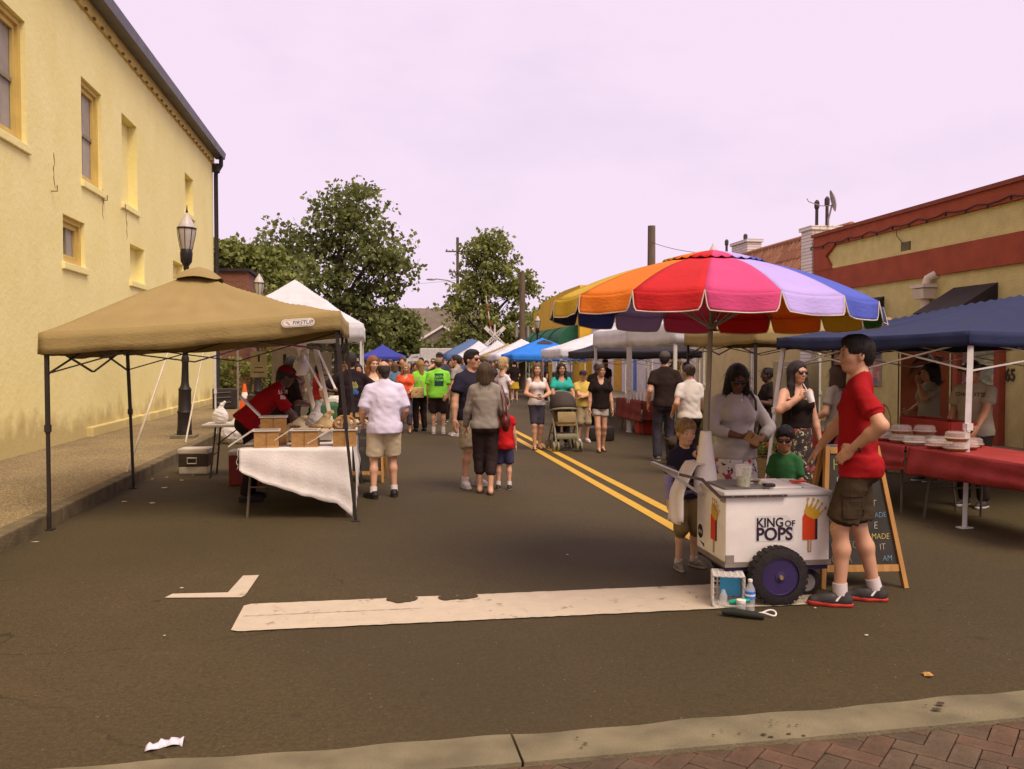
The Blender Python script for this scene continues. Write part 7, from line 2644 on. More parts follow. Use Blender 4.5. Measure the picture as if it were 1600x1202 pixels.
for (x_, y_, lab) in ((5.35, 11.1, 'flower basket planter beside the floral dress'), (7.7, 11.8, 'long flower box by the stucco wall')):
    o = empty('flower_planter', (x_, y_, 0), 0, lab, 'planter')
    MB().lathe([(0.16, 0), (0.20, 0.32), (0.21, 0.34), (0.19, 0.33), (0.15, 0.05)], n=16).build('pot', M('pot_weave', (0.30, 0.22, 0.11), rough=0.9, var=0.3, scale=30), o, True)
    leaves('foliage', [np.array((nrg.normal(0, 0.09), nrg.normal(0, 0.09), 0.45 + nrg.uniform(-0.08, 0.12))) for _ in range(24)], 16, 0.09, 0.06, leafB, o)
    MB().ell((0.05, -0.14, 0.48), (0.045, 0.03, 0.045), 10, 6).ell((-0.1, -0.12, 0.52), (0.04, 0.03, 0.04), 10, 6).ell((0.14, -0.05, 0.55), (0.04, 0.03, 0.04), 10, 6).build('blossoms', M('blossom_orange', (0.6, 0.14, 0.02), rough=0.6), o)

# ------------------------------------------------------------ middle right stalls
folding_table('table under dark red cloth in the white tent', 6.15, 19.2, 90, 1.8, 0.76)
tag(drape('dark_red_tablecloth', 5.75, 6.55, 18.2, 20.2, 0.75, (0.42, 0.3, 0.3, 0.45), M('cloth_maroon', (0.17, 0.028, 0.016), rough=0.85), None, 21), 'dark red cloth on the table of white bottles', 'tablecloth')
folding_table('table under sage green cloth behind the man in jeans', 6.2, 15.9, 90, 1.8, 0.76)
tag(drape('green_tablecloth', 5.78, 6.6, 15.0, 16.9, 0.75, (0.6, 0.5, 0.4, 0.62), M('cloth_sage', (0.18, 0.20, 0.065), rough=0.85), None, 22), 'sage green cloth hanging to the ground', 'tablecloth')
wbm = M('bottle_white', (0.66, 0.60, 0.54), rough=0.4)
for k in range(22):
    o = MB().lathe([(0.035, 0), (0.037, 0.02), (0.037, 0.12), (0.016, 0.16), (0.016, 0.19)], n=10).build('white_bottle', wbm, None, True)
    o.location = (5.85 + 0.13 * (k % 4), 18.3 + 0.28 * (k // 4) + 0.05 * (k % 2), 0.753)
    tag(o, 'small white bottle among many on the dark red table', 'bottle', 'white bottles on the dark red table')
tp_ = empty('topiary_plant', (7.3, 20.5, 0), 0, 'potted topiary of three green balls behind the stalls', 'plant')
MB().lathe([(0.2, 0), (0.27, 0.45), (0.28, 0.5), (0.2, 0.5)], n=14).build('pot', frame_dark, tp_, True)
MB().tube([(0, 0, 0.4), (0, 0, 1.7)], 0.025, 6).build('stem', bark, tp_)
for z_, r_ in ((0.80, 0.20), (1.20, 0.17), (1.52, 0.12)):
    leaves('foliage_ball', [np.array((nrg.normal(0, r_ * 0.4), nrg.normal(0, r_ * 0.4), z_ + nrg.normal(0, r_ * 0.4))) for _ in range(24)], 18, r_ * 0.6, 0.05, leafA, tp_)
hb_ = empty('hand_bag', (4.55, 17.2, 0), 0, 'black holdall on the road beside the stalls', 'bag')
MB().cbox((0, 0, 0.15), (0.55, 0.28, 0.30), 0.06).build('body', frame_dark, hb_, True)
MB().tube([(-0.14, 0, 0.28), (-0.10, 0, 0.44), (0.10, 0, 0.44), (0.14, 0, 0.28)], 0.014, 6).build('strap', frame_dark, hb_)
rbx = MB().cbox((0, 0, 0.14), (0.42, 0.34, 0.28), 0.03).build('red_tub', M('tub_red', (0.42, 0.03, 0.015), rough=0.5))
rbx.location = (6.0, 18.7, 0)
tag(rbx, 'red plastic tub under the table in the white tent', 'tub')
kx = MB().cbox((0, 0, 0.12), (0.5, 0.34, 0.22), 0.01).build('carton', kraft)
kx.location = (6.45, 18.5, 0.755)
tag(kx, 'brown carton at the near end of the dark red table', 'carton')
gd = empty('green_bin', (5.15, 12.6, 0), 0, 'sage cloth covered post stand with green lid beside the woman in white', 'stand')
MB().lathe([(0.20, 0), (0.16, 0.4), (0.15, 0.86)], n=14).build('skirt', M('cloth_sage', (0, 0, 0)), gd, True)
MB().lathe([(0.16, 0.86), (0.17, 0.90), (0.10, 1.0), (0.02, 1.02)], n=14).build('lid', M('lid_green', (0.03, 0.20, 0.12), rough=0.5), gd, True)
folding_table('table beneath the tent with printed valance', 7.0, 27.5, 90, 1.8, 0.76)
folding_table('table beneath the bright blue tent', 6.8, 35.2, 90, 1.8, 0.76)
tag(drape('black_tablecloth', 6.4, 7.2, 34.2, 36.2, 0.75, (0.7, 0.5, 0.5, 0.7), frame_dark, None, 25), 'black cloth on the table beneath the blue tent', 'tablecloth')
# gas bottle wheels weight at the white tent leg
wt = empty('leg_weight', (5.72, 16.05, 0), 0, 'round black weight at the foot of the white tent leg', 'weight')
MB().lathe([(0.05, -0.05), (0.16, -0.05), (0.17, 0), (0.16, 0.05), (0.05, 0.05)], (0, 0, 0.17), 18, 'Y').build('disc', tyre_m, wt, True)
MB().lathe([(0.015, -0.08), (0.05, -0.07), (0.05, 0.07), (0.015, 0.08)], (0, 0, 0.17), 10, 'Y').build('hub', trim, wt, True)

# ------------------------------------------------------------ litter
npk = M('napkin', (0.82, 0.74, 0.76), rough=0.8, trans=0.2)
vs, fs = [], []
for i in range(12):
    t = i / 11
    cx_, cy_ = -0.98 + 0.145 * t, 3.855 + 0.035 * math.sin(t * 2.6) + 0.03 * t
    w_ = 0.024 + 0.016 * abs(math.sin(t * 7))
    vs += [(cx_, cy_ - w_, 0.008 + 0.006 * math.sin(i)), (cx_, cy_, 0.022 + 0.012 * math.sin(i * 1.9)), (cx_ + 0.004, cy_ + w_, 0.009)]
for i in range(11):
    for j in range(2):
        fs.append((i * 3 + j, i * 3 + 3 + j, i * 3 + 4 + j, i * 3 + 1 + j))
nap = mesh_obj('paper_napkin', vs, fs, npk, None, True)
solid(nap, 0.002)
tag(nap, 'crumpled white paper napkin on the near asphalt', 'napkin')
lfm = M('dry_leaf', (0.40, 0.22, 0.05), rough=0.8, var=0.3, scale=30)
o = mesh_obj('dry_leaf', [(2.855, 4.12, 0.006), (2.875, 4.10, 0.012), (2.905, 4.115, 0.008), (2.90, 4.14, 0.016), (2.915, 4.165, 0.008), (2.88, 4.155, 0.014), (2.86, 4.16, 0.007), (2.862, 4.14, 0.013)],
             [(0, 1, 3, 7), (1, 2, 3), (3, 4, 5), (7, 3, 5, 6)], lfm)
solid(o, 0.0015)
tag(o, 'tan dry leaf on the asphalt at lower right', 'leaf')
scr = []
for k in range(18):
    if k < 9:
        c_ = (-3.02 + rng.uniform(-0.08, 0.45), rng.uniform(8.2, 13.5))
    elif k < 18:
        c_ = (rng.uniform(-1.5, 4.2), rng.uniform(3.95, 7.2))
    else:
        c_ = (rng.uniform(1.6, 2.4), 5.5 + rng.uniform(-0.7, 0.6))
    r_ = rng.uniform(0.006, 0.018) if k >= 10 else rng.uniform(0.02, 0.045)
    pts = [(c_[0] + r_ * rng.uniform(0.5, 1.3) * math.cos(t), c_[1] + r_ * rng.uniform(0.4, 1.0) * math.sin(t), 0.004 + 0.008 * (5.4 < c_[1] < 6.1) + rng.uniform(0, 0.003)) for t in (0.3, 1.3, 2.4, 3.6, 4.6, 5.6)]
    scr.append(pts)
mb = MB()
for pts in scr:
    mb.prism(pts, (0, 0, 0.003))
o = mb.build('paper_scraps', M('scrap_pale', (0.55, 0.47, 0.33), rough=0.8, var=0.3, scale=3))
tag(o, 'tiny pale scraps of litter scattered over the asphalt', 'litter', None, 'stuff')

# ------------------------------------------------------------ people
def floral(name, base, cols, scale, thr=0.30):
    m, n, l, p = mat_nodes(name)
    tc = n.new('ShaderNodeTexCoord')
    cur = None
    for i, (c, sc, th) in enumerate(cols):
        v = n.new('ShaderNodeTexVoronoi')
        v.inputs['Scale'].default_value = scale * sc
        mp = n.new('ShaderNodeMapping')
        mp.inputs['Location'].default_value = (i * 3.7, i * 1.3, i * 2.1)
        l.new(tc.outputs['Object'], mp.inputs['Vector'])
        nz = n.new('ShaderNodeTexNoise')
        nz.inputs['Scale'].default_value = scale * sc * 1.6
        l.new(mp.outputs['Vector'], nz.inputs['Vector'])
        ad = n.new('ShaderNodeMix')
        ad.data_type = 'RGBA'
        ad.inputs['Factor'].default_value = 0.12
        l.new(mp.outputs['Vector'], ad.inputs['A'])
        l.new(nz.outputs['Color'], ad.inputs['B'])
        l.new(ad.outputs['Result'], v.inputs['Vector'])
        mr = n.new('ShaderNodeMapRange')
        mr.inputs['From Min'].default_value = th
        mr.inputs['From Max'].default_value = th - 0.06
        l.new(v.outputs['Distance'], mr.inputs['Value'])
        mx = n.new('ShaderNodeMix')
        mx.data_type = 'RGBA'
        l.new(mr.outputs['Result'], mx.inputs['Factor'])
        if cur is None:
            mx.inputs['A'].default_value = (*base, 1)
        else:
            l.new(cur, mx.inputs['A'])
        mx.inputs['B'].default_value = (*c, 1)
        cur = mx.outputs['Result']
    l.new(cur, p.inputs['Base Color'])
    p.inputs['Roughness'].default_value = 0.85
    return m


flo_dark = floral('floral_dark', (0.022, 0.012, 0.011), [((0.26, 0.25, 0.10), 1.2, 0.26), ((0.24, 0.030, 0.022), 0.9, 0.38), ((0.50, 0.42, 0.25), 1.5, 0.22), ((0.45, 0.11, 0.03), 1.7, 0.17)], 11)
flo_white = floral('floral_white', (0.66, 0.58, 0.54), [((0.03, 0.02, 0.02), 1.4, 0.30), ((0.42, 0.03, 0.05), 0.8, 0.42), ((0.62, 0.30, 0.28), 0.8, 0.16)], 12)
flo_bag = floral('floral_bag', (0.55, 0.40, 0.15), [((0.45, 0.06, 0.03), 1.0, 0.35), ((0.06, 0.04, 0.03), 1.3, 0.25)], 18)
pattern = floral('patterned_top', (0.30, 0.26, 0.22), [((0.03, 0.02, 0.02), 1.0, 0.4), ((0.5, 0.45, 0.4), 1.4, 0.25)], 20)
DK, BLK, NVY = (0.030, 0.020, 0.017), (0.020, 0.013, 0.011), (0.026, 0.022, 0.034)
KHAKI, GREY, JEANS = (0.36, 0.255, 0.125), (0.27, 0.225, 0.165), (0.052, 0.042, 0.052)
BRN, DKH, BLOND, GING, LBR = (0.060, 0.030, 0.014), (0.016, 0.009, 0.007), (0.34, 0.20, 0.075), (0.24, 0.085, 0.025), (0.12, 0.065, 0.028)
WSH = ('shoe', (0.55, 0.48, 0.42), (0.6, 0.52, 0.45))
BSH = ('shoe', (0.020, 0.014, 0.012), (0.025, 0.018, 0.015))


def child(root, nm):
    return [c for c in root.children if c.name.split('.')[0] == nm][0]


def decal(root, part, verts, faces, mat, origin, direction, name='print', off=0.004):
    """lay flat print (x right, z up, local) on a garment by casting it along a direction"""
    from mathutils.bvhtree import BVHTree
    ob = child(root, part)
    bvh = BVHTree.FromPolygons([v.co for v in ob.data.vertices], [tuple(p.vertices) for p in ob.data.polygons])
    d = Vector(direction).normalized()
    out = []
    for v in verts:
        st = Vector(origin) + Vector(v) - d * 0.5
        hit, nrm, i, t = bvh.ray_cast(st, d, 1.2)
        out.append((hit if hit is not None else Vector(origin) + Vector(v)) - d * off)
    return mesh_obj(name, out, faces, mat, ob)


def rect_grid(w, h, n=6, ax=(1, 0, 0)):
    ax = Vector(ax)
    vs = [ax * (w * (i / n - 0.5)) + Vector((0, 0, h * (j / n - 0.5))) for i in range(n + 1) for j in range(n + 1)]
    return vs, [(i * (n + 1) + j, (i + 1) * (n + 1) + j, (i + 1) * (n + 1) + j + 1, i * (n + 1) + j + 1) for i in range(n) for j in range(n)]


def text_decal(root, part, body, size, mat, origin, right, direction, off=0.004, bold=0.01):
    t = text('t', body, size, mat, (0, 0, 0), (0, 0, 0), None, 0.0, 'CENTER', 1, bold)
    me = t.data
    r = Vector(right)
    vs = [r * v.co.x + Vector((0, 0, v.co.y)) for v in me.vertices]
    fs = [tuple(p.vertices) for p in me.polygons]
    bpy.data.objects.remove(t)
    return decal(root, part, vs, fs, mat, origin, direction, 'lettering', off)


# --- around the cart
red_man = person(3.25, 5.46, 1.84, 64, 'man in red t-shirt and dark shorts with hand on hip beside the cart', skin='light', fat=0.85, hair='short', hairc=DKH,
                 top=dict(c=(0.33, 0.012, 0.014), hem=0.84, loose=0.016, sleeve=0.66), bottom=dict(c=(0.060, 0.039, 0.021), len=0.545, loose=0.026),
                 shoes=('shoe', (0.045, 0.036, 0.030), (0.45, 0.035, 0.020), (0.6, 0.5, 0.45), 0.16), rh=(0.47, 0.20, 0.98), rel=(0.6, -0.6, -0.5), rgrip='flat', rthumb=(-1, 0.2, 0),
                 lh=(-0.21, 0.04, 1.035), lel=(-1, -0.85, -0.1), lgrip='relaxed', lthumb=(0.1, 0.0, 1), feet=((0.10, -0.13, -8), (-0.10, 0.10, -4)), head=(14, 2), v=0.0115)
wtc = empty('wrist_watch', (0, 0, 0))
COL.objects.unlink(wtc)
bpy.data.objects.remove(wtc)
hl = Vector(red_man['_hand_l'])
mb = MB()
el = Vector((-0.33, -0.16, 1.2))
o = MB().tube([(0.034 * math.cos(t), 0.034 * math.sin(t), 0) for t in np.linspace(0, 2 * math.pi, 16, endpoint=False)], 0.008, 6, closed=True).build('watch_strap', BLK and frame_dark, red_man, True)
o.location = hl + Vector((-0.012, -0.030, 0.010))
o.rotation_euler = (R(65), R(10), 0)
for q in (-1, 1):
    vs, fs = rect_grid(0.15, 0.17, 6, (0, 1, 0))
    pc = decal(red_man, 'shorts', vs, fs, cloth((0.052, 0.034, 0.018)), (0, 0.02, 0.70), (-q, 0, 0), 'cargo_pocket', 0.012)
    solid(pc, 0.014, 1)
    vs, fs = rect_grid(0.16, 0.045, 6, (0, 1, 0))
    pc = decal(red_man, 'shorts', vs, fs, cloth((0.052, 0.034, 0.018)), (0, 0.02, 0.785), (-q, 0, 0), 'pocket_flap', 0.020)
    solid(pc, 0.010, 1)
# shoe flashes
for sh in [c for c in red_man.children if c.name.startswith('shoe')]:
    cs = np.array([v.co for v in sh.data.vertices])
    c0 = cs.mean(0)
    mb = MB()
    for k in range(2):
        mb.prism([(c0[0] - 0.047, c0[1] - 0.03 + 0.045 * k, 0.045), (c0[0] - 0.047, c0[1] - 0.01 + 0.045 * k, 0.045), (c0[0] - 0.040, c0[1] - 0.045 + 0.045 * k, 0.082), (c0[0] - 0.040, c0[1] - 0.055 + 0.045 * k, 0.080)], (-0.004, 0, 0))
    mb.build('flash', badge, sh)

gray_w = person(3.04, 7.0, 1.655, 176, 'woman in pale grey long-sleeved top opening her wallet behind the cart', skin='brown', female=True, fat=1.14, bust=1.18, hair='bob', hairc=DKH,
                top=dict(c=(0.45, 0.395, 0.36), sleeve=1.55, drop=0.060, nc=0.075, hem=0.88, loose=0.012), bottom=dict(kind='skirt', mat=flo_white, len=0.40, flare=0.235), shoes=('sandal', BLK),
                rh=(0.055, 0.27, 1.10), lh=(-0.13, 0.25, 1.045), rel=(1, -0.3, -0.4), lel=(-1, -0.3, -0.4), rgrip='grip', lgrip='grip', glasses=True, head=(-6, -24))
o = MB().cbox((0, 0, 0), (0.13, 0.02, 0.09), 0.006, Matrix.Rotation(0.5, 3, 'Y')).build('wallet', M('wallet_tan', (0.30, 0.16, 0.05), rough=0.5))
o.location = loc2w(gray_w, (-0.03, 0.33, 1.03))
tag(o, 'open tan wallet in the hands of the woman in grey', 'wallet')
MB().tube([(-0.15, 0.09, 1.24), (-0.145, 0.085, 1.33), (-0.13, 0.02, 1.40), (-0.135, -0.09, 1.33), (-0.19, -0.14, 1.10), (-0.23, -0.12, 0.95)], 0.011, 6).build('bag_strap', M('strap_brown', (0.045, 0.026, 0.014), rough=0.6), gray_w, True)
MB().ell((0.0, 0.155, 1.335), (0.010, 0.006, 0.010), 8, 6).build('pendant', badge, gray_w)

boy1 = person(2.44, 6.60, 1.15, 192, 'blond boy in dark t-shirt eating a pop left of the cart', skin='pale', hair='boy', hairc=BLOND,
              top=[dict(c=(0.30, 0.25, 0.42), sleeve=1.92, loose=0.006, name='undershirt'), dict(c=NVY, sleeve=0.8, loose=0.018)], bottom=dict(c=(0.22, 0.15, 0.066), len=0.47, loose=0.028),
              shoes=('shoe', (0.16, 0.12, 0.09), (0.30, 0.25, 0.2), (0.5, 0.45, 0.4), 0.1), lh=(-0.07, 0.22, 1.36), lel=(-1, -0.1, -0.6), lgrip='grip', rh=(0.26, 0.06, 0.86), head=(-8, -6), feet=((0.10, 0.03, 12), (-0.16, -0.03, -10)))
o = MB().cbox((0, 0, 0), (0.035, 0.018, 0.075), 0.008).tube([(0, 0, -0.036), (0, 0, -0.085)], 0.004, 6).build('ice_pop', M('pop_pink', (0.62, 0.36, 0.36), rough=0.3))
o.location = loc2w(boy1, (-0.035, 0.155, 0.965))
o.rotation_euler = (R(-35), R(15), 0)
tag(o, 'pale pink ice pop held at the mouth of the blond boy', 'ice pop')
boy2 = person(3.36, 6.72, 1.06, 142, 'dark haired boy in green t-shirt and sunglasses behind the cart', skin='tan', hair='boy', hairc=DKH,
              top=dict(c=(0.040, 0.140, 0.048), loose=0.018, sleeve=0.75), bottom=dict(c=(0.12, 0.09, 0.06), len=0.47), glasses=True, rh=(0.16, 0.2, 1.0), rgrip='grip', head=(6, -8))
dress = person(4.32, 8.4, 1.66, 186, 'woman in strapless black floral dress sipping from a white cup', skin='light', female=True, hair='long', hairc=(0.022, 0.012, 0.009), fat=1.06, bust=1.1,
               top=dict(kind='strapless', c=BLK, hem=1.02, loose=0.010, name='bodice'), bottom=dict(kind='dress', mat=flo_dark, len=0.10, flare=0.27), shoes=('sandal', BLK), rh=(0.125, 0.265, 1.36), rel=(0.9, 0.1, -0.8), rgrip='grip',
               rthumb=(-0.2, 0.1, 1), lh=(-0.27, 0.05, 0.84), glasses=True, head=(4, -2))
cup = empty('drink_cup', loc2w(dress, (0.045, 0.30, 1.30)), 0, 'white foam cup with straw held by the woman in the floral dress', 'cup')
MB().lathe([(0.030, -0.06), (0.042, 0.055), (0.045, 0.057), (0.044, 0.062)], n=18).build('cup', M('foam_white', (0.72, 0.65, 0.60), rough=0.6), cup, True)
MB().tube([(0.0, 0, 0.06), (0.005, 0.05, 0.15)], 0.004, 6).build('straw', badge, cup)
cup.rotation_euler = (R(-14), R(-16), 0)
person(4.47, 11.9, 1.60, 4, 'woman in white t-shirt and black trousers seen from behind at a stall', skin='light', female=True, hair='bun', hairc=BRN, fat=1.12, top=dict(c=(0.60, 0.53, 0.44), loose=0.012, hem=0.90),
       bottom=dict(kind='trousers', c=BLK, len=0.10, loose=0.006), shoes=BSH, rh=(0.22, 0.16, 0.98), lh=(-0.24, 0.10, 0.98))
person(5.62, 9.9, 1.60, 20, 'person in grey t-shirt mostly hidden behind the red shirted man', skin='light', female=True, hair='bob', hairc=BRN, top=dict(c=GREY, loose=0.018), bottom=dict(kind='trousers', c=BLK, len=0.10), lh=(-0.2, 0.2, 1.02))
person(6.0, 12.6, 1.54, 85, 'dark silhouetted person in black standing under the tan right tent', skin='dark', hair='bun', hairc=DKH, top=dict(c=BLK), bottom=dict(kind='trousers', c=BLK, len=0.10), rh=(0.15, 0.28, 1.18), lh=(-0.15, 0.28, 1.18), glasses=False, eyes=False)
hat_v = person(6.72, 8.85, 1.665, 118, 'bearded vendor in bucket hat and grey t-shirt behind the pies', skin='tan', hair='short', hairc=DKH, fat=1.1, cap=dict(c=(0.14, 0.10, 0.055), kind='bucket'), top=dict(c=(0.33, 0.28, 0.20), loose=0.026),
               bottom=dict(kind='trousers', c=DK, len=0.10), lh=(-0.20, 0.42, 0.93), rh=(0.26, 0.14, 0.90), head=(10, -10), lean=0.10)
text_decal(hat_v, 'shirt', 'CHARLOTTE', 0.062, ink, (0, 0, 1.26), (-1, 0, 0), (0, -1, 0), 0.005)
curly = person(7.45, 10.75, 1.60, 96, 'curly haired vendor in grey t-shirt with hand at mouth in front of the banner', skin='tan', female=True, hair='curly', hairc=DKH, top=dict(c=GREY, loose=0.022), bottom=dict(kind='trousers', c=DK, len=0.1),
               lh=(-0.05, 0.22, 1.47), lel=(-0.5, 0.3, -1), lgrip='grip', rh=(0.18, 0.2, 1.05))

# --- walking towards us on the centre line
girl = person(2.95, 15.75, 1.60, 180, 'long haired girl in white tank top on the yellow lines', skin='light', female=True, hair='long', hairc=LBR, top=dict(kind='tank', c=(0.66, 0.58, 0.52), hem=0.90, loose=0.006), bottom=dict(c=(0.055, 0.046, 0.058), len=0.53, loose=0.004),
              shoes=('sandal', BLK), rh=(0.05, 0.24, 1.06), lh=(-0.06, 0.24, 1.06), rel=(1, -0.4, -0.3), lel=(-1, -0.4, -0.3), rgrip='grip', lgrip='grip', feet=((0.06, 0.10, 5), (-0.07, -0.06, -5)))
o = MB().cbox((0, 0, 0), (0.06, 0.012, 0.09), 0.003).build('phone', frame_dark)
o.location = loc2w(girl, (0, 0.27, 1.0))
o.rotation_euler = (R(-40), 0, 0)
tag(o, 'dark phone held by the girl in the white tank top', 'phone')
teal = person(3.50, 16.15, 1.60, 180, 'dark haired woman in teal t-shirt pushing the stroller', skin='tan', female=True, hair='long', hairc=DKH, top=dict(kind='vneck', c=(0.035, 0.36, 0.27), loose=0.022, sleeve=0.7), bottom=dict(kind='trousers', c=NVY, len=0.12), rh=(0.19, 0.36, 1.04), lh=(-0.19, 0.36, 1.04), rgrip='grip', lgrip='grip')
person(4.12, 16.95, 1.45, 184, 'boy in yellow t-shirt and dark cap with crossed arms', skin='light', hair='short', hairc=BRN, cap=dict(c=NVY), top=dict(c=(0.60, 0.41, 0.09), loose=0.024), bottom=dict(c=(0.34, 0.25, 0.14), len=0.45, loose=0.03), shoes=WSH, rh=(-0.10, 0.20, 1.13), lh=(0.10, 0.22, 1.10), rel=(1, 0.3, -0.6), lel=(-1, 0.3, -0.6))
person(4.02, 15.2, 1.58, 176, 'woman in black v-neck and denim shorts looking to the side', skin='light', female=True, hair='pony', hairc=BRN, top=dict(kind='vneck', c=BLK, loose=0.026, hem=0.86), bottom=dict(c=(0.42, 0.36, 0.29), len=0.72, loose=0.014), shoes=('sandal', BLK),
       head=(18, 0), feet=((0.05, 0.13, 4), (-0.07, -0.10, -4)))
person(4.70, 13.66, 1.80, -3, 'tall man in black t-shirt and jeans seen from behind', skin='light', hair='short', hairc=DKH, cap=dict(c=(0.085, 0.066, 0.055)), top=dict(c=(0.030, 0.018, 0.014), loose=0.022), bottom=dict(kind='trousers', c=JEANS, len=0.07, loose=0.016, cuff=0.075), shoes=('shoe', (0.12, 0.09, 0.07), (0.42, 0.37, 0.3)),
       rh=(0.25, 0.06, 0.92), lh=(-0.25, 0.06, 0.92), head=(-28, 0))
person(4.62, 21.2, 1.64, 180, 'man in tan cap and dark t-shirt behind the teal woman', skin='light', hair='short', cap=dict(c=(0.42, 0.30, 0.16)), top=dict(c=(0.045, 0.042, 0.05)), bottom=dict(c=KHAKI), rh=(0.08, 0.25, 1.15), rgrip='grip')
person(5.3, 20.4, 1.56, 170, 'person in black behind the woman in the v-neck', skin='dark', hair='short', top=dict(c=BLK), bottom=dict(kind='trousers', c=BLK, len=0.1))
person(7.2, 19.4, 1.60, 110, 'dark skinned vendor behind the white bottles', skin='dark', hair='bun', hairc=DKH, top=dict(c=(0.36, 0.31, 0.22)), bottom=dict(kind='trousers', c=BLK, len=0.1))

# --- couple and children left of the centre line
navy = person(1.24, 11.25, 1.80, 205, 'man in navy t-shirt and sunglasses carrying a small child', skin='light', hair='short', hairc=DKH, top=dict(c=NVY, loose=0.022), bottom=dict(c=(0.40, 0.31, 0.185), len=0.50, loose=0.024), shoes=('shoe', (0.48, 0.42, 0.35), (0.55, 0.5, 0.42), (0.6, 0.5, 0.45), 0.14),
              rh=(0.29, 0.06, 0.84), lh=(-0.12, 0.30, 1.16), lel=(-1, -0.2, -0.6), glasses=True, head=(22, 3), feet=((0.13, 0.05, 12), (-0.12, -0.04, -12)))
person(1.64, 11.15, 0.74, -40, 'blond toddler in white shirt carried on the man\'s arm', skin='pale', hair='buzz', hairc=(0.46, 0.30, 0.13), top=dict(c=(0.66, 0.58, 0.55), loose=0.02), bottom=dict(c=(0.40, 0.35, 0.25), len=0.5), shoes=('shoe', (0.4, 0.3, 0.25), (0.5, 0.4, 0.35)), z=0.86,
       rh=(0.2, 0.2, 1.2), lh=(-0.2, 0.2, 1.25), v=0.016)
grayw2 = person(1.34, 10.63, 1.64, -8, 'brown haired woman in grey sweater and capris seen from behind', skin='light', female=True, fat=1.08, hair='bob', hairc=(0.075, 0.042, 0.018), top=dict(c=(0.26, 0.215, 0.165), sleeve=1.9, loose=0.022, hem=0.875),
                bottom=dict(kind='trousers', c=(0.040, 0.024, 0.022), len=0.27, loose=0.022), shoes=('sandal', BLK), lh=(-0.27, 0.12, 0.86), rh=(0.22, 0.14, 0.98), feet=((0.07, -0.06, -4), (-0.07, 0.10, 4)))
hbg = empty('red_handbag', loc2w(grayw2, (0.255, -0.03, 0.0)), R(80), 'dark red leather handbag on the shoulder of the grey sweater woman', 'handbag')
f = Field((-0.22, -0.12, 0.65), (0.22, 0.12, 1.2), 0.016)
f.ell((0, 0, 0.90), (0.145, 0.060, 0.125), 0)
f.wrinkle(0.008, 30, 2)
V, Q = f.surf()
np_mesh('body', V, Q, M('leather_red', (0.115, 0.016, 0.014), rough=0.4, var=0.2, scale=10), hbg)
for q in (-0.02, 0.02):
    MB().tube([(-0.10, q, 0.98), (-0.07, q + 0.02, 1.20), (0.0, q + 0.07, 1.35), (0.07, q + 0.02, 1.20), (0.10, q, 0.98)], 0.009, 6).build('strap', M('leather_red', (0, 0, 0)), hbg, True)
person(1.62, 10.95, 1.14, -14, 'small boy in red sleeveless shirt seen from behind', skin='light', hair='buzz', hairc=BRN, top=dict(c=(0.50, 0.016, 0.016), sleeve=0.35, loose=0.022, hem=0.80), bottom=dict(c=(0.060, 0.052, 0.10), len=0.52, loose=0.026),
       shoes=('shoe', (0.035, 0.03, 0.025), (0.20, 0.16, 0.12), (0.6, 0.52, 0.45), 0.2), lh=(-0.1, 0.25, 1.1))
person(0.10, 10.55, 1.655, 8, 'balding man in pale lilac shirt and beige shorts seen from behind', skin='light', fat=1.17, hair='bald', hairc=(0.035, 0.020, 0.012), top=dict(kind='polo', c=(0.66, 0.58, 0.66), loose=0.030, hem=0.83, sleeve=0.85), bottom=dict(c=(0.55, 0.44, 0.27), len=0.535, loose=0.030),
       shoes=('shoe', (0.022, 0.014, 0.011), (0.025, 0.017, 0.013), (0.62, 0.54, 0.48), 0.16), rh=(0.25, 0.18, 0.95), lh=(-0.25, 0.2, 0.97), head=(10, -5), feet=((0.13, 0.04, 10), (-0.15, -0.05, -26)))

# --- food stall on the left
vend = person(-1.50, 10.62, 1.76, -76, 'vendor in red t-shirt and red cap bending over the food table', skin='dark', hair='short', hairc=DKH, cap=dict(c=(0.17, 0.008, 0.010)), top=dict(c=(0.30, 0.010, 0.012), loose=0.024, hem=0.86, sleeve=0.75), bottom=dict(kind='trousers', c=BLK, len=0.08), shoes=BSH,
              lean=0.78, rh=(0.20, 0.60, 0.80), lh=(-0.17, 0.66, 0.86), rel=(0.8, -0.4, 0.2), lel=(-0.8, -0.4, 0.2), rgrip='grip', lgrip='grip', head=(0, 22), feet=((0.13, -0.05, 5), (-0.12, 0.02, -5)))
sl_part = Vector(vend['_hand_r'])
text_decal(vend, 'shirt', 'LCE\nBE', 0.062, badge, (0.25, 0.37, 1.27), (0.15, 1, 0.0), (-1, 0, 0), 0.004, 0.02)
person(-1.28, 12.25, 1.74, -55, 'second vendor in black clothes behind the bending one', skin='dark', hair='short', hairc=DKH, top=dict(c=(0.018, 0.010, 0.009), loose=0.03, sleeve=0.9), bottom=dict(kind='trousers', c=BLK, len=0.08), rh=(0.2, 0.32, 1.05), lh=(-0.15, 0.35, 1.05), lean=0.2, head=(0, -10), eyes=False)
o = bag('wall_bag', -0.98, 11.75, 1.46, 0.10, 0.34, badge, 'white paper sack hanging from the tan tent frame', 9)
btee = person(-0.36, 12.75, 1.77, 14, 'man in black t-shirt with colourful back print at the stall', skin='light', hair='short', hairc=(0.03, 0.018, 0.011), top=dict(c=(0.024, 0.015, 0.016), loose=0.026, hem=0.82), bottom=dict(kind='trousers', c=KHAKI, len=0.1), rh=(0.30, 0.12, 1.0), rel=(1, -0.6, 0), lh=(-0.32, 0.24, 1.05), lel=(-1, -0.4, 0))
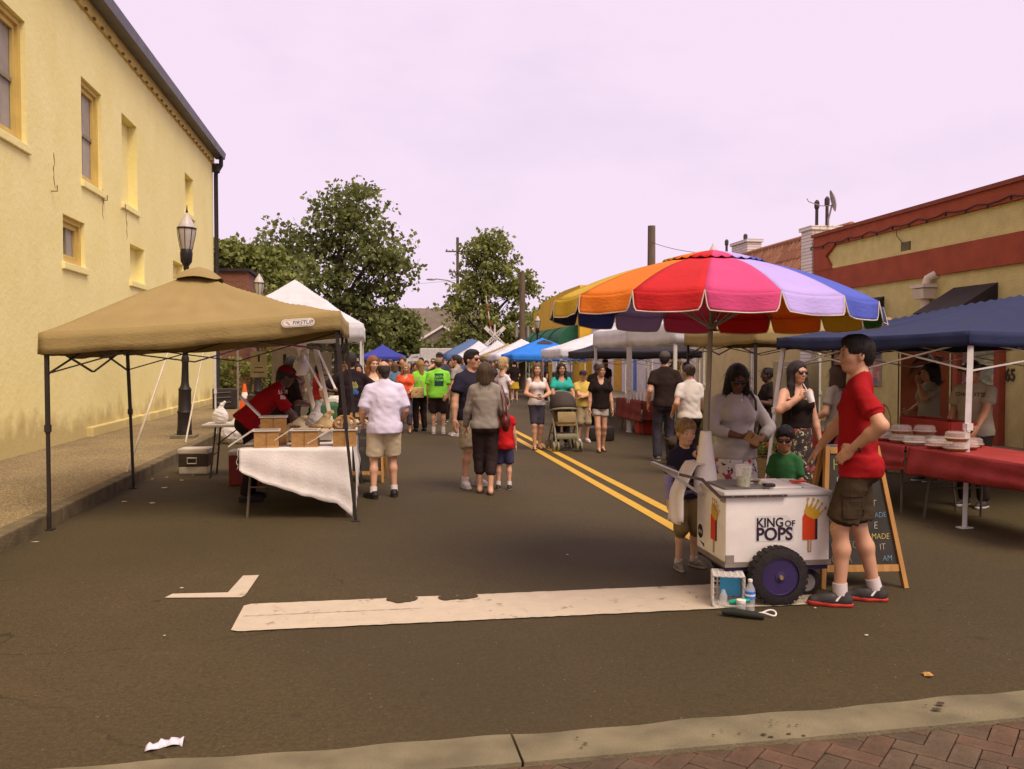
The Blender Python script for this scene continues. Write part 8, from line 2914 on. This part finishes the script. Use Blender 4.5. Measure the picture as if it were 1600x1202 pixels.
for (ww, hh, zz, cc) in ((0.10, 0.09, 1.30, (0.22, 0.20, 0.05)), (0.12, 0.07, 1.21, (0.04, 0.11, 0.28))):
    vs, fs = rect_grid(ww, hh)
    vs = [Vector((v[0] * (1 - 0.45 * abs(v[2] / hh * 2) ** 2), v[1], v[2] + 0.012 * math.sin(v[0] * 90))) for v in vs]
    decal(btee, 'shirt', vs, fs, M('print_%d' % int(zz * 100), cc, var=0.5, scale=30), (0.03, 0, zz), (0, 1, 0))
person(-0.06, 14.6, 1.74, 192, 'red haired woman with glasses in cream top behind the black t-shirt man', skin='pale', female=True, hair='long', hairc=GING, top=dict(kind='tank', c=(0.58, 0.47, 0.30), hem=0.86, loose=0.016), bottom=dict(kind='trousers', c=BLK, len=0.1), lh=(-0.2, 0.2, 1.05), head=(10, -12))
for (x_, y_, h_, fc, c_, lab, sk_, hr_, cp_) in (
        (-1.25, 19.6, 1.55, -60, (0.36, 0.03, 0.02), 'vendor in red shirt inside the left white tent', 'dark', 'short', None),
        (-0.72, 18.9, 1.62, 200, (0.05, 0.03, 0.022), 'customer in brown with tan cap inside the left white tent', 'tan', 'short', dict(c=(0.16, 0.10, 0.055))),
        (-1.75, 19.0, 1.66, 170, (0.10, 0.06, 0.05), 'vendor in dark brown at the back of the left white tent', 'dark', 'bun', None),
        (-0.35, 17.6, 1.58, -170, (0.60, 0.14, 0.03), 'customer in orange beside the left white tent post', 'tan', 'bob', None)):
    person(x_, y_, h_, fc, lab, skin=sk_, hair=hr_, hairc=DKH, top=dict(c=c_), bottom=dict(kind='trousers', c=BLK, len=0.1), cap=cp_, rh=(0.12, 0.3, 1.08), eyes=False)

# --- crowd in mid street
green = person(1.38, 19.3, 1.69, -6, 'stout man in lime green t-shirt with dark back print and cap', skin='light', fat=1.24, hair='short', hairc=BRN, cap=dict(c=(0.20, 0.155, 0.075)), top=dict(c=(0.24, 0.62, 0.05), loose=0.03, hem=0.84, sleeve=0.8), bottom=dict(c=(0.045, 0.028, 0.026), len=0.50, loose=0.026),
               shoes=WSH + ((0.62, 0.55, 0.48), 0.2), head=(25, 0))
vs, fs = rect_grid(0.20, 0.28)
decal(green, 'shirt', vs, fs, M('print_green', (0.012, 0.06, 0.035), rough=0.8), (0.02, 0, 1.22), (0, 1, 0))
text_decal(green, 'shirt', 'EARTH\nTEAM', 0.07, M('print_lime', (0.24, 0.62, 0.05), bump=0), (0.02, 0, 1.26), (1, 0, 0), (0, 1, 0), 0.007)
person(1.02, 20.1, 1.66, 18, 'woman in lime green t-shirt and black trousers left of the stout man', skin='light', female=True, fat=1.1, hair='long', hairc=(0.30, 0.15, 0.05), top=dict(c=(0.24, 0.60, 0.05), loose=0.028), bottom=dict(kind='trousers', c=BLK, len=0.09), shoes=BSH, rh=(0.2, 0.2, 1.0))
orange = person(0.66, 19.7, 1.60, 178, 'blond woman in orange t-shirt with floral bag', skin='light', female=True, hair='bob', hairc=BLOND, top=dict(kind='vneck', c=(0.72, 0.10, 0.035), loose=0.014), bottom=dict(kind='trousers', c=(0.10, 0.085, 0.11), len=0.22), shoes=('sandal', BLK), rh=(0.12, 0.24, 1.02), lh=(-0.1, 0.25, 1.02), head=(10, -14))
fb = empty('floral_bag', loc2w(orange, (-0.27, 0.08, 0)), 0, 'floral shoulder bag of the woman in orange', 'handbag')
MB().cbox((0, 0, 0.92), (0.30, 0.12, 0.24), 0.03).build('body', flo_bag, fb, True)
MB().tube([(-0.12, 0, 1.03), (0.04, 0.0, 1.28), (0.14, 0, 1.03)], 0.014, 6).build('strap', flo_bag, fb)
person(1.02, 22.4, 1.58, 182, 'dark haired woman in navy top and grey skirt in the crowd', skin='tan', female=True, hair='bun', hairc=DKH, top=dict(c=(0.04, 0.035, 0.05)), bottom=dict(kind='skirt', c=(0.33, 0.27, 0.19), len=0.42), shoes=('sandal', KHAKI), rh=(0.05, 0.25, 1.3), rgrip='grip')
person(1.74, 18.7, 1.765, 62, 'man in grey and white ringer t-shirt looking left', skin='light', hair='short', hairc=(0.03, 0.018, 0.012), top=[dict(c=(0.30, 0.255, 0.21), loose=0.022)], bottom=dict(c=(0.36, 0.28, 0.165), len=0.56, loose=0.026), shoes=WSH + ((0.62, 0.55, 0.48), 0.2), lh=(-0.26, 0.12, 0.9), feet=((0.1, 0.05, 0), (-0.1, -0.1, 0)), head=(10, 0))
person(1.62, 22.2, 1.84, 172, 'man in dark cap and navy t-shirt with hand at his mouth', skin='light', hair='short', cap=dict(c=NVY), top=dict(c=(0.055, 0.055, 0.075), loose=0.03), bottom=dict(c=KHAKI), rh=(0.04, 0.2, 1.5), rel=(1, 0.2, -0.7), rgrip='grip')
far = [
    (2.3, 24.0, 1.25, 180, (0.72, 0.11, 0.03), 'child in orange shirt and pale cap in the crowd', 'light', 'short', dict(c=(0.5, 0.4, 0.25)), False),
    (3.05, 26.5, 1.62, 170, (0.42, 0.02, 0.02), 'man in red shirt and dark cap far up the street', 'tan', 'short', dict(c=NVY), False),
    (5.3, 33.0, 1.62, 0, BLK, 'woman in black top and mustard skirt by the blue tent', 'light', 'bun', None, True),
    (4.72, 33.4, 1.55, 30, None, 'woman in patterned top beside the mustard skirt', 'light', 'bob', None, True),
    (0.05, 24.5, 1.70, 185, (0.03, 0.03, 0.04), 'far man in dark shirt left in the crowd', 'light', 'short', None, False),
    (0.45, 27.0, 1.66, 175, (0.34, 0.30, 0.26), 'far man in pale grey shirt behind the orange woman', 'tan', 'short', None, False),
    (0.5, 23.2, 1.60, 10, (0.12, 0.18, 0.24), 'far woman in slate blue seen from behind', 'light', 'bob', None, True),
    (1.35, 26.0, 1.72, 170, (0.08, 0.20, 0.22), 'far man in teal behind the navy-topped woman', 'light', 'short', None, False),
    (1.9, 29.0, 1.70, 185, (0.50, 0.44, 0.42), 'far man in white shirt near the white van', 'light', 'short', dict(c=(0.4, 0.33, 0.25)), False),
    (-0.2, 30.0, 1.68, 180, (0.14, 0.06, 0.05), 'far woman in maroon at the left of the crowd', 'tan', 'long', None, True),
    (2.6, 33.0, 1.65, 190, (0.10, 0.10, 0.14), 'far woman in blue grey up the street', 'light', 'long', None, True),
    (3.6, 36.0, 1.72, 175, (0.36, 0.28, 0.16), 'far man in khaki shirt up the street', 'light', 'short', None, False),
    (4.1, 30.5, 1.60, 200, (0.05, 0.035, 0.03), 'far woman in brown near the blue tent', 'tan', 'bun', None, True),
    (1.0, 34.0, 1.75, 180, (0.30, 0.05, 0.03), 'far man in brick red deep in the crowd', 'light', 'short', None, False),
    (0.2, 37.0, 1.68, 180, (0.44, 0.36, 0.28), 'far woman in cream deep in the crowd', 'light', 'bob', None, True),
    (2.1, 40.0, 1.74, 180, (0.05, 0.08, 0.16), 'far man in dark blue deep in the crowd', 'light', 'short', None, False),
    (6.9, 25.5, 1.66, 120, (0.03, 0.02, 0.018), 'dark clad vendor beneath the printed tent', 'tan', 'short', None, False),
    (6.6, 33.4, 1.62, 100, (0.03, 0.03, 0.03), 'dark clad vendor beneath the blue tent', 'tan', 'bob', None, True)]
cols_ = [('olive', (0.12, 0.11, 0.04)), ('rust', (0.30, 0.09, 0.03)), ('pale blue', (0.30, 0.36, 0.42)), ('black', BLK), ('cream', (0.5, 0.42, 0.3)), ('plum', (0.10, 0.03, 0.06)),
         ('mint', (0.25, 0.40, 0.25)), ('charcoal', (0.05, 0.045, 0.045)), ('salmon', (0.55, 0.22, 0.15)), ('denim', (0.07, 0.09, 0.15)), ('white', (0.6, 0.55, 0.5)), ('wine', (0.20, 0.02, 0.025))]
for i_, (nm_, cc_) in enumerate(cols_):
    fe_ = i_ % 3 == 1
    far.append((-0.35 + 0.34 * i_ + 0.12 * math.sin(i_ * 5), 23.0 + 2.6 * ((i_ * 5) % 7) * 0.8, 1.58 + 0.05 * (i_ % 5), 180 if i_ % 4 else 10, cc_, 'far %s in %s shirt among the crowd' % ('woman' if fe_ else 'man', nm_),
                'tan' if i_ % 3 else 'light', ('short', 'bob', 'short', 'bun')[i_ % 4] if not fe_ else 'long', dict(c=(0.2, 0.15, 0.1)) if i_ % 5 == 0 else None, fe_))
for (x_, y_, h_, fc, c_, lab, sk_, hr_, cp_, fe_) in far:
    bt_ = dict(kind='trousers', c=rng.choice([BLK, JEANS, DK]), len=0.1)
    if 'mustard skirt by' in lab:
        bt_ = dict(kind='skirt', c=(0.55, 0.34, 0.03), len=0.55, flare=0.2)
    elif not fe_ and rng.random() < 0.5:
        bt_ = dict(c=KHAKI)
    person(x_, y_, h_, fc, lab, skin=sk_, female=fe_, hair=hr_, hairc=rng.choice([DKH, BRN, LBR]), top=dict(c=c_) if c_ else dict(mat=pattern, c=BLK), bottom=bt_, cap=cp_, rh=(0.15, 0.22, 1.02) if rng.random() < 0.5 else None, eyes=False, group='crowd far up the street')

# ------------------------------------------------------------ stroller
sg = M('stroller_sage', (0.24, 0.205, 0.115), rough=0.5, var=0.1)
sd = M('stroller_dark', (0.05, 0.036, 0.026), rough=0.8)
sp_ = M('stroller_pad', (0.26, 0.175, 0.075), rough=0.85, var=0.2, scale=20)
stl = empty('baby_stroller', (3.42, 15.55, 0), R(180), 'sage green baby stroller with dark hood pushed by the teal woman', 'stroller')
for s in (-1, 1):
    MB().tube([(s * 0.20, 0.30, 0.12), (s * 0.21, 0.18, 0.42), (s * 0.22, -0.05, 0.70), (s * 0.22, -0.42, 1.04)], 0.018, 8).build('frame_side', sg, stl, True)
    MB().tube([(s * 0.23, -0.32, 0.12), (s * 0.22, 0.0, 0.50)], 0.016, 8).build('rear_leg', sg, stl, True)
    for q in (0.04, -0.04):
        for yy_ in (0.30, -0.32):
            o = MB().lathe([(0.045, -0.016), (0.085, -0.016), (0.092, 0), (0.085, 0.016), (0.045, 0.016)], (0, 0, 0), 18, 'X').build('wheel', sg, stl, True)
            o.location = (s * 0.215 + q, yy_, 0.092)
            MB().lathe([(0.01, -0.02), (0.045, -0.012), (0.045, 0.012), (0.01, 0.02)], (0, 0, 0), 12, 'X').build('hub', sd, o, True)
    MB().box((s * 0.215, 0.30, 0.15), (0.04, 0.06, 0.10)).build('fork', sg, stl)
MB().cbox((0, 0.22, 0.27), (0.40, 0.14, 0.10), 0.04).build('front_tray', sg, stl, True)
MB().cbox((0, 0.10, 0.50), (0.36, 0.28, 0.06), 0.025).build('seat', sp_, stl, True)
MB().cbox((0, -0.12, 0.70), (0.35, 0.05, 0.42), 0.02, Matrix.Rotation(R(20), 3, 'X')).build('backrest', sp_, stl, True)
MB().cbox((0, 0.24, 0.62), (0.34, 0.05, 0.20), 0.02, Matrix.Rotation(R(12), 3, 'X')).build('front_panel', M('panel_tan', (0.28, 0.19, 0.08), rough=0.8), stl, True)
MB().cbox((0, 0.20, 0.50), (0.36, 0.10, 0.08), 0.03).build('cushion', M('cushion_gold', (0.42, 0.29, 0.11), rough=0.8), stl, True)
vs, fs = [], []
for i in range(9):
    t = R(10 + 118 * i / 8)
    for k in range(13):
        u = math.pi * k / 12
        vs.append((0.235 * math.cos(u), -0.10 + (0.34 * math.cos(t)) * math.sin(u) ** 0.6, 0.72 + 0.36 * math.sin(t) * math.sin(u) ** 0.6))
for i in range(8):
    for k in range(12):
        fs.append((i * 13 + k, (i + 1) * 13 + k, (i + 1) * 13 + k + 1, i * 13 + k + 1))
hd_ = mesh_obj('hood', vs, fs, sd, stl, True)
solid(hd_, 0.012)
MB().tube([vs[k] for k in range(13)], 0.020, 8).build('hood_trim', sg, stl, True)
MB().tube([(-0.22, -0.42, 1.04), (0, -0.47, 1.07), (0.22, -0.42, 1.04)], 0.018, 8).build('push_bar', sg, stl, True)
MB().ell((0, 0.02, 0.68), (0.13, 0.10, 0.10), 12, 8).build('blanket', pattern, stl, True)
MB().box((0, -0.15, 0.30), (0.36, 0.34, 0.012)).build('basket', sd, stl)

# ------------------------------------------------------------ dog beside the stalls
dog = empty('dog', (4.85, 13.2, 0), R(-65), 'small dark brown dog standing beside the woman in white', 'dog')
f = Field((-0.20, -0.50, -0.02), (0.20, 0.52, 0.65), 0.014)
f.ell((0, 0.12, 0.36), (0.085, 0.15, 0.105), 0)
f.ell((0, -0.12, 0.37), (0.072, 0.16, 0.085), 0.06)
f.ell((0, -0.24, 0.36), (0.075, 0.09, 0.09), 0.05)
f.cone((0, 0.22, 0.42), (0, 0.33, 0.52), 0.060, 0.050, 0.04)
f.ell((0, 0.36, 0.54), (0.052, 0.065, 0.052), 0.03)
f.cone((0, 0.40, 0.525), (0, 0.475, 0.505), 0.034, 0.024, 0.02)
for s in (-1, 1):
    f.cone((s * 0.04, 0.325, 0.575), (s * 0.055, 0.30, 0.62), 0.020, 0.008, 0.01)
    f.cone((s * 0.05, 0.15, 0.33), (s * 0.055, 0.13, 0.18), 0.040, 0.024, 0.03)
    f.cone((s * 0.055, 0.13, 0.18), (s * 0.055, 0.145, 0.03), 0.022, 0.019, 0.01)
    f.cone((s * 0.055, 0.145, 0.022), (s * 0.055, 0.175, 0.020), 0.022, 0.018, 0.01)
    f.cone((s * 0.05, -0.24, 0.34), (s * 0.06, -0.20, 0.20), 0.055, 0.032, 0.03)
    f.cone((s * 0.06, -0.20, 0.20), (s * 0.06, -0.29, 0.12), 0.028, 0.020, 0.015)
    f.cone((s * 0.06, -0.29, 0.12), (s * 0.06, -0.265, 0.025), 0.019, 0.018, 0.01)
    f.cone((s * 0.06, -0.265, 0.022), (s * 0.06, -0.235, 0.020), 0.022, 0.018, 0.01)
f.cone((0, -0.31, 0.40), (0, -0.42, 0.44), 0.022, 0.012, 0.02)
f.cone((0, -0.42, 0.44), (0, -0.47, 0.52), 0.012, 0.006, 0.01)
V, Q = f.surf()
np_mesh('body', V, Q, M('dog_fur', (0.045, 0.026, 0.014), rough=0.8, var=0.4, scale=30, bump=0.4, bscale=90), dog)
lead = [(4.9, 13.35, 0.48), (4.75, 12.9, 0.6), (4.6, 12.2, 0.95)]
tag(MB().tube(lead, 0.006, 5).build('dog_lead', frame_dark), 'thin dark lead from the dog to the woman in white', 'lead')

# hide bookkeeping that people carried while being dressed
for ob in list(bpy.data.objects):
    for k in ('_hand_r', '_hand_l', '_head'):
        if k in ob:
            del ob[k]
bpy.context.view_layer.update()
